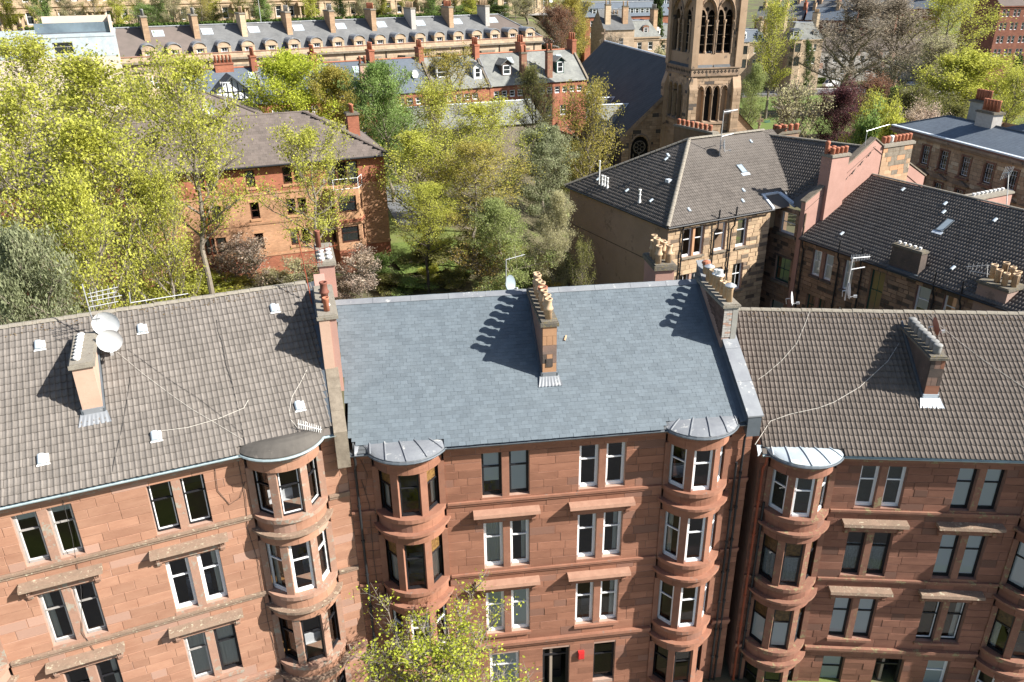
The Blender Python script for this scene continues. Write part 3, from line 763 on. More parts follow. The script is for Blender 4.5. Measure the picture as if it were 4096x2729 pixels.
        for k in range(N):
            for g in range(G): b.poly([grid[k][g], grid[k][g + 1], grid[k + 1][g + 1], grid[k + 1][g]])
            p, q = grid[k][G], grid[k + 1][G]; b.poly([p, (p[0], p[1], p[2] - .13), (q[0], q[1], q[2] - .13), q])
        ro = W.build(b, 'bow_roof', lm, smooth=(lm == 'felt'))
        if lm != 'felt':
            for k in range(3, N - 1, 3):
                rb = MB(); rb.tube([(p[0], p[1], p[2] + .015) for p in grid[k]], .03, 6); rb.build('lead_roll', lm, ro)
        gb = MB(); gb.tube([(c + 1.66 * math.sin(t), YC - 1.66 * math.cos(t), S1 + 2.70) for t in [(-1 + 2 * k / 16) * amax(1.66) for k in range(17)]], .05, 6); W.build(gb, 'bow_gutter', S['gutter'][1])
    # gutter along the eaves
    for (p, q) in runs():
        b = MB(); n = 6; i0 = len(b.v)
        for x in (p, q):
            for k in range(n + 1):
                t = PI * k / n; b.v.append((x, -.34 + .075 * math.cos(t), S1 + 2.74 - .075 * math.sin(t)))
        for k in range(n): b.f.append((k, k + 1, n + 2 + k, n + 1 + k)); b.mi.append(0)
        W.build(b, 'gutter', S['gutter'][0])
    # rooms behind the glass
    b = MB()
    for z in (S1 - .72, S2 - .72, S3 - .72): 
        b.m = 1; b.box(u0 + .1, u1 - .1, .27, 4.2, z - .05, z, 'b'); b.m = 0; b.poly([(u0 + .1, .27, z - .06), (u1 - .1, .27, z - .06), (u1 - .1, 4.2, z - .06), (u0 + .1, 4.2, z - .06)])
        for c in S['bays']: b.m = 1; disc(b, c, 1.1, z - .05, z, ymax=.3)
    b.m = 0; b.poly([(u0, .05, S1 + 2.5), (u1, .05, S1 + 2.5), (u1, 4.2, S1 + 2.5), (u0, 4.2, S1 + 2.5)])
    b.poly([(u0 + .05, 4.2, zg), (u1 - .05, 4.2, zg), (u1 - .05, 4.2, S1 + 2.5), (u0 + .05, 4.2, S1 + 2.5)])
    xs = [u0 + .1, u1 - .1] + [(S['pairs'][0][1] + S['pairs'][1][0]) / 2] + [(a + c2) / 2 for a, c2 in S['room_split']]
    for x in xs: b.box(x - .06, x + .06, .28, 4.19, zg, S1 + 2.49)
    W.build(b, 'rooms', ['room_wall', 'room_floor'])
    rb = MB(); rb.m = 0
    for (x, zf, y) in S.get('furniture', []):
        zf += H
        rb.box(x, x + .9, y, y + .5, zf, zf + .42); rb.box(x, x + .9, y + .42, y + .6, zf + .42, zf + .85)
    if rb.f: W.build(rb, 'armchair', 'fabric')
    # roof: deck, covering, ridge, back slope
    ye, ze, yr = -.34, S1 + 2.78, 6.0; zr = ze + (yr - ye) * T30; sl = (yr - ye) / math.cos(math.radians(30))
    XL, XR = S['xl'], S['xr']; ru0, ru1 = min(XL(ye), XL(yr)), max(XR(ye), XR(yr))
    b = MB(); b.poly([(XL(ye), ye + .05, ze - .02), (XR(ye), ye + .05, ze - .02), (XR(yr), yr, zr - .05), (XL(yr), yr, zr - .05)]); b.poly([(u1, 12.3, ze), (u0, 12.3, ze), (XL(yr), yr, zr - .05), (XR(yr), yr, zr - .05)])
    b.poly([(u0, ye + .05, ze - .03), (u1, ye + .05, ze - .03), (u1, .1, ze - .06), (u0, .1, ze - .06)])
    b.m = 1
    for uu in (u0 + .01, u1 - .01): b.poly([(uu, .0, zg), (uu, 12.0, zg), (uu, 12.0, ze), (uu, yr, zr - .06), (uu, .0, ze)])
    b.poly([(u0, 12.0, zg), (u1, 12.0, zg), (u1, 12.0, ze), (u0, 12.0, ze)])
    W.build(b, 'roof', [S['deck'], mor])
    P30 = math.radians(30)
    def keep(a, s):
        x = ru0 + a; y = ye + s * math.cos(P30)
        if x < S['xl'](y) or x > S['xr'](y): return False
        for bi, c in enumerate(S['bays']):
            lo, hi = (c - 1.62, c + 1.42)
            if S['bay_side'][bi] < 0: lo, hi = (u0 - 1, c + 1.46)
            if S['bay_side'][bi] > 0: lo, hi = (c - 1.46, u1 + 1)
            if lo < x < hi and y < 0.02: return False
        for (p, q, y0_, y1_) in S['roof_holes']:
            if p < x < q and y0_ < y < y1_: return False
        return True
    if S['cover'] == 'slate':
        g, wd = .172, .275; rows_ = int(sl / g); g = (sl - .1) / rows_
        roof_cover(root, (ru0, ye, ze), 0, P30, ru1 - ru0, rows_, wd, g, 'slate_new', 'slate', keep, 300, near=lambda a, s: s, name='slate', stagger=True, jitter=.005, seed=S['seed'])
        b = MB()
        for x0_ in np.arange(XL(yr), XR(yr) - .3, 1.6): 
            b = MB(); x1_ = min(x0_ + 1.6, XR(yr)) - .012; b.poly([(x0_, yr - .24, zr - .10), (x1_, yr - .24, zr - .10), (x1_, yr, zr + .05), (x0_, yr, zr + .05)]); b.poly([(x1_, yr + .24, zr - .10), (x0_, yr + .24, zr - .10), (x0_, yr, zr + .05), (x1_, yr, zr + .05)])
            W.build(b, 'lead_ridge', 'lead')
    else:
        rows_ = 23; g = (sl - .12) / rows_; wd = .1873
        roof_cover(root, (ru0, ye, ze), 0, P30, ru1 - ru0, rows_, wd, g, S['cover'], 'tile', keep, 300, near=S.get('tile_near'), name='roof_tile', jitter=.006, seed=S['seed'])
        def mk():
            r_ = MB(); n = 6
            for k in range(n + 1):
                t = PI * (.06 + .88 * k / n)
                for x in (0, .437): r_.v.append((x, .15 * math.cos(t), .115 * math.sin(t) + (.012 if x == 0 else 0)))
            for k in range(n): r_.f.append((2 * k, 2 * k + 1, 2 * k + 3, 2 * k + 2)); r_.mi.append(0)
            return r_.mesh('ridge_tile', 'grey_cope', True)
        me = cached('ridge', mk); n = int((XR(yr) - XL(yr)) / .447)
        for k in range(n): put(me, 'ridge_tile', root, (XL(yr) + .447 * k, yr, zr - .045 + rd.uniform(-.008, .008)), rd.uniform(-.01, .01))
        mo = MB(); rr = random.Random(5)
        for k in range(260):
            x = rr.uniform(u0, u1); y = yr - .17 - abs(rr.gauss(0, .22)); s_ = rr.uniform(.012, .035); z = ze + (y - ye) * T30 + .045
            mo.lathe([(s_, 0), (s_ * .7, s_ * .6), (.004, s_ * .8)], 5, (x, y, z), cap=False)
        mo.build('moss', 'moss', root, kind='stuff')
    S['root'], S['zr'], S['ze'], S['ye'], S['yr'] = root, zr, ze, ye, yr
    return root
def W2(fr, fill): return (fr, fill)
def roofz(S, y): return S['ze'] + (y - S['ye']) * T30

def bw(fr, fc, fl_, fr_=None, sg=None): return [(fr, fc, None if sg == 'gold_glass' else sg), (fr, fr_ or fl_, sg), (fr, fl_, sg)]
C_ = dict(name='slate_roofed_tenement', label='red sandstone tenement under the new blue-grey slate roof, between its two brown tiled neighbours', O=(-6.3195, 25.409), yaw=7.1, u0=0, u1=16.05, S1=-18.84, zg=-30.3,
    stone='red_stone', trim='red_trim', ledge='red_trim', mortar='mortar', hoods=['pale_ledge', 'pale_ledge'], seed=11, xl=lambda y: .34 - .12 * (y + .3), xr=lambda y: 15.60, pairs=[(5.11, 6.98), (8.98, 10.86)], bays=[2.3, 13.8], bay_side=[-1, 1],
    room_split=[(3.9, 3.9), (12.1, 12.1)], bay_roof=['lead', 'lead'], gutter=('lead_dark', 'lead_dark'), deck='slate_dark', cover='slate', roof_holes=[(7.75, 8.45, 2.03, 5.9)],
    win={(0, 0, 0): ('black', 'half_blind'), (0, 0, 1): ('black', 'blind'), (0, 1, 0): ('white', 'dark'), (0, 1, 1): ('white', 'dark'), (1, 0, 0): ('white', 'curtain'), (1, 0, 1): ('white', 'curtain_right'),
         (1, 1, 0): ('white', 'dark'), (1, 1, 1): ('white', 'curtain_right'), (2, 0, 0): ('white', 'pale_blind'), (2, 0, 1): ('white', 'pale_blind'), (2, 1, 0): ('white', 'dark'), (2, 1, 1): ('white', 'curtain_right')},
    bay_win=[[bw('black', 'dark', 'curtain_left', 'curtain_right', 'gold_glass'), bw('black', 'dark', 'curtain', 'curtain', 'gold_glass'), bw('white', 'dark', 'dark'), bw('white', 'dark', 'dark')],
             [bw('white', 'dark', 'dark'), bw('white', 'dark', 'curtain_left', 'dark'), bw('white', 'dark', 'dark'), bw('black', 'dark', 'dark')]],
    ground_holes=[(('white', 'pale_blind'), 5.2, 6.5, -29.4, -27.13), ('door', 7.55, 8.77, -30.3, -27.14), (('black', 'dark'), 9.88, 10.86, -29.4, -27.14)], furniture=[(13.2, -19.56, .6), (5.6, -19.56, 1.5), (2.0, -23.2, .9), (9.6, -26.8, 1.2)])
L_ = dict(name='tiled_tenement', label='pale pinkish sandstone tenement at the left with a grey-brown pantile roof', O=(-6.3195, 25.409), yaw=23.2, u0=-15.9, u1=0, S1=-17.85, zg=-29.3,
    stone='pink_stone', trim='pink_trim', ledge='mossy_ledge', mortar='mortar', hoods=['mossy_ledge', 'mossy_ledge'], seed=23, xl=lambda y: -15.9, xr=lambda y: -.22 + .135 * (y + .3), pairs=[(-6.81, -4.97), (-10.87, -9.12)], bays=[-2.2, -13.66], bay_side=[1, -1],
    room_split=[(-3.9, -3.9), (-12.1, -12.1)], bay_roof=['felt', 'felt'], gutter=('gutter_pale', 'gutter_pale'), deck='tile_dark', cover='tile', roof_holes=[(-8.45, -7.65, 2.08, 4.85)], tile_near=lambda a, s: s - a * .05,
    win={(0, 0, 0): ('mixed', 'dark'), (0, 0, 1): ('mixed', 'dark'), (0, 1, 0): ('grey', 'top_blind'), (0, 1, 1): ('grey', 'top_blind'), (1, 0, 0): ('white', 'dark'), (1, 0, 1): ('white', 'curtain_right'),
         (1, 1, 0): ('grey', 'curtain_left'), (1, 1, 1): ('grey', 'dark'), (2, 0, 0): ('grey', 'curtain'), (2, 0, 1): ('black', 'curtain'), (2, 1, 0): ('black', 'dark'), (2, 1, 1): ('black', 'curtain_right')},
    bay_win=[[bw('mixed', 'dark', 'dark'), bw('white', 'dark', 'curtain_left', 'dark'), bw('black', 'dark', 'dark'), bw('black', 'dark', 'dark')], [bw('white', 'dark', 'dark')] * 4],
    ground_holes=[(('black', 'dark'), -6.5, -5.4, -28.4, -26.13), ('door', -8.6, -7.4, -29.3, -26.13), (('white', 'dark'), -10.6, -9.5, -28.4, -26.13)], furniture=[(-2.9, -18.57, .5), (-2.6, -25.77, .3), (-2.0, -22.17, .8), (-6.4, -22.17, 1.3)])
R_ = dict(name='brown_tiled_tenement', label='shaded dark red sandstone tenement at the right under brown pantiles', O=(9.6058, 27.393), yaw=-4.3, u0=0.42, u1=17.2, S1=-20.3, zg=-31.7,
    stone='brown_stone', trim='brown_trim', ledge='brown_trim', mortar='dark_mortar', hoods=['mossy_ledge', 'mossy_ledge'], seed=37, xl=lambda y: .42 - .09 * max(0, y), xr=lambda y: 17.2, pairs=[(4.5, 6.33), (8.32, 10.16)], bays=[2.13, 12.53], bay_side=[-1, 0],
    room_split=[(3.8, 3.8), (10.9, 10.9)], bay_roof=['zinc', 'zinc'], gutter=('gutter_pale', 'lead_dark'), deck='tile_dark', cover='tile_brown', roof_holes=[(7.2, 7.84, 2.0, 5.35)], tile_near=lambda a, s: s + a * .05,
    win={(0, 0, 0): ('white', 'venetian'), (0, 0, 1): ('white', 'venetian'), (0, 1, 0): ('black', 'blind'), (0, 1, 1): ('black', 'blind'), (1, 0, 0): ('black', 'lace'), (1, 0, 1): ('black', 'lace'),
         (1, 1, 0): ('black', 'blind'), (1, 1, 1): ('black', 'blind'), (2, 0, 0): ('black', 'blind'), (2, 0, 1): ('black', 'blind'), (2, 1, 0): ('mixed', 'dark'), (2, 1, 1): ('mixed', 'curtain_right')},
    bay_win=[[bw('white', 'venetian', 'venetian'), bw('black', 'lace', 'lace', 'lace', 'stained_glass'), bw('black', 'blind', 'blind', 'blind', 'stained_glass'), bw('black', 'dark', 'dark')],
             [bw('black', 'dark', 'dark'), bw('black', 'blind', 'blind'), bw('black', 'dark', 'curtain_left', 'dark', 'stained_glass'), bw('white', 'dark', 'dark')]],
    ground_holes=[(('black', 'pale_blind'), 4.5, 5.47, -30.7, -28.45), ('door', 6.85, 8.1, -31.7, -28.43), (('white', 'pale_blind'), 9.15, 10.12, -30.7, -28.41)])
for S_ in (L_, C_, R_): front_building(S_)
# ------------------------------------------------------------------ chimneys, skews, pipes, dishes and cables of the three front roofs
LR, CR, RR_ = L_['root'], C_['root'], R_['root']
def plane_hit(S, px, py, lift=0.0):        # where a sight line meets the front slope, in the building's own space
    v = Vector(ray(px, py)); a = math.radians(S['yaw']); ux = Vector((math.cos(a), math.sin(a), 0)); uy = Vector((-math.sin(a), math.cos(a), 0))
    O = Vector((S['O'][0], S['O'][1], 0)); P0 = O + uy * S['ye'] + Vector((0, 0, S['ze'] + lift)); n = -uy * .5 + Vector((0, 0, math.cos(math.radians(30))))
    c = Vector((0, 0, H)); t = (P0 - c).dot(n) / v.dot(n); P = c + v * t
    return ((P - O).dot(ux), (P - O).dot(uy), P.z)
def loc2w(S, p):
    a = math.radians(S['yaw']); return (S['O'][0] + p[0] * math.cos(a) - p[1] * math.sin(a), S['O'][1] + p[0] * math.sin(a) + p[1] * math.cos(a), p[2])
def flash(root, S, x0, x1, y0, m='lead_dark', apron='lead', side_y1=None):
    """lead soakers up both flanks and an apron below a chimney"""
    for x, sg in ((x0, -1), (x1, 1)):
        b = MB(); xo = x + sg * .035
        y1 = side_y1
        b.prism([(min(x, xo) - .02, y0 - .05, roofz(S, y0 - .05)), (max(x, xo) + .02, y0 - .05, roofz(S, y0 - .05)), (max(x, xo) + .02, y0 - .05, roofz(S, y0) + .22), (min(x, xo) - .02, y0 - .05, roofz(S, y0) + .22)], (0, y1 - y0, (y1 - y0) * T30))
        b.build('lead_flashing', m, root)
    b = MB(); ya = y0 - .42; n = 14
    pts0 = [(x0 - .2 + (x1 - x0 + .4) * k / n, ya + .03 * (k % 2), roofz(S, ya) + .06) for k in range(n + 1)]
    pts1 = [(x0 - .1 + (x1 - x0 + .2) * k / n, y0 - .02, roofz(S, y0) + .10) for k in range(n + 1)]
    for k in range(n): b.poly([pts0[k], pts0[k + 1], pts1[k + 1], pts1[k]])
    b.box(x0 - .02, x1 + .02, y0 - .05, y0, roofz(S, y0) - .05, roofz(S, y0) + .26)
    b.build('lead_flashing', apron, root)
def stone_face(parent, x0, x1, y, z0, z1, n, mats, seed=1, d=.03):
    rd = random.Random(seed); h = (z1 - z0) / n
    for k in range(n):
        cuts = [x0, x1] if k % 2 == 0 else [x0, x0 + (x1 - x0) * .3, x0 + (x1 - x0) * .72, x1]
        for a, c in zip(cuts, cuts[1:]):
            b = MB(); b.box(a + .006, c - .006, y - d, y + .02, z0 + k * h + .006, z0 + (k + 1) * h - .006, 'k'); b.build('stone', rd.choice(mats), parent)
mat('stack_stone', (.17, .13, .11), (.27, .17, .13), rough=.95, scale=1.2, stretch=(1, 1, 2), spots=(.34, .23, .15), spot_scale=1.5, spot_at=.6, bump=.4, fine=.15)
mat('stack_dark', (.075, .062, .055), (.13, .10, .085), rough=.95, scale=1.2, spots=(.20, .16, .13), spot_scale=2, spot_at=.62, bump=.5, fine=.15)
mat('orange_stone', (.47, .27, .15), (.40, .22, .125), rough=.9, scale=2)
# the stack in the middle of the slate roof
ct = -12.44 + H
ch = stack(CR, 7.82, 8.40, 2.05, 5.75, roofz(C_, 2.05) - .1, ct, 'stack_stone', 'dark_cope', .16, .075, zback=roofz(C_, 5.75) - .1)
stone_face(ch, 7.83, 8.39, 2.05, roofz(C_, 2.05) + .25, ct - .01, 5, ['orange_stone', 'orange_stone', 'stack_dark', 'stack_stone'], 4)
b = MB(); b.box(7.98, 8.24, 1.995, 2.02, roofz(C_, 2.05) + .5, roofz(C_, 2.05) + .86); b.build('flue_door', 'stack_dark', ch)
flash(CR, C_, 7.82, 8.40, 2.05, side_y1=5.8)
for k in range(8): pot(ch, (8.11 + .03 * math.sin(k * 2.1), 2.36 + .445 * k, ct + .18), 'roll', 'red_pot' if k == 4 and False else 'buff_pot', .96 + .05 * math.sin(k * 3.3))
b = MB(); b.lathe([(.19, .74), (.2, .78), (.2, .86), (.14, .86)], 12, (8.11, 2.36 + .445 * 3, ct + .18), cap=False); b.build('pot_ring', 'red_pot', ch)
tag_ = thing('wood_offcut', 'small pale offcut lying on the slates right of the middle chimney', 'offcut', (0, 0, 0))
q = loc2w(C_, plane_hit(C_, 1299.5, 779)); b = MB(); b.box(-.03, .03, -.13, .13, 0, .05); b.build('offcut', 'buff_pot', tag_, (0, 0, 0)); tag_.location = (q[0], q[1], q[2] + .03); tag_.rotation_euler = (.5, 0, -.35)
# brick stack and lead-covered skew between the slate roof and the right-hand roof
bt = -12.42 + H
b = MB(); b.prism([(15.56, -.45, roofz(C_, -.45) - .5), (16.10, -.45, roofz(C_, -.45) - .5), (16.10, -.45, roofz(C_, -.45) + .40), (15.56, -.45, roofz(C_, -.45) + .40)], (0, 6.95, 6.95 * T30)); sk = b.build('party_wall', 'lead_dark', CR)
for k in range(5):
    y0_, y1_ = -.48 + 1.4 * k, -.48 + 1.4 * (k + 1) - .012; b = MB(); b.prism([(15.52, y0_, roofz(C_, y0_) + .40), (16.16, y0_, roofz(C_, y0_) + .40), (16.16, y0_, roofz(C_, y0_) + .46), (15.52, y0_, roofz(C_, y0_) + .46)], (0, y1_ - y0_, (y1_ - y0_) * T30)); b.build('lead_cope', 'lead', sk)
b = MB(); b.prism([(15.30, -.3, roofz(C_, -.3) + .03), (15.56, -.3, roofz(C_, -.3) + .03), (15.56, -.3, roofz(C_, -.3) + .12), (15.50, -.3, roofz(C_, -.3) + .06)], (0, 6.3, 6.3 * T30)); b.build('lead_gutter', 'lead_dark', sk)
ch = stack(CR, 15.47, 16.05, 2.75, 6.15, roofz(C_, 2.75), bt, 'mortar', 'grey_cope', .10, .09, zback=roofz(C_, 6.1))
def brick_face(parent, wall_xy, ang, length, z0f, z1, m, bh=.083, bl=.235, budget=240, seed=2, d=.022):
    """bricks on one face of a stack; z0f(t) is the foot line"""
    rd = random.Random(seed); me = cached(('bk', m, bh, bl), lambda: MB().box(.006, bl - .006, -d, .02, .006, bh - .006, 'k').mesh('brick', m)); n = 0; rest = MB()
    c, s = math.cos(ang), math.sin(ang); rows = int((z1 - min(z0f(0), z0f(length))) / bh)
    for r in range(rows):
        z = z1 - (r + 1) * bh; x = -(bl / 2 if r % 2 else 0)
        while x < length - .02:
            a = max(0, x); e = min(length, x + bl)
            if e - a > .05 and z > z0f((a + e) / 2) - .02:
                if n < budget: put(me, 'brick', parent, (wall_xy[0] + a * c, wall_xy[1] + a * s, z), ang, scale=((e - a) / bl, 1, 1)); n += 1
            x += bl
brick_face(ch, (15.47, 6.15), -PI / 2, 3.4, lambda t: roofz(C_, 6.15 - t) + .45, bt, 'dark_brick')
brick_face(ch, (15.47, 2.75), 0, .36, lambda t: roofz(C_, 2.75) + .45, bt, 'white_brick', seed=4)
b = MB(); b.box(15.84, 16.07, 2.72, 2.76, roofz(C_, 2.75) + .3, bt); b.build('render_strip', 'grey_render', ch)
for k in range(8):
    p = pot(ch, (15.76, 3.05 + .405 * k, bt + .13), 'plain', 'buff_pot', .88 + .06 * math.sin(k * 2.7))
    if k in (0, 6):
        b = MB(); b.lathe([(.27, .80), (.26, .83), (.02, .95)], 14); b.lathe([(.16, .70), (.16, .80)], 8, cap=False); b.build('cowl', 'metal', p)
    if k in (3, 4):
        b = MB(); b.lathe([(.22, .76), (.22, .80), (.13, .82), (.13, 1.02), (.02, 1.04)], 12); b.build('cowl', 'white_plastic', p)
    if k == 7:
        b = MB(); b.lathe([(.17, .72), (.24, .80), (.20, .90), (.06, .96)], 9); b.build('cowl', 'red_pot', p)
# stacks and skew between the left-hand roof and the slate roof, on the bisecting line
pw = put(None, 'party_wall', CR, (0, 0, 0), math.radians(8.05))
zl = lambda y: roofz(L_, y)
for (y0_, y1_) in ((-.45, .35), (.36, 1.2), (1.21, 2.03)):
    b = MB(); b.prism([(-.32, y0_, zl(y0_) - 1.4), (.16, y0_, zl(y0_) - 1.4), (.16, y0_, zl(y0_) + .14), (-.32, y0_, zl(y0_) + .14)], (0, y1_ - y0_, (y1_ - y0_) * T30)); b.build('skew_stone', 'skew_stone', pw)
b = MB(); b.prism([(-.30, 2.0, zl(2) - 1.5), (.14, 2.0, zl(2) - 1.5), (.14, 2.0, zl(2) + .10), (-.30, 2.0, zl(2) + .10)], (0, 4.2, 4.2 * T30)); b.prism([(-.30, 6.2, zl(6) - 1.5), (.14, 6.2, zl(6) - 1.5), (.14, 6.2, zl(6) + .10), (-.30, 6.2, zl(6) + .10)], (0, 6.0, -6.0 * T30)); b.build('gable_wall', 'pink_render', pw)
b = MB(); b.prism([(-.66, .0, zl(0) + .02), (-.32, .0, zl(0) + .02), (-.32, .0, zl(0) + .10), (-.5, .0, zl(0) + .05)], (0, 5.9, 5.9 * T30)); b.build('lead_gutter', 'lead_dark', pw)
lt = -11.55 + H
c1 = stack(pw, -.33, .30, 2.03, 5.3, zl(2) - .9, lt, 'pink_render', 'grey_cope', .12, .08, zback=zl(5.3) - .8)
b = MB(); b.box(-.335, .05, 2.0, 2.03, zl(2.0) + .1, lt - .01); b.build('rendered_face', 'beige_render', c1)
b = MB(); b.poly([(-.334, 5.3, zl(5.3)), (-.334, 2.0, zl(2.0) + .05), (-.334, 2.0, lt - .01), (-.334, 5.3, lt - .01)]); b.build('rendered_face', 'beige_render', c1)
for (yy, kd, mm, sc) in ((2.45, 'plain', 'red_pot', .75), (3.35, 'roll', 'brown_pot', .95), (4.3, 'plain', 'brown_pot', .62)): pot(c1, (.0, yy, lt + .15), kd, mm, sc)
for yy in (2.9, 3.9, 4.75): disc_cap(c1, (.02, yy, lt + .15), r=.14, h=.12)
c2 = stack(pw, -.02, .62, 6.9, 9.6, zl(4), -11.1 + H, 'pink_render', 'grey_cope', .12, .08)
pot(c2, (.1, 9.1, -10.95 + H), 'tall', 'brown_pot', .75)
for yy in (7.2, 7.75, 8.3): disc_cap(c2, (.14, yy, -10.95 + H), r=.13, h=.14); disc_cap(c2, (.46, yy + .1, -10.95 + H), r=.13, h=.14)
# stack on the left-hand roof
lt2 = -11.85 + H
c3 = stack(LR, -8.37, -7.73, 2.08, 4.8, roofz(L_, 2.08) - .1, lt2, 'beige_render', 'grey_cope', .13, .085, zback=roofz(L_, 4.8) - .1)
for k in range(8): disc_cap(c3, (-8.18 + .02 * k * .2, 2.42 + .30 * k, lt2 + .16), r=.125, h=.13)
flash(LR, L_, -8.37, -7.73, 2.08, side_y1=4.85)
# stack on the right-hand roof
rt = -14.33 + H
c4 = stack(RR_, 7.22, 7.80, 2.03, 5.3, roofz(R_, 2.03) - .1, rt, 'stack_dark', 'dark_cope', .10, .09, zback=roofz(R_, 5.3) - .1)
stone_face(c4, 7.23, 7.79, 2.03, roofz(R_, 2.03) + .26, rt - .01, 4, ['stack_dark', 'stack_dark', 'stack_stone', 'red_stone'], 9)
flash(RR_, R_, 7.22, 7.80, 2.03, apron='bright_lead', side_y1=5.35)
for k in range(8): pot(c4, (7.52 + .02 * math.sin(k), 2.35 + .385 * k, rt + .14), 'louvre', 'grey_pot', .98)
# roof vents
def vent_mesh():
    b = MB(); n = 7
    for k in range(n + 1):
        t = PI * k / n
        for y in (0, .36): b.v.append((.13 - .125 * math.cos(t), y, .035 + .10 * math.sin(t)))
    for k in range(n): b.f.append((2 * k, 2 * k + 2, 2 * k + 3, 2 * k + 1)); b.mi.append(0)
    b.f.append(tuple(2 * k for k in range(n + 1))); b.mi.append(0)
    b.m = 1; b.box(.27, .36, .02, .34, .0, .085); b.box(-.02, .38, -.06, .0, 0, .03)
    return b.mesh('roof_vent', ['vent', 'white_plastic'])
def vent(root, S, u, y): put(cached('vent', vent_mesh), 'roof_vent', root, (u - .15, y - .18, roofz(S, y - .18) + .045), rot=(math.radians(30), 0, 0))
for (u, y) in ((-9.61, 5.0), (-6.19, 5.01), (-9.71, .87), (-6.24, .87), (-1.31, 4.99), (-1.33, .9)): vent(LR, L_, u, y)
# downpipes
def fpipe(S, u, m='black_pipe', z0=None, z1=None, y=-.13, swan=True, name='downpipe'):
    zt = (z1 + H) if z1 else S['ze'] - .05; zb = (z0 + H) if z0 else S['zg'] + H
    pts = [(u, y, zb), (u, y, zt - .75)] + ([(u + .05, y - .14, zt - .45), (u + .05, -.34, zt - .03)] if swan else [(u, y, zt)])
    return pipe(S['root'], pts, .052, m, name)
fpipe(C_, .32); fpipe(C_, 15.66); fpipe(R_, .55, 'rust_pipe'); 
fpipe(C_, 15.44, z0=-30.2, z1=-18.0, swan=False); fpipe(R_, .78, z0=-30.2, z1=-20.0, swan=False)
b = MB(); b.box(9.15, 9.42, -.12, 0, -27.85 + H, -27.42 + H); b.box(9.17, 9.40, -.135, -.12, -27.8 + H, -27.47 + H); t_ = thing('alarm_box', 'small red alarm box on the wall between the open door and the ground floor window', 'alarm box'); b.build('case', 'sign_red', t_); t_.location = (C_['O'][0], C_['O'][1], 0); t_.rotation_euler = (0, 0, math.radians(7.1))

def dish(name_label, loc, toward, r=.45, m='dish_white', arm=True):
    """an offset dish; toward = the way it looks"""
    t = thing('satellite_dish', name_label, 'satellite dish', loc); q = Vector(toward).normalized().to_track_quat('Z', 'Y').to_euler()
    b = MB(); b.lathe([(.01, -.11 * r * 2), (r * .35, -.09 * r * 2), (r * .7, -.045 * r * 2), (r * .97, 0), (r, .01)], 20, cap=False, sy=1.08); put(b.mesh('reflector', m, True), 'reflector', t, rot=q)
    if arm:
        b = MB(); b.tube([(0, -r * .9, -.05), (0, -r * .75, .45 * r * 1.6)], .018, 5); b.box(-.05, .05, -r * .8 - .05, -r * .8 + .07, .45 * r * 1.6 - .06, .45 * r * 1.6 + .09); put(b.mesh('feed_arm', 'metal'), 'feed_arm', t, rot=q)
    b = MB(); b.tube([(0, 0, -.1), (0, 0, -.3)], .025, 5); b.tube([(0, 0, -.3), (0, -.3, -.3)], .02, 5); put(b.mesh('bracket', 'metal'), 'bracket', t, rot=q)
    return t
dish('larger white satellite dish with a rust stain, upper of two on the left chimney', loc2w(L_, (-7.28, 4.55, -11.35 + H)), (.35, -.9, -.12), .46)
dish('clean white satellite dish, lower of the two beside the left chimney', loc2w(L_, (-7.22, 3.85, -11.75 + H)), (.4, -.88, -.12), .43)
dish('rusty red satellite dish seen edge on beside the right-hand chimney', loc2w(R_, (8.35, 4.6, -13.95 + H)), (.99, -.12, .2), .38, 'dish_red')
dg = dish('grey-green satellite dish with a white mark behind the slate ridge', at(1173, 651, 34.5), (.8, -.6, .25), .36, 'dish_grey')
def aerial(label, pole, booms, m='metal', r=.022, group=None, er=.009):
    """pole = points; booms = (start, end, n elements, element length, element direction)"""
    o = Vector(pole[0]); t = thing('tv_aerial', label, 'aerial', tuple(o)); b = MB(); b.tube([Vector(p) - o for p in pole], r, 6); b.build('mast', m, t)
    for (p, q, n, el, ed) in booms:
        p, q = Vector(p) - o, Vector(q) - o; bb = MB(); bb.tube([p, q], r * .75, 5); e = Vector(ed).normalized() * el / 2
        bo = bb.build('boom', m, t)
        for k in range(n):
            c = p + (q - p) * ((k + .5) / n); e2 = MB(); e2.tube([c - e * (1 - .3 * k / max(1, n)), c + e * (1 - .3 * k / max(1, n))], er, 4); e2.build('element', m, bo)
    return t
def lw(S, u, y, z): return loc2w(S, (u, y, z + H))
# group of aerials on the left stack
aerial('tall mast of four long horizontal aerial booms on the left chimney', [lw(L_, -7.66, 4.75, -12.3), lw(L_, -7.75, 4.9, -9.85)],
       [(at(201, 676, 30.2), at(270, 660, 30.2), 5, .35, (0, 0, 1)), (at(203, 684, 30.1), at(268, 671, 30.1), 5, .3, (0, 0, 1)), (at(205, 693, 30.0), at(280, 679, 30.0), 6, .3, (0, 0, 1)), (at(206, 706, 29.9), at(272, 693, 29.9), 4, .3, (0, 0, 1))])
aerial('long thin aerial boom lying along the ridge of the left roof', [at(300, 697, 33.2), at(297, 672, 33.2)], [(at(300, 696, 33.2), at(432, 675, 34.6), 2, .5, (0, 0, 1))])
p0 = [plane_hit(L_, x, y, .35) for x, y in ((684, 974), (739, 988))]
aerial('small white comb-shaped aerial lying near the felt bow roof at the left', [loc2w(L_, plane_hit(L_, 700, 985)), loc2w(L_, (p0[0][0] + .3, p0[0][1], p0[0][2]))], [(loc2w(L_, p0[0]), loc2w(L_, p0[1]), 11, .34, (-.1, .6, .5))], 'white_plastic')
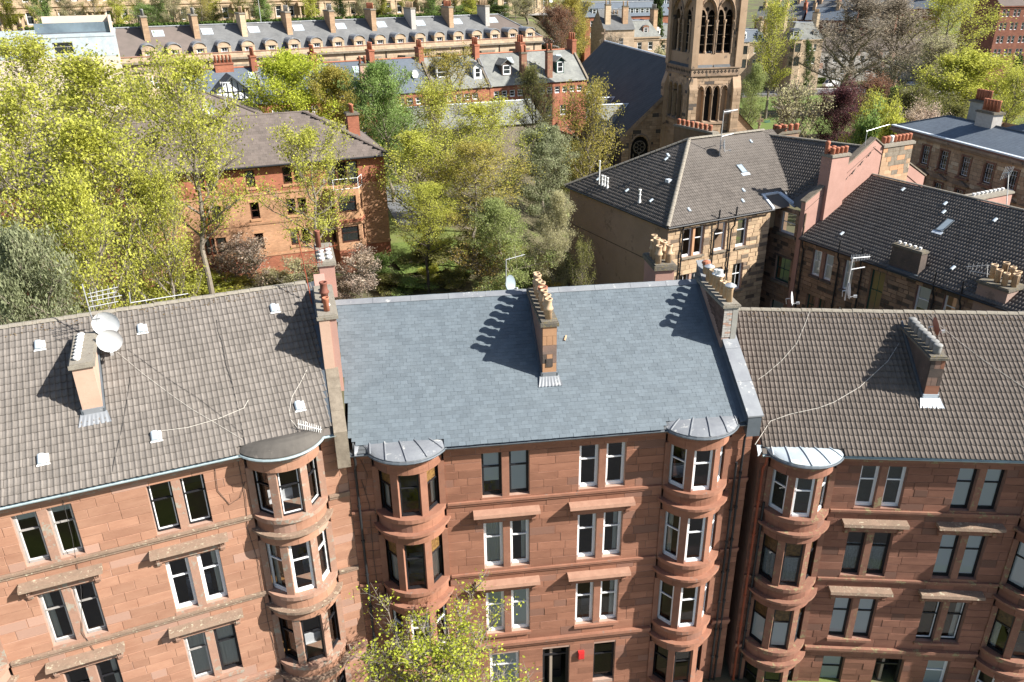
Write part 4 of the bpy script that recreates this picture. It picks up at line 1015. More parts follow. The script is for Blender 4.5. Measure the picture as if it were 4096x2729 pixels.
aerial('rusty mast with two aerials beside the pink party wall stacks', [lw(L_, .2, 4.9, -12.2), lw(L_, .0, 5.2, -9.1)], [(at(705, 582, 31.3), at(775, 563, 31.3), 6, .35, (0, 0, 1)), (at(690, 607, 31.2), at(742, 602, 31.2), 9, .3, (0, .3, 1))], 'rust_pipe')
aerial('grey pole aerial with one white boom standing behind the slate ridge', [at(1163, 662, 34.3), at(1163, 597, 34.3)], [(at(1163, 597, 34.3), at(1206, 585, 34.6), 3, .2, (0, 0, 1))])
# cables
def cable(label, S, pts, m='cable_pale', r=.010, lift=.06, name='cable'):
    P = [loc2w(S, plane_hit(S, x, y, lift)) for x, y in pts]; Q = []
    for a, c in zip(P, P[1:]):
        for k in range(4): Q.append(tuple(a[i] + (c[i] - a[i]) * k / 4 for i in range(3)))
    Q.append(P[-1]); o = Vector(Q[0]); t = MB().tube([Vector(q) - o for q in Q], r, 5).build(name, m, None, tuple(o)); t['label'] = label; t['category'] = 'cable'; return t
cable('pale cable sweeping in a long curve down the right roof to its gutter', R_, [(2065, 790), (2040, 830), (1975, 890), (1915, 925), (1880, 938), (1815, 952), (1770, 968), (1735, 1022)], r=.013)
cable('pale cable slanting from the right ridge down to the left skew', R_, [(1862, 712), (1850, 745), (1830, 790), (1795, 830), (1760, 860), (1742, 872)])
cable('thick white cable running from the right ridge out past the frame edge', R_, [(2120, 714), (2150, 740), (2200, 782), (2260, 828), (2340, 882), (2400, 925)], r=.014)
cable('pale cable running along the lower left roof between two vents', L_, [(372, 990), (430, 983), (500, 963), (560, 938), (570, 920)], r=.012)
cable('thin dark cable running straight down the left roof beside the chimney', L_, [(300, 860), (292, 920), (280, 985), (262, 1060), (258, 1085)], 'cable_dark', .009)
cable('dark cable zigzagging from the upper left roof to the eave', L_, [(498, 735), (500, 760), (510, 785), (520, 840), (535, 885), (545, 930), (552, 960), (560, 1000), (566, 1040)], 'cable_dark', .011)
cable('pale cable looping over the left roof by the pink party wall', L_, [(705, 850), (690, 880), (672, 910), (668, 925), (665, 945), (668, 965), (685, 985)], r=.011)
cable('dark cable crossing the left roof from chimney to bow', L_, [(290, 800), (350, 845), (400, 880), (455, 915), (520, 965), (560, 1000)], 'cable_dark', .008)
cable('pale cable crossing the left roof from dishes to the bow corner', L_, [(270, 810), (330, 860), (390, 905), (440, 940), (500, 975), (557, 1010)], r=.008)
def wall_cable(label, S, pts, r=.010, m='cable_dark'):
    Q = [Vector(loc2w(S, (u, -.03 - .04 * (i % 2) * .3, z + H))) for i, (u, z) in enumerate(pts)]; o = Q[0]
    t = MB().tube([q - o for q in Q], r, 5).build('cable', m, None, tuple(o)); t['label'] = label; t['category'] = 'cable'
wall_cable('loose black cable hanging down the pink wall left of its right bow', L_, [(-3.75, -15.5), (-3.72, -17), (-3.85, -18.4), (-3.7, -20), (-3.74, -23), (-3.6, -26)])
wall_cable('second loose black cable looping on the pink wall between window and bow', L_, [(-4.55, -15.6), (-4.6, -16.5), (-4.3, -17.2), (-3.9, -17.0), (-3.65, -16.4)])
wall_cable('thin black cable hanging past the leftmost windows of the pink wall', L_, [(-9.3, -15.4), (-9.35, -17), (-9.55, -19.2), (-9.9, -21), (-9.6, -22.6)])
wall_cable('tangle of black cable on the red wall beside the black downpipe', C_, [(.55, -16.5), (.75, -17.2), (.6, -17.9), (.5, -17.4), (.7, -18.6), (.65, -21), (.72, -24)])
# ------------------------------------------------------------------ rear blocks behind the crescent
P31 = math.radians(31)
def frame_pt(O, yaw, u, y): a = math.radians(yaw); return (O[0] + u * math.cos(a) - y * math.sin(a), O[1] + u * math.sin(a) + y * math.cos(a))
def roof_vent_small(root, q, rz, pitch, m='vent'):
    def mk():
        b = MB(); n = 5
        for k in range(n + 1):
            t = PI * k / n
            for y in (0, .34): b.v.append((-.12 * math.cos(t), y, .03 + .085 * math.sin(t)))
        for k in range(n): b.f.append((2 * k, 2 * k + 2, 2 * k + 3, 2 * k + 1)); b.mi.append(0)
        b.f.append(tuple(2 * k for k in range(n + 1))); b.mi.append(0)
        return b.mesh('roof_vent', m)
    put(cached(('rvs', m), mk), 'roof_vent', root, q, rot=Euler((pitch, 0, rz)))
def hip_cover(root, S_pts, m): pass
def tiled_slope(root, O2, ang, pitch, width, length, keep, m, budget, seed, w=.2, g=.32, near=None, kind='tile', name='roof_tile', sheet=True):
    rows = int(length / g)
    return roof_cover(root, O2, ang, pitch, width, rows, w, g, m, kind, keep, budget, near, name, stagger=(kind == 'slate'), jitter=.008, seed=seed)
def rooflight(root, q, rz, pitch, w=.6, l=.95):
    b = MB(); b.box(0, w, 0, l, .02, .09); o = put(b.mesh('rooflight', 'lead_dark'), 'rooflight', root, q, rot=Euler((pitch, 0, rz)))
    g = MB(); g.poly([(.06, .06, .095), (w - .06, .06, .095), (w - .06, l - .06, .095), (.06, l - .06, .095)]); put(g.mesh('pane', 'rooflight_glass'), 'pane', o)
    f = MB(); f.box(-.1, w + .1, -.28, 0, .01, .05); put(f.mesh('apron', 'bright_lead'), 'apron', o)
    return o

AO, AY = (11.5536, 56.3273), 26.8
A_ = thing('corner_tenement', 'blond stone rear tenement with a pink roughcast gable and hipped tiled roof', 'tenement', (AO[0], AO[1], 0), math.radians(AY))
az = -16.75 + H; ag = -29.6 + H
W = Wall(A_)
lights = [(1.47, 2.33, 1), (2.56, 3.42, 1), (4.51, 5.55, 2), (6.66, 7.69, 3)]
hl = []
for f in range(3):
    for (a, c, k) in lights: hl.append((a, c, -19.45 - 3.62 * f + H, -17.22 - 3.62 * f + H))
b = MB(); grid_wall(b, 0, 9.95, ag, az, hl, y=.03); W.build(b, 'wall', 'mortar')
sh = [(1.47, 3.42, h[2], h[3]) if h[0] < 3 else h for h in hl]
stones(W, [(az - .47 - 3.62 * 0, az), *[(-19.45 - 3.62 * f + H, -17.22 - 3.62 * f + H) for f in range(3)], *[(-17.22 - 3.62 * (f + 1) + H, -19.45 - 3.62 * f + H) for f in range(2)], (ag, -26.69 + H)], 0.0, 9.95, sh, 'blond_stone', hcourse=.31, lens=(.4, .55, .75, .95), proud=(-.03, .01), gap=.03, budget=300, seed=5, near=lambda a, z: -z)
for f in range(3):
    for i, (a, c, k) in enumerate(lights):
        window(W, a, -19.45 - 3.62 * f + H, -17.22 - 3.62 * f + H, c - a, 'white', ['dark', 'dark', 'dark', 'venetian'][i] if f == 0 else ['dark', 'curtain', 'pale_blind', 'dark'][i], t=.4, style='cross' if f == 1 else '')
    for (a, c) in ((1.4, 3.5), (4.4, 5.65), (6.55, 7.8)):
        b = MB(); b.box(a, c, -.12, .2, -19.60 - 3.62 * f + H, -19.453 - 3.62 * f + H); W.build(b, 'sill', 'skew_stone')
b = MB(); b.box(2.34, 2.55, 0, .2, -19.45 + H, -17.22 + H); W.build(b, 'mullion', 'orange_stone')
for u in (1.28, 4.3, 5.95): pipe(A_, [(u, -.12, ag), (u, -.12, az - 1.1 if u > 2 else az - .3), (u + .12, -.3, az - .75 if u > 2 else az - .1), (u + .12, -.38, az + .7 if u > 2 else az)], .06, 'black_pipe')
b = MB(); b.tube([(4.35, -.15, -20.9 + H), (4.7, -.4, -20.7 + H)], .06, 8); b.tube([(5.95, -.15, -21.1 + H), (5.65, -.3, -20.9 + H)], .06, 8); W.build(b, 'pipe_elbow', 'black_pipe')
# gable wall of roughcast and the other sides
G = Wall(A_, 0, 14.0, -PI / 2)
b = MB(); b.box(0, 14.0, 0, .3, ag, az, 'bt'); G.build(b, 'gable_wall', 'roughcast')
b = MB(); b.box(0, 14.0, -.015, 0, -20.05 + H, -19.98 + H); G.build(b, 'render_joint', 'stack_dark')
b = MB(); b.poly([(0, 14, ag), (18, 14, ag), (18, 14, az), (0, 14, az)]); b.poly([(9.95, .03, ag), (9.95, 3, ag), (9.95, 3, az), (9.95, .03, az)]); b.build('back_wall', 'sooty_stone', A_)
t31 = math.tan(P31); ar = 7.2; azr = az + (ar + .3) * t31
# roof deck under the covering
b = MB(); e = .3
b.poly([(-e, -e, az - .03), (11.6, -e, az - .03), (15.0, 7, azr - .06), (7.2 - .2, 7, azr - .06)]); b.poly([(-e, 14.3, az - .03), (-e, -e, az - .03), (7, 7, azr - .06)]); b.poly([(18, 14.3, az - .03), (-e, 14.3, az - .03), (7, 7, azr - .06), (18, 7, azr - .06)])
b.build('roof', 'tile_dark', A_)
cs = math.cos(P31)
def kA(a, s):
    x, y = -e + a, -e + s * cs
    if y > 7.05 or x + e < (y + e) * 1.0: return False
    if y < .95 and 9.6 < x: return False
    return x < 10.0 + (.0 if y < .4 else 0) + (5.2 * (y - .2) / 6.9 + 1.9 if y > .9 else 0)
tiled_slope(A_, (-e, -e, az), 0, P31, 16.5, 7.45 / cs, kA, 'tile_dark', 300, 7, near=lambda a, s: s)
tiled_slope(A_, (-e, 14.0 + e, az), -PI / 2, P31, 14.6, 7.45 / cs, lambda a, s: s * cs < min(a, 14.6 - a) + .05, 'tile_dark', 300, 8, near=lambda a, s: s)
def ridge_run(root, p, q, m='grey_cope', r=.15, step=.45, name='ridge_tile'):
    p, q = Vector(p), Vector(q); n = max(1, int((q - p).length / step)); d = (q - p) / n; rot = d.to_track_quat('X', 'Z').to_euler()
    def mk():
        r_ = MB(); k_ = 6
        for k in range(k_ + 1):
            t = PI * (.02 + .96 * k / k_)
            for x in (0, .98): r_.v.append((x, math.cos(t), .8 * math.sin(t) + (.06 if x == 0 else 0)))
        for k in range(k_): r_.f.append((2 * k, 2 * k + 1, 2 * k + 3, 2 * k + 2)); r_.mi.append(0)
        return r_.mesh(name, m, True)
    me = cached(('rr', m, name), mk)
    for k in range(n): put(me, name, root, tuple(p + d * k - Vector((0, 0, r * .25))), rot=rot, scale=(d.length, r, r))
ridge_run(A_, (-e, -e, az + .06), (7.0, 7.0, azr + .02), r=.17); ridge_run(A_, (-e, 14.3, az + .06), (7.0, 7.0, azr + .02), r=.17); ridge_run(A_, (7.0, 7.0, azr + .02), (15.0, 7.0, azr + .02), r=.17)
for (p, q) in (((-e, -e - .08, az - .06), (9.9, -e - .08, az - .06)), ((-e - .08, 14.2, az - .06), (-e - .08, -e, az - .06))):
    b = MB(); b.tube([p, q], .07, 7); b.build('gutter', 'black_pipe', A_)
def onA(u, y, l=.05): return (u, y, az + (y + e) * t31 + l)
for (u, y) in ((2.4, .6), (7.6, .6), (4.0, 5.6), (12.8, 5.9), (8.4, 1.5)): roof_vent_small(A_, onA(u, y), 0, P31)
for a, x in ((2.55, 1.08), (6.91, 1.04), (10.29, .96), (7.05, 4.64)): roof_vent_small(A_, (x, 14 - a, az + (x + e) * t31 + .04), -PI / 2, P31)
rooflight(A_, onA(9.5, 3.2, .03), 0, P31)
for (a, x, h_, r_) in ((3.32, .85, 2.0, .07), (3.74, .87, .85, .09), (4.11, .88, .85, .09), (4.6, .83, .85, .09), (9.37, .67, 1.0, .1)):
    zb = az + (x + e) * t31; b = MB(); b.tube([(x, 14 - a, zb - .1), (x, 14 - a, zb + h_)], r_ * .75, 8); b.tube([(x, 14 - a, zb + h_ - .04), (x, 14 - a, zb + h_ + .05)], r_ * 1.2, 8)
    if r_ > .08: b.lathe([(r_ * 1.2, h_ * .6), (r_ * 1.2, h_ * .66)], 8, (x, 14 - a, zb)); b.lathe([(r_ * 1.5, .0), (r_ * .9, .28)], 8, (x, 14 - a, zb + .0))
    b.build('flue', 'white_plastic', A_)
b = MB(); b.box(2.9, 3.35, 4.05, 4.5, az + 3.1 * t31, az + 3.3 * t31 + .22); b.build('flue_base', 'bright_lead', A_)
# the small rear wing that turns the corner: wall, window, door, roof with lead valley
WB = Wall(A_, 11.4, 0, math.radians(-89.8))
wh = [(-.30, 1.26, -18.95 + H, -17.2 + H), (-.25, 1.34, -22.95 + H, -20.9 + H), (-.2, 1.2, -26.6 + H, -24.7 + H)]
b = MB(); grid_wall(b, -1.6, 2.2, ag, az - .1, wh, y=.03); WB.build(b, 'wall', 'mortar')
stones(WB, [(-17.2 + H, az - .1), (-18.95 + H, -17.2 + H), (-20.9 + H, -18.95 + H), (-22.95 + H, -20.9 + H), (ag, -22.95 + H)], -1.6, 2.2, wh, 'sooty_stone', hcourse=.33, lens=(.4, .6, .8), proud=(-.03, .01), gap=.025, budget=130, seed=6, near=lambda a, z: -z)
window(WB, -.30, wh[0][2], wh[0][3], 1.56, 'white', 'dark', t=.48); window(WB, -.25, wh[1][2], wh[1][3], 1.59, 'green', 'dark', t=.48, style='cross'); window(WB, -.2, wh[2][2], wh[2][3], 1.4, 'green', 'pale_blind', t=.45)
for z in (-18.95, -22.95): b = MB(); b.box(-.45, 1.5, -.12, .15, z - .22 + H, z - .003 + H); WB.build(b, 'sill', 'skew_stone')
b = MB(); b.box(-.45, 1.45, -.05, .1, -20.88 + H, -20.72 + H); WB.build(b, 'lintel', 'stack_dark')
def toA(uB, yB): a = math.radians(-89.8); return (11.4 + uB * math.cos(a) - yB * math.sin(a), uB * math.sin(a) + yB * math.cos(a))
vl, vt, r2, e2 = toA(-.45, .70), toA(-7.1, 3.8), toA(2.15, 6.5), toA(2.15, -.15)
b = MB(); b.poly([(*vl, -16.62 + H), (*e2, -16.68 + H), (*r2, -12.55 + H), (*vt, -12.68 + H)]); b.poly([(*r2, -12.55 + H), (*toA(2.15, 13.3), -16.6 + H), (*toA(-8, 13), -16.6 + H), (*vt, -12.68 + H)]); b.build('roof', 'tile_dark', A_)
ang = math.atan2(r2[1] - vt[1], r2[0] - vt[0]); dx, dy = math.cos(ang), math.sin(ang)
hd = abs((vl[0] - vt[0]) * dy - (vl[1] - vt[1]) * dx); pit = math.atan2(3.96, hd); og = (vl[0] - dx * .6 , vl[1] - dy * .6, -16.60 + H)
og = (og[0] - dx * 6, og[1] - dy * 6, og[2])
def kB1(a, s):
    h = s * math.cos(pit); x, y = og[0] + a * dx - h * dy, og[1] + a * dy + h * dx
    tt = s * math.sin(pit) / 4.0
    if tt > 1: return False
    vx = vl[0] + (vt[0] - vl[0]) * tt; vy = vl[1] + (vt[1] - vl[1]) * tt
    return (x - vx) * dx + (y - vy) * dy > 0.05 and y > e2[1] + .05
tiled_slope(A_, og, ang, pit, 17, 4.0 / math.sin(pit), kB1, 'tile_dark', 240, 9, near=lambda a, s: s)
ridge_run(A_, (*vt, -12.62 + H), (*r2, -12.50 + H), r=.15)
b = MB(); b.tube([(*vl, -16.52 + H), (vl[0] + (vt[0] - vl[0]) * .5, vl[1] + (vt[1] - vl[1]) * .5, -14.58 + H), (*vt, -12.58 + H)], .10, 6); b.build('lead_valley', 'lead', A_)
b = MB(); b.prism([(9.75, -.32, az - .06), (9.95, -.32, az - .06), (9.95, -.32, az + .14), (9.75, -.32, az + .14)], (0, 1.25, 1.25 * t31)); b.prism([(9.75, .93, az + .72), (11.5, .93, az + .72), (11.5, .93, az + .9), (9.75, .93, az + .9)], (0, .2, 0)); b.prism([(11.45, 1.0, az + .6), (11.75, 1.0, az + .6), (11.75, 1.0, az + .86), (11.45, 1.0, az + .86)], (.5, -1.4, -.75)); b.build('lead_parapet', 'bright_lead', A_)
b = MB(); b.poly([(9.97, .93, az - 2), (11.6, .93, az - 2), (11.6, .93, az + .75), (9.97, .93, az + .75)]); b.build('wall', 'blond_stone', A_)
aerial('tall grey mast with a comb aerial and white dish on the rear hipped roof', [frame_pt(AO, AY, 8.66, 5.09) + (-13.6 + H,), frame_pt(AO, AY, 8.70, 5.09) + (-9.9 + H,)], [(frame_pt(AO, AY, 8.7, 5.05) + (-10.0 + H,), frame_pt(AO, AY, 10.3, 5.3) + (-9.98 + H,), 12, .35, (0, .5, 1)), (frame_pt(AO, AY, 8.7, 5.05) + (-11.9 + H,), frame_pt(AO, AY, 10.1, 5.3) + (-11.85 + H,), 3, .3, (0, 1, .3))], r=.035)
dish('white dish edge on beside the tall mast on the rear hipped roof', frame_pt(AO, AY, 8.95, 4.9) + (-12.6 + H,), (.97, -.25, .1), .55)

# tall rear stack behind the right end of the slate roof
b = stack(CR, 14.5, 15.42, 9.0, 10.9, -19 + H, -12.95 + H, 'pink_render', 'dark_cope', .22, .10)
for k, (x, y, kd, sc) in enumerate(((14.68, 9.3, 'roll', 1.0), (15.2, 9.35, 'roll', 1.0), (14.72, 9.85, 'tall', 1.05), (15.1, 9.9, 'roll', 1.0), (14.7, 10.3, 'roll', .95), (15.15, 10.35, 'plain', 1.1), (14.85, 10.7, 'tall', .95))): pot(b, (x, y, -12.70 + H), kd, 'buff_pot', sc)

# ---------------------------------------------------------------- the lower block that runs towards the crescent
a_ = math.radians(AY); BO = (AO[0] + 11.4 * math.cos(a_), AO[1] + 11.4 * math.sin(a_)); BY = -63.0
B_ = thing('rear_tenement', 'dark stone rear tenement below the pink gable, its tiled roof falling to the courtyard', 'tenement', (BO[0], BO[1], 0), math.radians(BY))
bz = -18.75 + H; bg = -30 + H; W = Wall(B_); t30 = T30
wl = [(3.43, 4.26, -21.42, -19.37, 'white', 'blind'), (4.60, 5.41, -21.42, -19.37, 'white', 'blind'), (6.45, 7.32, -21.6, -19.3, 'white', 'blind'), (8.8, 10.0, -22.9, -19.3, 'green', 'dark'), (12.54, 13.6, -21.6, -19.22, 'white', 'half_blind'), (14.6, 15.5, -21.2, -19.2, 'white', 'dark'),
      (3.43, 4.26, -25.0, -23.0, 'green', 'dark'), (4.60, 5.41, -25.0, -23.0, 'green', 'dark'), (12.54, 13.6, -25.2, -22.9, 'white', 'dark'), (6.45, 7.32, -25.2, -22.9, 'white', 'dark')]
hl = [(a, c, p + H, q + H) for (a, c, p, q, *_) in wl]
b = MB(); grid_wall(b, 2.1, 26, bg, bz, hl, y=.03); W.build(b, 'wall', 'dark_mortar')
zz = sorted({bz, -19.3 + H, -21.42 + H, -23.0 + H, -25.0 + H, bg})
stones(W, list(zip(zz, zz[1:])), 2.1, 22, [(min(h[0], 3.43) if h[0] < 6 else h[0], 5.41 if h[0] < 6 else h[1], h[2], h[3]) for h in hl], 'sooty_stone', hcourse=.31, lens=(.4, .55, .75, .95), proud=(-.03, .01), gap=.025, budget=300, seed=15, near=lambda a, z: -z)
for (a, c, p, q, fr, fi) in wl:
    window(W, a, p + H, q + H, c - a, fr, fi, t=.42, style='cross' if fr == 'green' else '')
    s_ = MB(); s_.box(a - .1, c + .1, -.12, .15, p - .17 + H, p - .003 + H); W.build(s_, 'sill', 'stack_dark')
for u in (2.55, 6.05, 8.1, 13.95, 15.9): pipe(B_, [(u, -.12, bg), (u, -.12, bz - .9), (u, -.36, bz - .45), (u, -.36, bz + (.9 if u > 3 else 0))], .06, 'black_pipe')
b = MB(); e = .3; bzr = bz + (6.8 + e) * t30
b.poly([(2.1, -e, bz - .03), (27, -e, bz - .03), (27, 6.8, bzr - .06), (2.1, 6.8, bzr - .06)]); b.poly([(27, 13.9, bz - .03), (2.1, 13.9, bz - .03), (2.1, 6.8, bzr - .06), (27, 6.8, bzr - .06)]); b.build('roof', 'tile_dark', B_)
tiled_slope(B_, (2.15, -e, bz), 0, math.radians(30), 24.5, (6.8 + e) / math.cos(math.radians(30)) - .05, lambda a, s: not (10.05 < a + 2.15 < 12.5 and s < 1.25), 'tile_dark', 300, 10, near=lambda a, s: s + a * .08)
ridge_run(B_, (2.1, 6.8, bzr + .02), (26.5, 6.8, bzr + .02), r=.14)
b = MB(); b.tube([(2.2, -e - .08, bz - .06), (20, -e - .08, bz - .06)], .07, 7); b.build('gutter', 'black_pipe', B_)
def onB(u, y, l=.05): return (u, y, bz + (y + e) * t30 + l)
for (u, y) in ((4.9, .9), (14.0, 1.0), (5.6, 5.9), (9.4, 5.6), (13.4, 5.3), (9.9, 4.9)): roof_vent_small(B_, onB(u, y), 0, math.radians(30))
rooflight(B_, onB(10.6, 3.5, .03), 0, math.radians(30), .55, 1.3)
ch = stack(B_, 10.12, 12.41, -.02, .62, bz - .3, -17.2 + H, 'stack_dark', 'dark_cope', .12, .05); 
b = MB(); b.box(10.0, 12.55, -.2, .75, bz - .25, bz + .12); b.build('lead_flashing', 'lead_dark', ch)
for k in range(5): disc_cap(ch, (10.4 + .4 * k, .3, -17.05 + H), r=.11, h=.2)
# pink crow gable with two stacks
gz = -29.8 + H
prof = [(-.1, gz), (13.2, gz), (13.2, -15.55 + H), (10.9, -14.3 + H), (10.9, -12.6 + H), (7.5, -12.6 + H), (6.45, -11.95 + H), (3.6, -13.75 + H), (1.5, -15.15 + H), (-.1, -16.05 + H)]
b = MB(); b.prism([(2.1, y, z) for y, z in prof], (-.42, 0, 0)); gw = b.build('gable_wall', 'pink_render', B_)
for (p, q) in (((-.2, -16.0), (1.6, -14.98)), ((3.45, -13.74), (6.45, -11.80)), ((6.45, -11.80), (7.6, -12.52)), ((10.85, -14.12), (13.35, -15.50))):
    n = 4
    for k in range(n):
        p0 = [p[i] + (q[i] - p[i]) * (k + .01) / n for i in (0, 1)]; p1 = [p[i] + (q[i] - p[i]) * (k + .99) / n for i in (0, 1)]
        b = MB(); b.prism([(2.16, p0[0], p0[1] + H - .04), (2.16, p1[0], p1[1] + H - .04), (2.16, p1[0], p1[1] + H + .07), (2.16, p0[0], p0[1] + H + .07)], (-.56, 0, 0)); b.build('skew_stone', 'skew_stone', gw)
s1 = stack(B_, 1.42, 2.45, 1.62, 3.44, -18.0 + H, -12.75 + H, 'pink_render', 'grey_cope', .16, .09)
for k, (x, y) in enumerate(((2.2, 1.85), (2.2, 2.3), (2.2, 2.75), (2.2, 3.2), (1.7, 1.95), (1.7, 2.45))): pot(s1, (x, y, -12.55 + H), 'beehive', 'red_pot', .95)
p = pot(s1, (1.75, 1.72, -12.55 + H), 'louvre', 'red_pot', 1.0); p.scale = (1, 1, 2.2)
s2 = stack(B_, 1.55, 2.16, 7.5, 10.9, -16 + H, -12.62 + H, 'tan_stone', 'grey_cope', .2, .12)
stone_face(s2, 7.5, 10.9, 0, 0, 1, 1, ['tan_stone'], 3) if False else None
for k in range(8): pot(s2, (1.85, 7.75 + .42 * k, -12.36 + H), 'beehive', 'white_plastic' if k == 2 else 'red_pot', 1.0)
for r in range(6):                                                  # weathered blocks on the sunny face of the back stack
    x = 7.5 + .28 * r
    while x < 10.85 and r < 6:
        w_ = RND.choice((.5, .7, .9)); xe = min(10.9, x + w_)
        b = MB(); b.box(2.14, 2.175, x + .01, xe - .01, -12.64 + H - .38 * (r + 1), -12.66 + H - .38 * r); b.build('stone', RND.choice(['orange_stone', 'tan_stone', 'skew_stone', 'skew_stone']), s2); x = xe
aerial('short aerial pole with one boom on the pink gable peak', [frame_pt(BO, BY, 1.9, 5.6) + (-12.3 + H,), frame_pt(BO, BY, 1.9, 5.6) + (-11.2 + H,)], [(frame_pt(BO, BY, 1.9, 5.5) + (-11.2 + H,), frame_pt(BO, BY, 1.9, 8.0) + (-10.9 + H,), 3, .15, (0, 0, 1))])
# broad roughcast stack at the far end of the block
s3 = stack(B_, 16.6, 18.55, -.05, 2.3, bg, -17.82 + H, 'roughcast', 'dark_cope', .16, .10)
for k, (x, y) in enumerate(((16.8, .9), (16.9, 1.9), (17.4, .5), (17.5, 1.7), (18.0, .3), (18.15, 1.2), (18.4, .6))): pot(s3, (x, y, -17.64 + H), 'plain', 'buff_pot', 1.15 + .1 * (k < 2))
aerial('bundle of aerials lying against the broad roughcast stack at the right', [frame_pt(BO, BY, 16.5, 1.0) + (-18 + H,), frame_pt(BO, BY, 16.3, 1.0) + (-16.9 + H,)], [(frame_pt(BO, BY, 15.2, .6) + (-17.3 + H,), frame_pt(BO, BY, 16.6, 1.6) + (-16.9 + H,), 7, .5, (0, 0, 1)), (frame_pt(BO, BY, 15.3, .9) + (-17.6 + H,), frame_pt(BO, BY, 17.0, .3) + (-17.2 + H,), 6, .5, (.3, 0, 1))], 'white_plastic')
aerial('tall aerial mast with two booms standing before the dark courtyard wall', [at(1941, 690, 40), at(1960, 592, 40)], [(at(1955, 594, 40), at(1999, 590, 40.5), 12, .35, (0, .4, 1)), (at(1952, 620, 40), at(1987, 614, 40.4), 5, .12, (0, 0, 1))], r=.035)
dish('white dish on an arm low on the tall courtyard aerial mast', at(1951, 668, 40), (.97, -.2, .1), .4)
dish('small white dish by the black downpipe in the courtyard corner', at(1820, 686, 41), (.9, -.4, .2), .35)
# ------------------------------------------------------------------ the church
def arch_pts(xa, xb, zs, za, n=7):
    xm = (xa + xb) / 2; L = []
    for k in range(n + 1):
        t = k / n * PI / 2; L.append((xa + (xm - xa) * (1 - math.cos(t)) ** 1.05, zs + (za - zs) * math.sin(t)))
    return L + [(xa + xb - x, z) for x, z in reversed(L[:-1])]
def arch_wall(b, a0, a1, z0, z1, ops, y=0.0, d=.4, back=None):
    """front sheet with pointed openings (xa, xb, sill, spring, apex) and their reveals"""
    x = a0
    for (xa, xb, zb, zs, za) in sorted(ops):
        if xa > x: b.poly([(x, y, z0), (xa, y, z0), (xa, y, z1), (x, y, z1)])
        if zb > z0: b.poly([(xa, y, z0), (xb, y, z0), (xb, y, zb), (xa, y, zb)])
        P = arch_pts(xa, xb, zs, za)
        for p, q in zip(P, P[1:]): b.poly([(p[0], y, p[1]), (q[0], y, q[1]), (q[0], y, z1), (p[0], y, z1)])
        E = [(xa, zb)] + P + [(xb, zb)]
        for p, q in zip(E, E[1:]): b.poly([(p[0], y, p[1]), (p[0], y + d, p[1]), (q[0], y + d, q[1]), (q[0], y, q[1])])
        b.poly([(xa, y, zb), (xb, y, zb), (xb, y + d, zb), (xa, y + d, zb)])
        x = xb
    if a1 > x: b.poly([(x, y, z0), (a1, y, z0), (a1, y, z1), (x, y, z1)])
    return b
def moulding(W, P, r, y, m, name='hood_mould'):
    b = MB(); b.tube([(x, y, z) for x, z in P], r, 5); W.build(b, name, m)
CH = thing('church', 'gothic stone church with a square belfry tower, steep dark slate nave and side gables', 'church', (0, 0, 0))
cs_, ct_ = 'church_stone', 'church_trim'
TO, TY = (23.18, 105.48), 12.0
cg = -30.5 + H
mat('void_shade', (.012, .011, .010), rough=1)  # near-black sheets paint in the shade deep inside the church openings
mat('tower_stone', (.41, .295, .20), (.31, .215, .14), rough=.92, scale=.5, rnd=.2, spots=(.13, .105, .085), spot_scale=.45, spot_at=.60, bump=.3, bscale=6, fine=.15, tint=(.09, .075, .065), tint_p=.10)
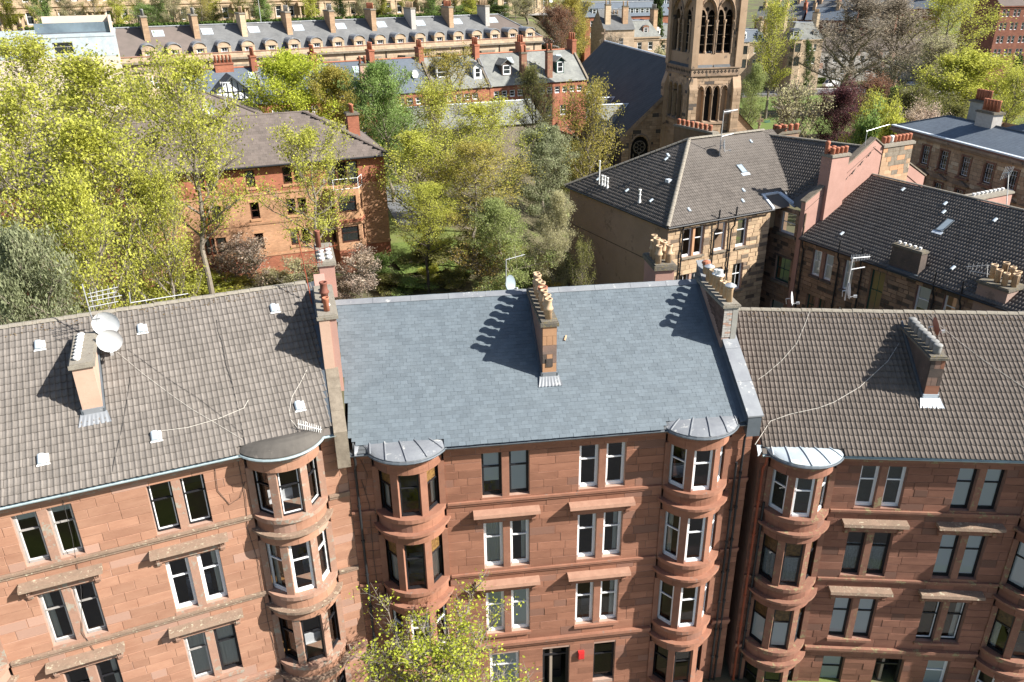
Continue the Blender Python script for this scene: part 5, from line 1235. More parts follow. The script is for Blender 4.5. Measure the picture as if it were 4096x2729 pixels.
def tower_face(W, wd, ns, seed):
    """one face of the tower: arcade stage, frieze with quatrefoils painted dark, belfry stage"""
    s = wd / 6.4
    # lower arcade
    n = 4 if ns else 3; x0, x1 = .85 * s, (5.25 if ns else 4.6) * s; bw_ = (x1 - x0) / n
    ops = [(x0 + bw_ * k + .10, x0 + bw_ * (k + 1) - .10, -17.6 + H, -14.2 + H, -13.2 + H) for k in range(n)]
    b = MB(); arch_wall(b, 0, wd, cg, -11.75 + H, ops, 0, .45); W.build(b, 'tower_wall', 'tower_stone')
    for k, (xa, xb, zb, zs, za) in enumerate(ops):
        q = MB(); q.poly([(xa, .44, zb), (xb, .44, zb), (xb, .44, za), (xa, .44, za)]); W.build(q, 'recess', 'void_shade' if (not ns or k in (1, 2)) else 'tower_stone')
        moulding(W, arch_pts(xa - .06, xb + .06, zs, za + .15), .09, -.03, ct_)
        for x in ((xa - .1, xb + .1) if k == n - 1 else (xa - .1,)):
            p = MB(); p.lathe([(.17, zb), (.17, zb + .15), (.105, zb + .25), (.10, zs - .3), (.18, zs - .05), (.18, zs + .08)], 8, (x, -.02, 0)); W.build(p, 'shaft', ct_)
    q = MB(); q.prism([(x0 - .15, -.16, -17.62 + H), (x0 - .15, .4, -17.45 + H), (x0 - .15, .4, -17.9 + H), (x0 - .15, -.16, -17.9 + H)], (x1 - x0 + .3, 0, 0)); W.build(q, 'sill', ct_)
    # coursed blocks that stand a little proud over the plain areas
    stones(W, [(-19.9 + H, -17.95 + H), (-17.5 + H, -14.0 + H), (-12.9 + H, -11.75 + H)], .05, wd - .05, [(x0 - .25, x1 + .25, -17.95 + H, -12.9 + H)], 'tower_stone', hcourse=.36, lens=(.5, .75, 1.0, 1.3), proud=(-.06, -.01), gap=.02, budget=70, seed=seed, near=lambda a, z: -z)
    # frieze
    q = MB(); q.box(-.1, wd + .1, -.14, .1, -11.75 + H, -11.0 + H); q.box(-.16, wd + .16, -.24, .1, -10.997 + H, -10.85 + H); q.box(-.14, wd + .14, -.2, .1, -11.9 + H, -11.753 + H); W.build(q, 'frieze', ct_)
    k = .35
    while k < wd - .3:
        q = MB(); c = (k, -11.37 + H)
        for dx, dz in ((0, .13), (0, -.13), (.13, 0), (-.13, 0)): q.lathe([(.085, 0), (.085, .02)], 8, (0, 0, 0))
        q.v = []; q.f = []; q.mi = []
        for dx, dz in ((0, .12), (0, -.12), (.12, 0), (-.12, 0)): q.poly([(c[0] + dx + .09 * math.cos(t * PI / 3), -.147, c[1] + dz + .09 * math.sin(t * PI / 3)) for t in range(6)])
        W.build(q, 'quatrefoil_shade', 'void_shade'); k += .52  # flat dark shapes paint the shade of piercings that are not cut
    # belfry
    nb = 2; m0, m1 = .45 * s, (5.25 if ns else wd - .45) * (s if ns else 1); bw2 = (m1 - m0) / nb
    ops = [(m0 + bw2 * k + .07, m0 + bw2 * (k + 1) - .07, -9.2 + H, -5.4 + H, -3.0 + H) for k in range(nb)]
    b = MB(); arch_wall(b, 0, wd, -10.85 + H, 4 + H, ops, .12, .5); W.build(b, 'tower_wall', 'tower_stone')
    for (xa, xb, zb, zs, za) in ops:
        moulding(W, [(xa - .09, zs - 1)] + arch_pts(xa - .09, xb + .09, zs, za + .22) + [(xb + .09, zs - 1)], .12, .06, ct_)
        xm = (xa + xb) / 2
        sub = [(xa + .04, xm - .09, zb, zs + .1, zs + 1.3), (xm + .09, xb - .04, zb, zs + .1, zs + 1.3)]
        q = MB(); P = arch_pts(xa, xb, zs, za)
        for (sa, sb, _, ss, sz) in sub:
            A = arch_pts(sa, sb, ss, sz)
            for p, r in zip(A, A[1:]):
                zt = lambda x: np.interp(x, [t[0] for t in P], [t[1] for t in P])
                q.poly([(p[0], .45, p[1]), (r[0], .45, r[1]), (r[0], .45, zt(r[0])), (p[0], .45, zt(p[0]))])
        q.poly([(xm - .09, .45, zs), (xm + .09, .45, zs), (xm + .09, .45, za), (xm - .09, .45, za)])
        W.build(q, 'tracery', ct_)
        q = MB(); q.poly([(xm + .26 * math.cos(t * PI / 5), .44, zs + 1.35 + .26 * math.sin(t * PI / 5)) for t in range(10)]); W.build(q, 'quatrefoil_shade', 'void_shade')  # tracery hole is not cut, its shade is a painted dark disc
        p = MB(); p.lathe([(.2, zb), (.2, zb + .2), (.12, zb + .35), (.11, (zb + zs) / 2 - .08), (.17, (zb + zs) / 2 - .05), (.17, (zb + zs) / 2 + .05), (.11, (zb + zs) / 2 + .08), (.11, zs - .35), (.21, zs - .05), (.21, zs + .15)], 10, (xm, .3, 0)); W.build(p, 'shaft', 'tower_stone')
        for x in (xa + .06, xb - .06):
            p = MB(); p.lathe([(.1, zb), (.1, zs - .3), (.17, zs - .05), (.17, zs + .1)], 8, (x, .12, 0)); W.build(p, 'shaft', ct_)
        q = MB(); q.prism([(xa, -.1, -10.85 + H), (xa, 1.2, -9.0 + H), (xa, 1.2, -10.85 + H)], (xb - xa, 0, 0)); W.build(q, 'sloping_sill', 'slate_dark')
        q = MB(); q.poly([(xa, 1.6, zb - .5), (xb, 1.6, zb - .5), (xb, 1.6, za), (xa, 1.6, za)]); W.build(q, 'recess', 'void_shade')
        for k in range(4): q = MB(); q.box(xa, xb, 1.1, 1.5, zb + 1.0 + k * 1.1, zb + 1.08 + k * 1.1); W.build(q, 'louvre', 'skew_stone')
    stones(W, [(-10.8 + H, -4.0 + H)], .0, wd, [(m0 - .0, m1 + .0, -12 + H, 2 + H)], 'tower_stone', hcourse=.38, lens=(.4, .6), proud=(.05, .1), gap=.02, budget=40, seed=seed + 1, near=lambda a, z: -z)
    # angle buttresses
    for c in (-.35, wd - .75):
        q = MB(); q.box(c, c + 1.1, -.55, .3, cg, -13.4 + H); q.prism([(c, -.55, -13.4 + H), (c, .1, -13.4 + H), (c, .1, -12.0 + H), (c, -.05, -12.0 + H)], (1.1, 0, 0)); W.build(q, 'buttress', 'tower_stone')
        q = MB(); q.box(c + .1, c + 1.0, -.22, .3, -10.9 + H, 4 + H); W.build(q, 'buttress', 'tower_stone')
        q = MB(); q.box(c - .05, c + 1.15, -.62, .3, -18.9 + H, -18.6 + H); W.build(q, 'buttress_offset', ct_)
        stones(Wall(W.root, *W.p(c, -.55), W.ang), [(-19.6 + H, -13.5 + H)], .0, 1.1, [], 'tower_stone', hcourse=.4, lens=(.55, 1.1), proud=(-.05, -.01), gap=.02, budget=40, seed=seed + 3, near=lambda a, z: -z)
def wall_at(root, O, yaw, u=0, y=0, da=0): q = frame_pt(O, yaw, u, y); return Wall(root, q[0], q[1], math.radians(yaw) + da)
tower_face(wall_at(CH, TO, TY), 6.4, True, 51)
tower_face(wall_at(CH, TO, TY, 0, 8.0, -PI / 2), 8.0, False, 61)
WT = wall_at(CH, TO, TY); b = MB(); b.poly([(0, 8, cg), (6.4, 8, cg), (6.4, 8, 4 + H), (0, 8, 4 + H)]); b.poly([(6.4, 0, cg), (6.4, 8, cg), (6.4, 8, 4 + H), (6.4, 0, 4 + H)]); b.box(.2, 6.2, .2, 7.8, -12 + H, -11.2 + H); b.poly([(0, 0, 4 + H), (6.4, 0, 4 + H), (6.4, 8, 4 + H), (0, 8, 4 + H)]); WT.build(b, 'tower_wall', 'tower_stone')
# nave
NO, NY = (15.646, 111.91), 9.0
WN = wall_at(CH, NO, NY); e0, r0 = -20.16 + H, -11.25 + H; ru, LN = 9.6, 45.5
op = [(1.3, 3.9, -27 + H, -22.4 + H, -20.5 + H)]
b = MB(); arch_wall(b, 0, 2 * ru, cg, e0 - .05, op, 0, .5); WN.build(b, 'gable_wall', cs_)
b = MB(); b.poly([(0, 0, e0 - .05), (2 * ru, 0, e0 - .05), (ru, 0, r0 - .1)]); b.poly([(0, LN, cg), (2 * ru, LN, cg), (2 * ru, LN, e0), (ru, LN, r0), (0, LN, e0)]); b.poly([(0, 0, cg), (0, LN, cg), (0, LN, e0), (0, 0, e0)]); b.poly([(2 * ru, 0, cg), (2 * ru, LN, cg), (2 * ru, LN, e0), (2 * ru, 0, e0)]); WN.build(b, 'gable_wall', cs_)
stones(WN, [(-25 + H, e0 - .05)], 0, 8.5, [(1.0, 4.2, -30 + H, e0)], cs_, hcourse=.36, lens=(.5, .8, 1.1), proud=(-.06, -.01), gap=.02, budget=110, seed=71, near=lambda a, z: -z)
rd = random.Random(72)
for k in range(12):                                                 # stepped courses inside the gable
    z = e0 + .55 * k; xa = (z + .55 - e0) / (r0 - e0) * ru + .3; xb = min(2 * ru - xa, 9.0)
    while xa < xb - .3:
        xe = min(xb, xa + rd.choice((.6, .9, 1.2))); q = MB(); q.box(xa + .01, xe - .01, rd.uniform(-.06, -.02), .1, z + .01, z + .53); WN.build(q, 'stone', cs_); xa = xe
q = MB(); q.poly([(1.3, .45, -27 + H), (3.9, .45, -27 + H), (3.9, .45, -20.4 + H), (1.3, .45, -20.4 + H)]); WN.build(q, 'window_glass', 'void_shade')
moulding(WN, [(1.18, -26 + H)] + arch_pts(1.18, 4.02, -22.4 + H, -20.25 + H) + [(4.02, -26 + H)], .14, -.04, ct_)
c0 = (2.6, -22.0 + H)
moulding(WN, [(c0[0] + .85 * math.cos(t * PI / 8), c0[1] + .85 * math.sin(t * PI / 8)) for t in range(17)], .06, .2, 'skew_stone', 'tracery')
for k in range(6):
    t = PI / 6 + k * PI / 3; cc = (c0[0] + .5 * math.cos(t), c0[1] + .5 * math.sin(t)); moulding(WN, [(cc[0] + .27 * math.cos(s * PI / 5), cc[1] + .27 * math.sin(s * PI / 5)) for s in range(11)], .035, .22, 'skew_stone', 'tracery')
for x in (1.75, 2.6, 3.45): q = MB(); q.box(x - .06, x + .06, .15, .3, -27 + H, -22.9 + H); WN.build(q, 'tracery', 'skew_stone')
def nave_pt(s, y): return (ru * s, y, e0 + (r0 - e0) * s)
b = MB(); ex = -.35 / 9.6
for sgn in (0, 1):
    P = [nave_pt(ex, -.25), nave_pt(ex, LN + .1), nave_pt(1, LN + .1), nave_pt(1, -.25)]
    if sgn: P = [(2 * ru - x, y, z) for x, y, z in P]
    b.poly(P)
WN.build(b, 'nave_roof', 'slate_dark')
b = MB(); b.prism([nave_pt(ex, -.28), nave_pt(1, -.28), (ru, -.28, r0 - .5), (-.35, -.28, e0 - 1.1)], (0, .2, 0)); WN.build(b, 'skew', ct_)
b = MB(); b.prism([nave_pt(ex, LN), nave_pt(1.02, LN), (ru, LN, r0 - .5), (-.35, LN, e0 - 1.1)], (0, .3, 0)); WN.build(b, 'skew', ct_)
b = MB(); b.tube([(ru, -.2, r0 + .03), (ru, LN, r0 + .03)], .16, 6); WN.build(b, 'lead_ridge', 'bright_lead')
b = MB(); b.box(ru - .12, ru + .12, LN, LN + .25, r0, r0 + 2.1); b.box(ru - .6, ru + .6, LN, LN + .25, r0 + 1.2, r0 + 1.5); b.lathe([(.35, 0), (.2, .5), (.12, .6)], 8, (ru, LN + .12, r0 - .1)); WN.build(b, 'cross', ct_)
gz_ = -17.3 + H
for k in range(5):
    yc = 8.1 + 7.2 * k; hw = 2.3; bz0 = gz_ - hw * 1.55; uf = -2.5
    us = (gz_ - e0) / (r0 - e0) * ru; ub = max(.0, (bz0 - e0) / (r0 - e0) * ru)
    b = MB(); b.poly([(uf, yc - hw, bz0), (ub, yc - hw, bz0), (us, yc, gz_), (uf, yc, gz_)]); b.poly([(ub, yc + hw, bz0), (uf, yc + hw, bz0), (uf, yc, gz_), (us, yc, gz_)]); WN.build(b, 'side_roof', 'slate_lichen')
    b = MB(); b.tube([(uf + .3, yc, gz_ + .03), (us + .15, yc, gz_ + .03)], .14, 5); b.tube([(us, yc, gz_), (ub + .05, yc - hw, bz0 + .05)], .13, 5); WN.build(b, 'lead_flashing', 'bright_lead')
    Wg = wall_at(CH, NO, NY, uf, yc + hw, -PI / 2)
    b = MB(); arch_wall(b, 0, 2 * hw, cg, bz0 + .4, [(hw - .9, hw + .9, -27 + H, bz0 - .5, bz0 + .36)], 0, .35); b.poly([(0, 0, bz0 + .4), (2 * hw, 0, bz0 + .4), (2 * hw, 0, bz0), (hw, 0, gz_ + .25), (0, 0, bz0)]); Wg.build(b, 'side_gable', cs_)
    b = MB(); b.poly([(hw - .9, .34, -27 + H), (hw + .9, .34, -27 + H), (hw + .9, .34, bz0 + .4), (hw - .9, .34, bz0 + .4)]); Wg.build(b, 'window_glass', 'void_shade')
    moulding(Wg, [(-.1, bz0), (hw, gz_ + .35), (2 * hw + .1, bz0)], .16, .05, ct_, 'skew')
    moulding(Wg, arch_pts(hw - 1, hw + 1, bz0 - .5, bz0 + .55), .1, -.03, ct_)
    b = MB(); b.box(hw - .14, hw + .14, -.1, .2, gz_ + .2, gz_ + .9); b.box(hw - .22, hw + .22, -.16, .26, gz_ + .9, gz_ + 1.15); Wg.build(b, 'finial', ct_)
    for x in (-.4, 2 * hw - .1): q = MB(); q.box(x, x + .5, -.6, .2, cg, bz0 - .3); q.prism([(x, -.6, bz0 - .3), (x, .1, bz0 - .3), (x, .1, bz0 + .7)], (.5, 0, 0)); Wg.build(q, 'buttress', cs_)
# stone cross on a gabled plinth beside the tower
q = gnd(1738, 320); cr = thing('stone_cross', 'weathered stone celtic cross on a gabled plinth right of the church tower', 'monument', at(1741, 318, 150)); cr.location.z = terr(cr.location.x, cr.location.y)
hz = 30.3 - .0
zt = at(1741, 262, 150)[2] - cr.location.z
b = MB(); b.prism([(-.95, -.7, 0), (.95, -.7, 0), (.95, -.7, zt * .30), (0, -.7, zt * .62), (-.95, -.7, zt * .30)], (0, 1.4, 0)); b.build('plinth', 'church_trim', cr)
b = MB(); b.lathe([(.3, zt * .5), (.2, zt * .7), (.16, zt)], 6, (0, 0, 0)); b.box(-.62, .62, -.14, .14, zt * .83, zt * .9); b.lathe([(.36, zt * .78), (.36, zt * .8), (.2, zt * .8)], 10, cap=False); b.build('cross', 'church_trim', cr)
# terracotta pots on the parapet of the house just behind the hipped roof
hs = thing('gable_stack', 'dark wallhead stack carrying a row of terracotta pots below the church tower', 'chimney', at(1600, 330, 86)); hs.rotation_euler = (0, 0, math.radians(-60))
zt = at(1590, 299, 86)[2]; hs.location.z = 0
b = stack(hs, -3.2, 2.6, -.35, .35, terr(hs.location.x, hs.location.y) + .05, zt, 'sooty_stone', 'grey_cope', .14, .1)
for k in range(8): pot(b, (-2.9 + .68 * k, 0, zt + .18), 'beehive', 'red_pot', 1.1)
hs = thing('chimney_stack', 'dark stack with red pots just above the ridge of the rear hipped roof', 'chimney', at(1800, 330, 78)); hs.rotation_euler = (0, 0, math.radians(27)); zt = at(1795, 300, 78)[2]; hs.location.z = 0
b = stack(hs, -1.3, 1.3, -.5, .5, terr(hs.location.x, hs.location.y) + .05, zt - .2, 'sooty_stone', 'dark_cope', .16, .1)
for k in range(6): pot(b, (-1.05 + .72 * (k % 4), -.25 + .45 * (k // 4), zt), 'beehive', 'red_pot', 1.1)

# ------------------------------------------------------------------ the classical sandstone block at the far right
SO, SY = (38.07, 79.34), -78.4
SD = thing('sandstone_block', 'brown sandstone classical block with many-paned sash windows and a low blue slate roof', 'building', (SO[0], SO[1], 0), math.radians(SY))
W = Wall(SD); sg = terr(*SO) - .5; sw = []
for k, u in enumerate((1.45, 4.07, 6.54, 9.29, 12.02, 14.62, 17.2, 19.8, 22.4)):
    sw += [(u, u + .98, -16.6 + H, -14.9 + H), (u, u + .98, -20.0 + H, -17.8 + H), (u, u + .98, -23.8 + H, -21.5 + H)]
b = MB(); grid_wall(b, 0, 26, sg, -14.3 + H, sw, y=.03); W.build(b, 'wall', 'dark_mortar')
stones(W, [(-14.9 + H, -14.4 + H), (-16.6 + H, -14.9 + H), (-17.8 + H, -16.6 + H), (-20 + H, -17.8 + H), (-21.5 + H, -20 + H)], 0, 18, sw, 'tan_stone', hcourse=.36, lens=(.6, .9, 1.2), proud=(-.015, .0), gap=.015, budget=300, seed=81, near=lambda a, z: -z)
for h in sw:
    f = window(W, h[0], h[2], h[3], .98, 'mixed', 'dark', y=.12, far=True, style='grid', t=.5)
    fm = MB(); fm.box(h[0] - .18, h[0], -.06, .05, h[2] - .1, h[3] + .15); fm.box(h[1], h[1] + .18, -.06, .05, h[2] - .1, h[3] + .15); fm.box(h[0], h[1], -.06, .05, h[3], h[3] + .15); fm.box(h[0] - .28, h[1] + .28, -.2, .05, h[2] - .26, h[2] - .103); W.build(fm, 'architrave', 'brown_trim')
    if abs(h[3] - (-17.8 + H)) < .01:
        fm = MB(); fm.prism([(h[0] - .5, -.3, h[3] + .42), (h[1] + .5, -.3, h[3] + .42), (h[1] + .5, -.3, h[3] + .52), ((h[0] + h[1]) / 2, -.3, h[3] + .85), (h[0] - .5, -.3, h[3] + .52)], (0, .3, 0)); W.build(fm, 'pediment', 'church_trim')
for z0, z1, d in ((-14.42, -14.2, .3), (-14.2, -13.98, .5), (-13.975, -13.82, .42)): b = MB(); b.box(-d, 26, -d, .1, z0 + H, z1 - .003 + H); W.build(b, 'cornice', 'brown_trim' if z1 > -13.9 else 'church_trim')
b = MB(); b.box(-.46, 26, -.46, -.1, -13.82 + H, -13.70 + H); b.box(-.46, -.1, -.1, 6.2, -13.82 + H, -13.70 + H); W.build(b, 'gutter', 'bright_lead')
b = MB(); b.poly([(0, 0, sg), (0, 12, sg), (0, 12, -14 + H), (0, 0, -14 + H)]); b.poly([(0, 12, sg), (26, 12, sg), (26, 12, -14 + H), (0, 12, -14 + H)]); W.build(b, 'end_wall', 'tan_stone')
sz, sr = -13.72 + H, -12.55 + H
b = MB(); b.poly([(-.1, -.1, sz), (26, -.1, sz), (26, 3, sr), (2.9, 3, sr)]); b.poly([(-.1, 6.1, sz), (-.1, -.1, sz), (2.9, 3, sr)]); b.poly([(26, 6.1, sz), (-.1, 6.1, sz), (2.9, 3, sr), (26, 3, sr)]); W.build(b, 'roof', 'slate_blue')
b = MB(); b.poly([(5, 6.1, sz), (26, 6.1, sz), (26, 9, sr + .25), (8, 9, sr + .25)]); b.poly([(5, 6.1, sz), (8, 9, sr + .25), (5, 12, sz)]); b.poly([(26, 12, sz), (5, 12, sz), (8, 9, sr + .25), (26, 9, sr + .25)]); W.build(b, 'back_roof', 'slate_blue')
b = MB(); b.tube([(-.1, -.1, sz + .03), (2.9, 3, sr + .03), (26, 3, sr + .03)], .08, 5); W.build(b, 'lead_ridge', 'lead_dark')
for (x, y, n, zt, m) in ((7.9, 3.0, 5, -11.55, 'white_brick'), (2.0, 7.2, 6, -11.6, 'grey_render'), (7.4, 8.8, 5, -11.0, 'grey_render')):
    b = stack(SD, x - 1.0, x + 1.0, y - .5, y + .5, sz, zt + H, m, 'dark_cope', .14, .12)
    for k in range(n): pot(b, (x - .8 + 1.6 * k / (n - 1), y, zt + .16 + H), 'far', 'red_pot', 1.05)
aerial('white aerial on a thin pole before the classical sandstone windows', [at(2313, 470, 62), at(2318, 396, 62)], [(at(2303, 399, 62), at(2327, 394, 62), 6, .9, (.2, 0, 1))], 'white_plastic', r=.03, er=.014)
lowst = thing('low_stack', 'low pink wallhead stack with a row of white vents behind the lower rear ridge', 'chimney', at(2268, 462, 66)); lowst.rotation_euler = (0, 0, math.radians(27)); zt = at(2265, 448, 66)[2]; lowst.location.z = 0
b = stack(lowst, -2.0, 2.0, -.5, .5, terr(lowst.location.x, lowst.location.y) + .05, zt, 'pink_render', 'grey_cope', .12, .1)
for k in range(8): disc_cap(b, (-1.7 + .46 * k, 0, zt + .15), r=.13, h=.2)

# ------------------------------------------------------------------ red and buff brick flats among the trees at the left
FO, FY = (-11.53, 73.5), 21.0
FO = tuple(v * 69 / math.hypot(*FO) for v in FO)
FL = thing('brick_flats', 'red and buff brick flats with a brown hipped roof and small balconies among lime trees', 'flats', (FO[0], FO[1], 0), math.radians(FY))
k8 = 1.078; fz = -13.61 + H; fg = -24.5 + H; W = Wall(FL); fw_ = []
def F3(u, r, w_, fill): fw_.append((u * k8, u * k8 + w_, (-15.38 - 2.63 * r) + H, (-13.99 - 2.63 * r) + H, fill))
for r in range(3):
    F3(-10.6, r, .72, 'curtain' if r == 0 else 'dark'); F3(-14.25, r, .78, 'curtain'); F3(-13.42, r, .78, 'curtain' if r else 'dark'); F3(-7.89, r, .72, 'pale_blind' if r == 2 else 'dark'); F3(-7.05, r, .72, 'dark'); F3(-22.5, r, .78, 'dark'); F3(-24.2, r, .78, 'curtain')
hl = [h[:4] for h in fw_] + [(-4.62 * k8, -2.15 * k8, -16.0 + H, -13.95 + H), (-19.1 * k8, -16.7 * k8, -16.0 + H, -13.95 + H)]
for (z0, z1, m) in ((-15.95, -13.6, 'red_brick'), (-21.2, -15.95, 'buff_brick'), (-24.5, -21.2, 'red_brick')):
    b = MB(); grid_wall(b, -29, 0, z0 + H, z1 + H, [(h[0], h[1], max(h[2], z0 + H), min(h[3], z1 + H)) for h in hl if h[2] < z1 + H and h[3] > z0 + H], y=0, rev=.15); W.build(b, 'wall', m)
    b = MB(); b.poly([(0, 0, z0 + H), (0, 11.2, z0 + H), (0, 11.2, z1 + H), (0, 0, z1 + H)]); b.poly([(-29, 11.2, z0 + H), (0, 11.2, z0 + H), (0, 11.2, z1 + H), (-29, 11.2, z1 + H)]); b.poly([(-29, 0, z0 + H), (-29, 11.2, z0 + H), (-29, 11.2, z1 + H), (-29, 0, z1 + H)]); b.build('end_wall', m, FL)
for z in (-15.95, -18.4, -21.2): b = MB(); b.box(-29, .04, -.05, .02, z - .12 + H, z + .06 + H); b.box(.0, .05, -.05, 11.2, z - .12 + H, z + .06 + H); W.build(b, 'string_course', 'buff_brick')
for h in fw_:
    window(W, h[0], h[2], h[3], round(h[1] - h[0], 2), 'brown', h[4], y=.1, t=.5)
    b = MB(); b.box(h[0] - .1, h[1] + .1, -.06, .1, h[2] - .2, h[2] - .003); W.build(b, 'sill', 'orange_stone'); b = MB(); b.box(h[0] - .12, h[1] + .12, -.03, .05, h[3] + .003, h[3] + .2); W.build(b, 'lintel', 'orange_stone')
b = MB(); b.m = 0; b.poly([(-28.9, 2.5, fg), (-.1, 2.5, fg), (-.1, 2.5, fz), (-28.9, 2.5, fz)])
for z in (-16.0, -18.6, -21.2): b.m = 1; b.poly([(-28.9, .16, z + H), (-.1, .16, z + H), (-.1, 2.5, z + H), (-28.9, 2.5, z + H)])
W.build(b, 'rooms', ['room_wall', 'room_floor'])
for (p, q) in ((-4.62, -2.15), (-19.1, -16.7)):
    p, q = p * k8, q * k8
    for j in range(3):
        w_ = (q - p) / 3; f = window(W, p + j * w_, -16.0 + H, -13.95 + H, round(w_, 3), 'brown', 'curtain' if j != 1 else 'dark', y=.1, t=.02)
    pts = [(p - .25, 0), (p + .3, -1.15), (q - .3, -1.15), (q + .25, 0)]
    b = MB(); b.prism([(x, y, -16.25 + H) for x, y in pts], (0, 0, .2)); W.build(b, 'balcony_slab', 'orange_stone')
    rail = MB()
    for z in (-15.15, -16.0): rail.tube([(x, y, z + H) for x, y in pts], .03, 5)
    for x, y in pts: rail.tube([(x, y, -16.05 + H), (x, y, -15.15 + H)], .03, 5)
    W.build(rail, 'balcony_rail', 'white_paint')
    for r in (1, 2):                                                # canted bow below each balcony
        zb, zt_ = -16.25 - 2.63 * (r - 1), -16.25 - 2.63 * r
        for (x0, y0), (x1, y1) in zip(pts, pts[1:]):
            L_2 = math.hypot(x1 - x0, y1 - y0); an = math.atan2(y1 - y0, x1 - x0); Wb = Wall(FL, x0, y0, an)
            b = MB(); grid_wall(b, 0, L_2, zt_ + H, zb + H, [(.28, L_2 - .28, zb - 1.75 + H, zb - .35 + H)], y=0, rev=.12); Wb.build(b, 'bow_wall', 'orange_stone' if r == 1 else 'buff_brick')
            b = MB(); b.box(-.03, L_2 + .03, -.06, .05, zt_ + H, zt_ + .25 + H); Wb.build(b, 'bow_band', 'red_brick')
            window(Wb, .28, zb - 1.75 + H, zb - .35 + H, round(L_2 - .56, 3), 'brown', 'dark' if x0 < p else 'curtain', y=.08, t=.4)
    b = MB(); b.prism([(x, y, fg) for x, y in pts], (0, 0, -21.5 + H - fg)); W.build(b, 'bow_base', 'red_brick')
b = MB(); p27 = math.radians(27); t27 = math.tan(p27); fy = 5.6; fr_ = fz + (fy + .5) * t27
b.poly([(-29.5, -.5, fz - .02), (.5, -.5, fz - .02), (-5.4, fy, fr_ - .04), (-23, fy, fr_ - .04)]); b.poly([(.5, -.5, fz - .02), (.5, 11.7, fz - .02), (-5.4, fy, fr_ - .04)]); b.poly([(.5, 11.7, fz - .02), (-29.5, 11.7, fz - .02), (-23, fy, fr_ - .04), (-5.4, fy, fr_ - .04)]); b.poly([(-29.5, 11.7, fz - .02), (-29.5, -.5, fz - .02), (-23, fy, fr_ - .04)])
b.build('roof', 'tile_flat', FL)
tiled_slope(FL, (-29.5, -.5, fz), 0, p27, 30.0, 6.1 / math.cos(p27), lambda a, s: a < 30 - s * math.cos(p27) * .96 and a > s * math.cos(p27), 'tile_flat', 300, 12, w=.33, g=.345, kind='slate', near=lambda a, s: s - a * .15)
tiled_slope(FL, (.5, -.5, fz), PI / 2, p27, 12.2, 6.1 / math.cos(p27), lambda a, s: s * math.cos(p27) < min(a, 12.2 - a), 'tile_flat', 100, 13, w=.33, g=.345, kind='slate')
ridge_run(FL, (.5, -.5, fz + .05), (-5.4, fy, fr_), 'tile_flat', .13); ridge_run(FL, (-23, fy, fr_), (-5.4, fy, fr_), 'tile_flat', .13)
b = MB(); b.tube([(-29, -.55, fz - .05), (.5, -.55, fz - .05), (.55, 11.6, fz - .05)], .08, 6); b.box(-29, .5, -.5, 0, fz - .15, fz - .05); W.build(b, 'gutter', 'black_pipe')
b = stack(FL, -1.9, -.9, 5.0, 6.2, fz, fz + 2.6, 'red_brick', 'dark_cope', .12, .1)
for k in range(2): pot(b, (-1.4, 5.3 + .6 * k, fz + 2.75), 'plain', 'red_pot', 1.0)
pipe(FL, [(-14.9, -.1, fg), (-14.9, -.1, fz - .5), (-14.9, -.5, fz - .1)], .06, 'rust_pipe')
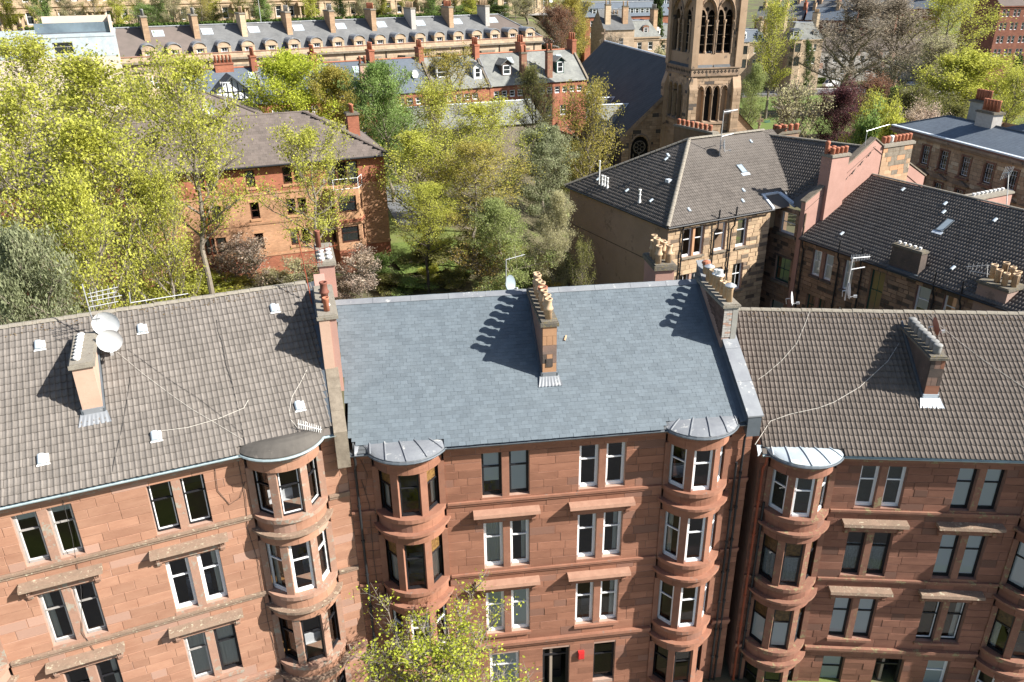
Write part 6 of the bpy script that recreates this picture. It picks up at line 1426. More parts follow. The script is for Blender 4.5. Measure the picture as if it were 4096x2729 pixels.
# ------------------------------------------------------------------ houses farther off
def far_win(W, u, z, w_, h_, frame='far_white', fill='dark', y=.12, style='', t=.48, glass='glass'): return window(W, u, z, z + h_, w_, frame, fill, y=y, far=True, style=style, t=t, glass=glass)
def house(name, label, cat, O, yaw, w_, d, zg, ze, pitch, wallm, roofm, kind='gable', wins=(), chims=(), dorms=(), trim=None, flat=None, ridge='lead', group=None, swins=(), skew=None, over=.25, top=None, frame='far_white', quoins=False):
    r = thing(name, label, cat, (O[0], O[1], 0), math.radians(yaw), group); W = Wall(r)
    b = MB(); grid_wall(b, 0, w_, zg, ze, [(u, u + a, z, z + h) for (u, z, a, h) in wins], y=0, rev=.14); W.build(b, 'wall', wallm)
    WS = Wall(r, w_, 0, PI / 2); WL = Wall(r, 0, d, -PI / 2)
    b = MB(); grid_wall(b, 0, d, zg, ze, [(u, u + a, z, z + h) for (u, z, a, h) in swins], y=0, rev=.14); WS.build(b, 'side_wall', wallm)
    b = MB(); grid_wall(b, 0, d, zg, ze, [], y=0); WL.build(b, 'side_wall', wallm)
    b = MB(); b.poly([(0, d, zg), (w_, d, zg), (w_, d, ze), (0, d, ze)]); b.build('back_wall', wallm, r)
    for (u, z, a, h) in wins: far_win(W, u, z, a, h, frame)
    for (u, z, a, h) in swins: far_win(WS, u, z, a, h, frame)
    tp = math.tan(math.radians(pitch)); o = over; yr = d / 2; zr = ze + (yr + o) * tp
    b = MB()
    if kind == 'gable':
        b.poly([(-o * .3, -o, ze), (w_ + o * .3, -o, ze), (w_ + o * .3, yr, zr), (-o * .3, yr, zr)]); b.poly([(w_ + o * .3, d + o, ze), (-o * .3, d + o, ze), (-o * .3, yr, zr), (w_ + o * .3, yr, zr)]); b.build('roof', roofm, r)
        for x in (0, w_): g = MB(); g.poly([(x, 0, ze), (x, d, ze), (x, yr, zr - .02)]); g.build('gable', wallm, r)
        rg = [(-o * .3, yr, zr), (w_ + o * .3, yr, zr)]
    elif kind == 'hip':
        i = yr
        b.poly([(-o, -o, ze), (w_ + o, -o, ze), (w_ - i, yr, zr), (i, yr, zr)]); b.poly([(w_ + o, -o, ze), (w_ + o, d + o, ze), (w_ - i, yr, zr)]); b.poly([(w_ + o, d + o, ze), (-o, d + o, ze), (i, yr, zr), (w_ - i, yr, zr)]); b.poly([(-o, d + o, ze), (-o, -o, ze), (i, yr, zr)]); b.build('roof', roofm, r)
        rg = [(-o, -o, ze), (i, yr, zr), (w_ - i, yr, zr), (w_ + o, -o, ze)]
    else:                                   # mansard: steep skirt, lead flat
        k = flat or 1.6; zr = ze + k * tp; q = [(-o, -o), (w_ + o, -o), (w_ + o, d + o), (-o, d + o)]; p = [(k, k), (w_ - k, k), (w_ - k, d - k), (k, d - k)]
        for j in range(4): l = (j + 1) % 4; b.poly([(*q[j], ze), (*q[l], ze), (*p[l], zr), (*p[j], zr)])
        b.build('roof', roofm, r)
        b = MB(); b.poly([(*t_, zr) for t_ in p]); b.build('roof_flat', top or 'lead', r)
        rg = [(*t_, zr) for t_ in p] + [(*p[0], zr)]
    g = MB(); g.tube([(x, y, z + .04) for x, y, z in rg], .11, 5); g.build('lead_ridge' if ridge != 'red_pot' else 'ridge_tiles', ridge, r)
    if trim: g = MB(); g.box(-.25, w_ + .25, -.3, .1, ze - .3, ze - .03); g.box(-.12, w_ + .12, -.12, .1, ze - .8, ze - .65); g.build('cornice', trim, r)
    if skew:
        for x in (0, w_): g = MB(); g.prism([(x - .16, -o, ze - .1), (x + .16, -o, ze - .1), (x + .16, -o, ze + .28), (x - .16, -o, ze + .28)], (0, yr + o, (yr + o) * tp)); g.build('skew', skew, r)
    def roof_z(y): return ze + (min(y, d - y) + o) * tp if kind != 'mansard' else zr
    for (u, y, a, c, top_, n, m, pm) in chims:
        zb = roof_z(y - c / 2) - .4 if kind != 'mansard' else ze
        s = stack(r, u - a / 2, u + a / 2, y - c / 2, y + c / 2, zb, zr + top_, m, 'dark_cope' if m != 'red_brick' else 'red_brick', .14, .08, zback=zb)
        for k in range(n):
            along = (u - a * .38 + a * .76 * k / max(1, n - 1), y) if a > c else (u, y - c * .38 + c * .76 * k / max(1, n - 1))
            pot(s, (*along, zr + top_ + .17), 'far', pm, 1.0)
    for (u, y, ww, hh, style_, m) in dorms:  # y = how far back the face stands
        zb = ze + (y + o) * tp if kind != 'mansard' else ze + y * tp
        dl = hh / tp + .3
        q = MB(); q.box(u - ww / 2, u + ww / 2, y, y + .12, zb - .15, zb + hh); q.poly([(u - ww / 2, y, zb), (u - ww / 2, y + dl, zb + hh), (u - ww / 2, y, zb + hh)]); q.poly([(u + ww / 2, y, zb), (u + ww / 2, y, zb + hh), (u + ww / 2, y + dl, zb + hh)])
        do = q.build('dormer', m, r)
        ins = .16; wn = sash_mesh(ww - 2 * ins, hh - .22, .08, .48, ''); put(cached(('dw', round(ww, 2), round(hh, 2)), lambda: wn.mesh('window', ['white_paint', 'white_paint'])), 'window', do, (u - ww / 2 + ins, y - .03, zb + .12))
        g = MB(); g.poly([(u - ww / 2 + ins, y - .006, zb + .12), (u + ww / 2 - ins, y - .006, zb + .12), (u + ww / 2 - ins, y - .006, zb + hh - .1), (u - ww / 2 + ins, y - .006, zb + hh - .1)]); g.build('pane', 'far_glass', do)
        q = MB()
        if style_ == 'arch':
            n = 8; P = [(u - (ww / 2 + .1) * math.cos(PI * k / n), zb + hh + (ww * .36) * math.sin(PI * k / n)) for k in range(n + 1)]
            for a_2, b_2 in zip(P, P[1:]): q.poly([(a_2[0], y - .12, a_2[1]), (b_2[0], y - .12, b_2[1]), (b_2[0], y + dl + ww * .5, b_2[1]), (a_2[0], y + dl + ww * .5, a_2[1])])
            q.build('dormer_roof', 'lead', do)
            q = MB(); q.prism([(x, y - .1, z) for x, z in P], (0, .2, 0)); q.build('pediment', m, do)
        elif style_ == 'gable':
            za = zb + hh + ww * .42
            q.prism([(u - ww / 2 - .25, y - .3, zb + hh - .12), (u, y - .3, za), (u, y - .3, za + .1), (u - ww / 2 - .25, y - .3, zb + hh)], (0, dl + 1.0, 0)); q.prism([(u + ww / 2 + .25, y - .3, zb + hh), (u, y - .3, za + .1), (u, y - .3, za), (u + ww / 2 + .25, y - .3, zb + hh - .12)], (0, dl + 1.0, 0)); q.build('dormer_roof', roofm, do)
            q = MB(); q.poly([(u - ww / 2, y, zb + hh), (u + ww / 2, y, zb + hh), (u, y, za)]); q.build('gable_board', m, do)
        else: q.box(u - ww / 2 - .12, u + ww / 2 + .12, y - .15, y + dl, zb + hh, zb + hh + .1); q.build('dormer_roof', 'lead_dark', do)
    r['_zr'] = zr
    return r, W, zr
def skyl(r, u, y, ze, tp, w_=.9, l=1.2, m='rooflight_glass', o=.25):
    z = ze + (y + o) * tp; p = math.atan(tp)
    b = MB(); b.box(0, w_, 0, l, .0, .1); q = put(b.mesh('skylight', 'bright_lead'), 'skylight', r, (u, y, z), rot=(p, 0, 0))
    n = 3 if w_ > 1.2 else 1
    for k in range(n): g = MB(); g.poly([(w_ * k / n + .06, .08, .106), (w_ * (k + 1) / n - .06, .08, .106), (w_ * (k + 1) / n - .06, l - .08, .106), (w_ * k / n + .06, l - .08, .106)]); put(g.mesh('pane', m), 'pane', q)

# ---- the long dormered terrace
TO_, TY_ = (6.25, 157.88), 28.0
TE = thing('dormered_terrace', 'long pale stone terrace with a row of arched dormers under a grey slate roof', 'terrace', (TO_[0], TO_[1], 0), math.radians(TY_))
W = Wall(TE); tz = -10.45 + H; tg = 8.6; x0 = -73.0; p38 = math.radians(30.6); t38 = math.tan(p38); yr = 6.6; zr = tz + yr * t38
wins = []
for k in range(20):
    u = -3.2 - 3.62 * k
    if k % 2 == 0: wins += [(u + .2, tg + 1.2, 1.0, 1.9), (u + .2, -14.9 + H, 1.0, 1.6)]
b = MB(); grid_wall(b, x0, 0, tg, -11.35 + H, [(u, u + a, z, z + h) for u, z, a, h in wins], y=0, rev=.15); W.build(b, 'wall', 'yellow_stone')
for (u, z, a, h) in wins: far_win(W, u, z, a, h)
b = MB(); b.box(x0, .25, -.45, .2, -11.3 + H, -11.0 + H); W.build(b, 'cornice', 'skew_stone')
b = MB(); b.box(x0, .1, -.2, .15, -11.0 + H, tz + .15); W.build(b, 'parapet', 'yellow_stone')
b = MB(); b.box(x0, .15, -.28, .2, tz + .15, tz + .27); W.build(b, 'parapet_cope', 'pale_ledge')
b = MB(); b.poly([(0, 0, tg), (0, 13, tg), (0, 13, tz), (0, 0, tz)]); b.poly([(x0, 13, tg), (0, 13, tg), (0, 13, tz), (x0, 13, tz)]); b.poly([(x0, 0, tg), (x0, 13, tg), (x0, 13, tz), (x0, yr, zr), (x0, 0, tz)]); b.build('end_wall', 'yellow_stone', TE)
for (a, c, m) in ((x0, -59.6, 'tile_flat'), (-59.6, -9.4, 'slate_old'), (-9.4, .3, 'tile_flat')):
    b = MB()
    if c > 0: b.poly([(a, 0, tz), (c, 0, tz), (-5.6, yr, zr), (a, yr, zr)]); b.poly([(c, 0, tz), (c, 13.2, tz), (-5.6, yr, zr)]); b.poly([(c, 13.2, tz), (a, 13.2, tz), (a, yr, zr), (-5.6, yr, zr)])
    else: b.poly([(a, 0, tz), (c, 0, tz), (c, yr, zr), (a, yr, zr)]); b.poly([(c, 13.2, tz), (a, 13.2, tz), (a, yr, zr), (c, yr, zr)])
    b.build('roof', m, TE)
b = MB(); b.tube([(x0, yr, zr + .05), (-5.6, yr, zr + .05), (.3, 0, tz + .1)], .13, 5); W.build(b, 'lead_ridge', 'lead')
for k in range(19):
    u = -2.55 - 3.62 * k; do = put(None, 'dormer', TE, (u, -.12, 0)); zb = -11.0 + H
    b = MB(); grid_wall(b, -.85, .85, zb, zb + 1.75, [(-.48, .48, zb + .3, zb + 1.5)], y=0, rev=.12); b.poly([(-.85, 0, zb), (-.85, 3.3, zb + 1.75), (-.85, 0, zb + 1.75)]); b.poly([(.85, 0, zb), (.85, 3.3, zb + 1.75), (.85, 0, zb + 1.75)]); b.box(-.98, -.6, -.1, .02, zb + .1, zb + 1.5); b.box(.6, .98, -.1, .02, zb + .1, zb + 1.5)
    b.build('dormer_face', 'gold_stone', do)
    b = MB(); b.box(-1.0, 1.0, -.16, .05, zb + 1.5, zb + 1.72); n = 9; P = [(-.95 * math.cos(PI * j / n), zb + 1.72 + .62 * math.sin(PI * j / n)) for j in range(n + 1)]; b.prism([(x, -.05, z) for x, z in P], (0, .2, 0)); b.build('pediment', 'yellow_stone', do)
    b = MB(); P = [(-1.05 * math.cos(PI * j / n), zb + 1.74 + .72 * math.sin(PI * j / n)) for j in range(n + 1)]
    for p, q in zip(P, P[1:]): b.poly([(p[0], -.18, p[1]), (q[0], -.18, q[1]), (q[0], 3.9, q[1]), (p[0], 3.9, p[1])]); b.poly([(p[0], -.18, p[1]), (q[0], -.18, q[1]), (q[0] * .9, -.18, zb + 1.72 + (q[1] - zb - 1.74) * .86), (p[0] * .9, -.18, zb + 1.72 + (p[1] - zb - 1.74) * .86)])
    b.build('dormer_roof', 'lead', do)
    me = cached('tdw', lambda: sash_mesh(.96, 1.2, .07, .48, 'cross').mesh('window', ['white_paint', 'white_paint'])); put(me, 'window', do, (-.48, .06, zb + .3))
    put(cached('tdp', lambda: MB().poly([(.05, .04, .05), (.91, .04, .05), (.91, .04, 1.15), (.05, .04, 1.15)]).mesh('pane', 'far_glass')), 'pane', do, (-.48, .06, zb + .3))
for k in range(9):
    u = -9.3 - 7.24 * k; zc = zr + 1.55; m = ('white_brick' if k in (0, 2) else 'tan_stone')
    s = stack(TE, u - .42, u + .42, yr - 3.0, yr + .5, tz + (yr - 3.0) * t38 - .2, zc, m, 'grey_cope', .16, .1, zback=zr)
    for j in range(5 if k < 4 else 3): pot(s, (u, yr - 2.6 + (.65 if k < 4 else .9) * j, zc + .18), 'far', ('buff_pot', 'red_pot', 'buff_pot', 'red_pot', 'grey_pot', 'grey_pot', 'buff_pot', 'grey_pot', 'grey_pot')[k], 1.0)
    skyl(TE, u + .9, yr - 2.2, tz, t38, 1.7, 1.6, o=0)
for k in range(10):
    u = -4.6 - 7.24 * k; bo = put(None, 'bay_window', TE, (u, 0, 0)); bt_ = -12.15 + H
    pts = [(-2.0, 0), (-1.2, -1.1), (1.2, -1.1), (2.0, 0)]
    b = MB(); b.prism([(x * 1.1, y * 1.2, bt_ - .25) for x, y in pts], (0, 0, .3)); b.build('bay_roof', 'skew_stone', bo)
    for (p, q) in zip(pts, pts[1:]):
        L2 = math.dist(p, q); an = math.atan2(q[1] - p[1], q[0] - p[0]); Wb = Wall(bo, p[0], p[1], an)
        o_ = (.25, L2 - .25) if L2 < 2 else (.35, L2 - .35)
        b = MB(); grid_wall(b, 0, L2, tg, bt_ - .25, [(*o_, bt_ - 2.6, bt_ - .7), (*o_, bt_ - 6.4, bt_ - 4.4)], y=0, rev=.12); b.m = 1; b.poly([(o_[0], .1, bt_ - 2.6), (o_[1], .1, bt_ - 2.6), (o_[1], .1, bt_ - .7), (o_[0], .1, bt_ - .7)]); b.poly([(o_[0], .1, bt_ - 6.4), (o_[1], .1, bt_ - 6.4), (o_[1], .1, bt_ - 4.4), (o_[0], .1, bt_ - 4.4)])
        Wb.build(b, 'bay_wall', ['yellow_stone', 'far_glass'])
        b = MB(); xm = (o_[0] + o_[1]) / 2; b.box(o_[0], o_[1], .03, .09, bt_ - 1.7, bt_ - 1.62); b.box(o_[0], o_[0] + .07, .03, .09, bt_ - 2.6, bt_ - .7); b.box(o_[1] - .07, o_[1], .03, .09, bt_ - 2.6, bt_ - .7); b.box(o_[0], o_[1], .03, .09, bt_ - 2.6, bt_ - 2.5)
        Wb.build(b, 'window', 'white_paint')
    pipe(TE, [(u + 3.0, -.1, tg), (u + 3.0, -.1, -11.3 + H)], .06, 'black_pipe', collars=False)

# ---- row of small slate houses below it (one thing each)
SLO, SLY = (-13.06, 111.24), 26.0
sg_, se_ = 8.0, -14.1 + H; pt = 40.0; tpp = math.tan(math.radians(pt))
row = [(-28.5, -19.2, 'slate_blue', 'half timbered white gabled house with a slate roof and red brick base', 'white'),
       (-19.2, -11.6, 'slate_blue', 'blue slate roofed house half hidden by the bright green maple', ''),
       (-11.6, -3.8, 'slate_blue', 'slate house with a white rendered stack and small dark dormer', 'stackw'),
       (-3.8, 3.2, 'slate_blue', 'slate house with a white dish and stepped stone skew', 'dish'),
       (3.2, 11.6, 'slate_lichen', 'lichen grey slate house with a black solar panel on its roof', 'solar'),
       (11.6, 18.8, 'slate_lichen', 'lichen grey slate house with a tall slim brown stack and dark dormer', 'd1'),
       (18.8, 27.5, 'slate_lichen', 'lichen grey slate house with a green gabled dormer beside the church', 'd2')]
for i, (u0_, u1_, rm, lab, sp) in enumerate(row):
    O = frame_pt(SLO, SLY, u0_ + .05, 0); w_ = u1_ - u0_ - .1
    wins = [(w_ * .08 + 1.25 * k, -15.7 + H, .85, .95) for k in range(int((w_ - 1) / 1.25))] + [(w_ * .2 + 2.4 * k, -18.9 + H, 1.0, 1.5) for k in range(int((w_ - 1.5) / 2.4))]
    dorm = {'stackw': [(2.2, 1.2, 1.3, 1.2, 'gable', 'stack_dark')], 'd1': [(3.2, 1.2, 1.5, 1.5, 'gable', 'stack_dark'), (-.0 + 6.6, 1.0, 1.2, 1.5, 'flat', 'white_paint')][:1], 'd2': [(4.6, 1.0, 1.3, 1.7, 'gable', 'green_paint')], 'solar': [(1.9, 1.4, 2.0, 1.6, 'gable', 'slate_lichen'), (7.0, 1.0, 1.2, 1.6, 'gable', 'white_paint')]}.get(sp, [])
    chim = [(w_ - .1, 4.5, .7, 1.7, 1.2, 3, 'red_brick', 'red_pot')]
    if sp == 'stackw': chim += [(5.4, .9, .9, .7, -.2, 2, 'white_brick', 'red_pot')]
    if sp in ('d1', 'd2'): chim += [(5.6 if sp == 'd1' else 2.6, .8, .85, .8, .1, 2, 'brown_trim', 'red_pot')]
    r, W, zr_ = house('terraced_house', lab, 'house', O, SLY, w_, 9.0, sg_, se_, pt, 'red_brick', rm, 'gable', wins, chim, dorm, ridge='red_pot', skew=('lead' if i in (1, 2, 5) else 'skew_stone'))
    if sp == 'solar':
        p = math.radians(pt); b = MB(); b.box(0, 2.6, 0, 1.3, .05, .14); q = put(b.mesh('solar_panel', 'lead_dark'), 'solar_panel', r, (3.0, 2.9, se_ + 3.15 * tpp), rot=(p, 0, 0)); g = MB(); g.poly([(.05, .05, .15), (1.27, .05, .15), (1.27, 1.25, .15), (.05, 1.25, .15)]); g.poly([(1.33, .05, .15), (2.55, .05, .15), (2.55, 1.25, .15), (1.33, 1.25, .15)]); put(g.mesh('cell', 'blue_glass'), 'cell', q)
    if sp in ('stackw', 'd1', 'd2', ''): skyl(r, w_ * .62, 2.9, se_, tpp, .8, 1.1)
    if sp == 'dish': d_ = dish('white dish on the slate roof of a small house behind the light green tree', r.matrix_basis @ Vector((5.0, 1.6, se_ + 2.6 * tpp)), (.5, -.8, .2), .5)
    if sp == 'white':
        g0, g1, gy = 2.9, 7.9, -1.3; zb, za = -13.2 + H, -10.55 + H; gm = (g0 + g1) / 2
        b = MB(); b.poly([(g0, gy, zb - 1.6), (g1, gy, zb - 1.6), (g1, gy, zb + .35), (gm, gy, za - .1), (g0, gy, zb + .35)]); b.poly([(g0, gy, zb - 1.6), (g0, 2.5, zb - 1.6), (g0, 2.5, zb + .35), (g0, gy, zb + .35)]); b.poly([(g1, gy, zb - 1.6), (g1, 2.5, zb - 1.6), (g1, 2.5, zb + .35), (g1, gy, zb + .35)]); go = b.build('gable_wall', 'white_paint', r)
        b = MB(); b.box(g0, g1, gy, 2, sg_, zb - 1.6); b.build('brick_base', 'red_brick', r)
        tb = MB()
        for x in (g0 + .05, g0 + 1.25, gm - .6, gm + .0, gm + .6, g1 - 1.25, g1 - .05): tb = MB(); tb.box(x - .045, x + .045, gy - .06, gy, zb - 1.6, min(zb + .35 + (1 - abs(x - gm) / ((g1 - g0) / 2)) * (za - zb - .5), za - .2)); tb.build('timber', 'black_paint', go)
        for z in (zb - 1.6, zb - .0, zb + .9): a_2 = max(0, (z - zb - .35) / (za - zb - .45)); tb = MB(); tb.box(g0 + a_2 * (gm - g0), g1 - a_2 * (g1 - gm), gy - .06, gy, z - .05, z + .05); tb.build('timber', 'black_paint', go)
        for x in (g0 + .35, g1 - 1.35): tb = MB(); tb.poly([(x, gy - .07, zb - 1.45), (x + 1.0, gy - .07, zb - 1.45), (x + 1.0, gy - .07, zb - .1), (x, gy - .07, zb - .1)]); wo = tb.build('window', 'far_glass', r); tb = MB(); [tb.box(x + s, x + s + .04, gy - .1, gy - .072, zb - 1.45, zb - .1) for s in (0, .32, .64, .96)]; tb.box(x, x + 1, gy - .1, gy - .072, zb - .8, zb - .75); tb.build('glazing_bar', 'grey_paint', wo)
        for sg2 in (-1, 1):
            x0_ = gm + sg2 * ((g1 - g0) / 2 + .5); b = MB(); b.prism([(x0_, gy - .5, zb - .05), (gm, gy - .5, za), (gm, gy - .5, za + .14), (x0_, gy - .5, zb + .09)], (0, 4.2, 0)); b.build('gable_roof', 'slate_dark', r)
        s = stack(r, gm - 1.0, gm + 1.2, 4.0, 4.9, se_ + 3 * tpp, zr_ + .5, 'red_brick', 'red_brick', .14, .08)
        for k in range(5): pot(s, (gm - .8 + .45 * k, 4.45, zr_ + .66), 'far', 'red_pot', 1.0)
        skyl(r, 8.2, 2.9, se_, tpp, .8, 1.1)
aerial('thin aerial pole in front of the white half timbered gable', [at(524, 266, 88), at(510, 190, 88)], [(at(505, 191, 88), at(528, 190, 88.3), 8, .3, (0, .3, 1))], r=.04)
dish('round white dish on a pole above the small hipped roof', at(480, 251, 84), (.1, -.95, .1), .62)
# ---- small hipped block just behind the flats, low grey roofs by the church
O = at(560, 262, 92); house('hipped_block', 'low brown hipped roof peeping over the ridge of the brick flats', 'house', frame_pt(O[:2], 22, -13, 0), 22, 15, 11, terr(O[0], O[1]) - .5, at(560, 272, 92)[2], 22, 'red_brick', 'tile_flat', 'hip', ridge='tile_flat')
O = at(905, 310, 96); house('slated_hall', 'low grey slated hall with a white ridge between the trees and the church', 'hall', O[:2], 20, 19, 9, terr(O[0], O[1]) - .5, at(1000, 300, 97)[2], 24, 'skew_stone', 'slate_lichen', 'gable', ridge='bright_lead')

# ---- modern flats at the left edge
def block(root, x0, x1, y0, y1, z0, z1, m, name): b = MB(); b.box(x0, x1, y0, y1, z0, z1); return b.build(name, m, root)
MO = at(272, 128, 106); MY = 24.0
MOD = thing('modern_flats', 'modern pale flats with glass penthouse and grey zinc roof behind the left trees', 'flats', (MO[0], MO[1], 0), math.radians(MY)); W = Wall(MOD); mz = MO[2]; mg = terr(MO[0], MO[1]) - 1
mw = [(-18 + 2.6 * k, mz - 2.6 - 3.0 * j, 1.4, 1.7) for k in range(7) for j in range(1, 4)] + [(-16 + 3.2 * k, mz + .3, 2.0, 1.3) for k in range(4)]
b = MB(); grid_wall(b, -19.5, 0, mg, mz, [(u, u + a, z, z + h) for u, z, a, h in mw if z < mz - 1.6], y=0, rev=.15); b.poly([(0, 0, mg), (0, 14, mg), (0, 14, mz), (0, 0, mz)]); W.build(b, 'wall', 'modern_panel')
for (u, z, a, h) in mw[:21]: far_win(W, u, z, a, h, 'grey')
b = MB(); grid_wall(b, -19.5, 0, mz, mz + 2.1, [(u, u + a, z, z + h) for u, z, a, h in mw[21:]], y=.35, rev=.15); b.poly([(0, .35, mz), (0, 14, mz), (0, 14, mz + 2.1), (0, .35, mz + 2.1)]); W.build(b, 'attic_wall', 'zinc')
for (u, z, a, h) in mw[21:]: window(W, u, z, z + h, a, 'grey', y=.5, far=True)
block(MOD, -19.6, .1, .3, 14, mz + 2.1, mz + 2.35, 'zinc', 'attic_roof'); block(MOD, -8.0, -.3, 3, 10, mz + 2.35, mz + 2.5, 'lead_dark', 'roof_terrace')
b = MB(); b.box(-8, -.3, 3.0, 3.06, mz + 2.5, mz + 3.5); b.build('balustrade', 'blue_glass', MOD)
b = MB(); b.box(-.35, -.1, 2.6, 10, mz + 2.35, mz + 4.0); b.box(-7.6, -.1, 9.8, 10, mz + 2.35, mz + 4.0); b.build('parapet', 'modern_panel', MOD)
bm = [(-34 + 2.4 * k, mz - 3.2 - 3.0 * j, 1.5, 1.9) for k in range(6) for j in range(-1, 4)]
b = MB(); grid_wall(b, -35.5, -19.5, mg, mz + 4.0, [(u, u + a, z, z + h) for u, z, a, h in bm], y=-2.0, rev=.15); b.poly([(-19.5, -2, mg), (-19.5, 12, mg), (-19.5, 12, mz + 4), (-19.5, -2, mz + 4)]); W.build(b, 'wall', 'modern_panel')
for (u, z, a, h) in bm: window(Wall(MOD, 0, -2.0), u, z, z + h, a, 'grey', y=.1, far=True)
block(MOD, -35.5, -19.5, -2, 12, mz + 4.0, mz + 4.2, 'zinc', 'roof'); block(MOD, -24.5, -19.7, 1.0, 9, mz + 4.2, mz + 7.2, 'modern_panel', 'lift_house'); block(MOD, -24.6, -19.6, .9, 9.1, mz + 7.2, mz + 7.4, 'zinc', 'lift_house_roof')
gb = block(MOD, -34, -26, .2, 9, mz + 4.2, mz + 8.6, 'glass_box', 'glass_penthouse')
for k in range(5): q = MB(); q.box(-34 + 2 * k - .08, -34 + 2 * k + .08, .08, .2, mz + 4.2, mz + 8.7); q.build('mullion', 'white_paint', gb)
block(MOD, -34.3, -25.6, -.1, 9.2, mz + 8.6, mz + 8.8, 'zinc', 'penthouse_roof')

# ---- golden terrace along the top edge
GY = 28.0; gl = 150.0; _e2 = at(1260, 30, 236); GO = (_e2[0] - gl * math.cos(math.radians(GY)), _e2[1] - gl * math.sin(math.radians(GY)), 0)
GT = thing('golden_terrace', 'tall golden stone terrace with columned doorways along the top edge', 'terrace', (GO[0], GO[1], 0), math.radians(GY)); W = Wall(GT)
gzv = lambda u: 0; gb_ = 21.0
gw = []
for k in range(int(gl / 3.0)):
    u = 1.2 + 3.0 * k; gw += [(u, gb_ + 1.3, 1.25, 2.4), (u, gb_ + 5.6, 1.2, 2.1), (u, gb_ + 9.4, 1.2, 1.9)]
b = MB(); grid_wall(b, 0, gl, gb_ - 2, gb_ + 13, [(u, u + a, z, z + h) for u, z, a, h in gw], y=0, rev=.3); b.box(0, gl, .3, 12, gb_ + 12.8, gb_ + 13); W.build(b, 'wall', 'gold_stone')
for (u, z, a, h) in gw:
    window(W, u, z, z + h, a, 'far_white', 'dark', y=.25, far=True)
    if z < gb_ + 5: b = MB(); b.box(u - .25, u - .02, -.12, .05, z - .3, z + h + .3); b.box(u + a + .02, u + a + .25, -.12, .05, z - .3, z + h + .3); b.box(u - .35, u + a + .35, -.2, .05, z + h + .3, z + h + .6); W.build(b, 'window_surround', 'gold_stone')
for z in (4.6, 8.7): b = MB(); b.box(0, gl, -.25, .05, gb_ + z, gb_ + z + .3); W.build(b, 'string_course', 'gold_stone')
for k in range(int(gl / 15)):
    u = 8 + 15 * k; po = put(None, 'portico', GT, (u, 0, 0))
    for x in (-1.5, -.5, .9, 1.9): b = MB(); b.lathe([(.3, gb_ - .6), (.22, gb_ - .3), (.19, gb_ + 3.2), (.3, gb_ + 3.5)], 8, (x, -1.5, 0)); b.build('column', 'gold_stone', po)
    b = MB(); b.box(-1.9, 2.3, -1.9, 0, gb_ + 3.5, gb_ + 4.3); b.build('entablature', 'gold_stone', po)

# ---- red brick offices and villas at the top middle
def vill(px, py, dist, yaw, w_, d, zt_px, label, name='villa', cat='villa', **k):
    O = at(px, py, dist); ze = at(px, zt_px, dist)[2]; zg = terr(O[0], O[1]) - 1.0
    return house(name, label, cat, O[:2], yaw, w_, d, zg, ze, **k)
def wgrid(u0, n, du, z, a, h): return [(u0 + du * k, z, a, h) for k in range(n)]
ez = lambda px, py, dist: at(px, py, dist)[2]
z1 = ez(1372, 46, 235)
vill(1345, 48, 236, 12, 25, 13, 40, 'red brick offices with a slate mansard and long strip rooflights', 'brick_offices', 'offices', pitch=62, wallm='red_brick', roofm='slate_blue', kind='mansard', flat=1.9, wins=wgrid(1.5, 7, 3.3, ez(1372, 40, 236) - 2.4, 1.2, 1.5) + wgrid(1.5, 7, 3.3, ez(1372, 40, 236) - 5.4, 1.2, 1.5), swins=wgrid(1.5, 3, 3.3, ez(1372, 40, 236) - 2.4, 1.2, 1.5), dorms=[(2.6 + 1.55 * k, .3, 1.35, 1.5, 'flat', 'rooflight_glass') for k in range(4)] + [(10.5 + 1.5 * k, .3, 1.35, 1.5, 'flat', 'rooflight_glass') for k in range(8)])
vill(1463, 33, 252, 12, 18, 12, 18, 'second red brick office block with slate mansard left of the tower top', 'brick_offices', 'offices', pitch=62, wallm='red_brick', roofm='slate_blue', kind='mansard', flat=1.9, wins=wgrid(1.2, 5, 3.3, ez(1463, 18, 252) - 2.4, 1.2, 1.5) + wgrid(1.2, 5, 3.3, ez(1463, 18, 252) - 5.4, 1.2, 1.5), dorms=[(1.6 + 1.6 * k, .3, 1.35, 1.5, 'flat', 'rooflight_glass') for k in range(9)])
e1 = ez(1450, 88, 190)
vill(1432, 90, 190, 13, 8.6, 9, 86, 'pale villa with grey mansard and round dormers left of the church tower', pitch=58, wallm='yellow_stone', roofm='slate_lichen', kind='mansard', flat=2.0, wins=wgrid(.8, 3, 2.6, e1 - 2.6, 1.1, 1.7) + wgrid(.8, 3, 2.6, e1 - 6, 1.1, 1.7), dorms=[(1.8, .4, 1.3, 1.3, 'arch', 'lead_dark'), (5.4, .4, 1.3, 1.3, 'arch', 'brown_trim')], chims=[(-1.6, 1.2, 1.1, .8, 1.2, 2, 'tan_stone', 'buff_pot'), (8.6, 4, .9, 2.4, 2.2, 4, 'tan_stone', 'grey_pot')], trim='yellow_stone')
e1 = ez(1500, 95, 196)
vill(1488, 94, 197, 13, 9, 9, 90, 'pale villa with a white arched dormer close against the church tower', pitch=55, wallm='yellow_stone', roofm='slate_lichen', kind='mansard', flat=2.0, wins=wgrid(.8, 3, 2.6, e1 - 2.6, 1.1, 1.7) + wgrid(.8, 3, 2.6, e1 - 6, 1.1, 1.7), dorms=[(2.0, .3, 2.2, 1.4, 'arch', 'white_paint')], chims=[(4.5, 7, 1.2, .9, 2.0, 3, 'tan_stone', 'buff_pot')], trim='yellow_stone')
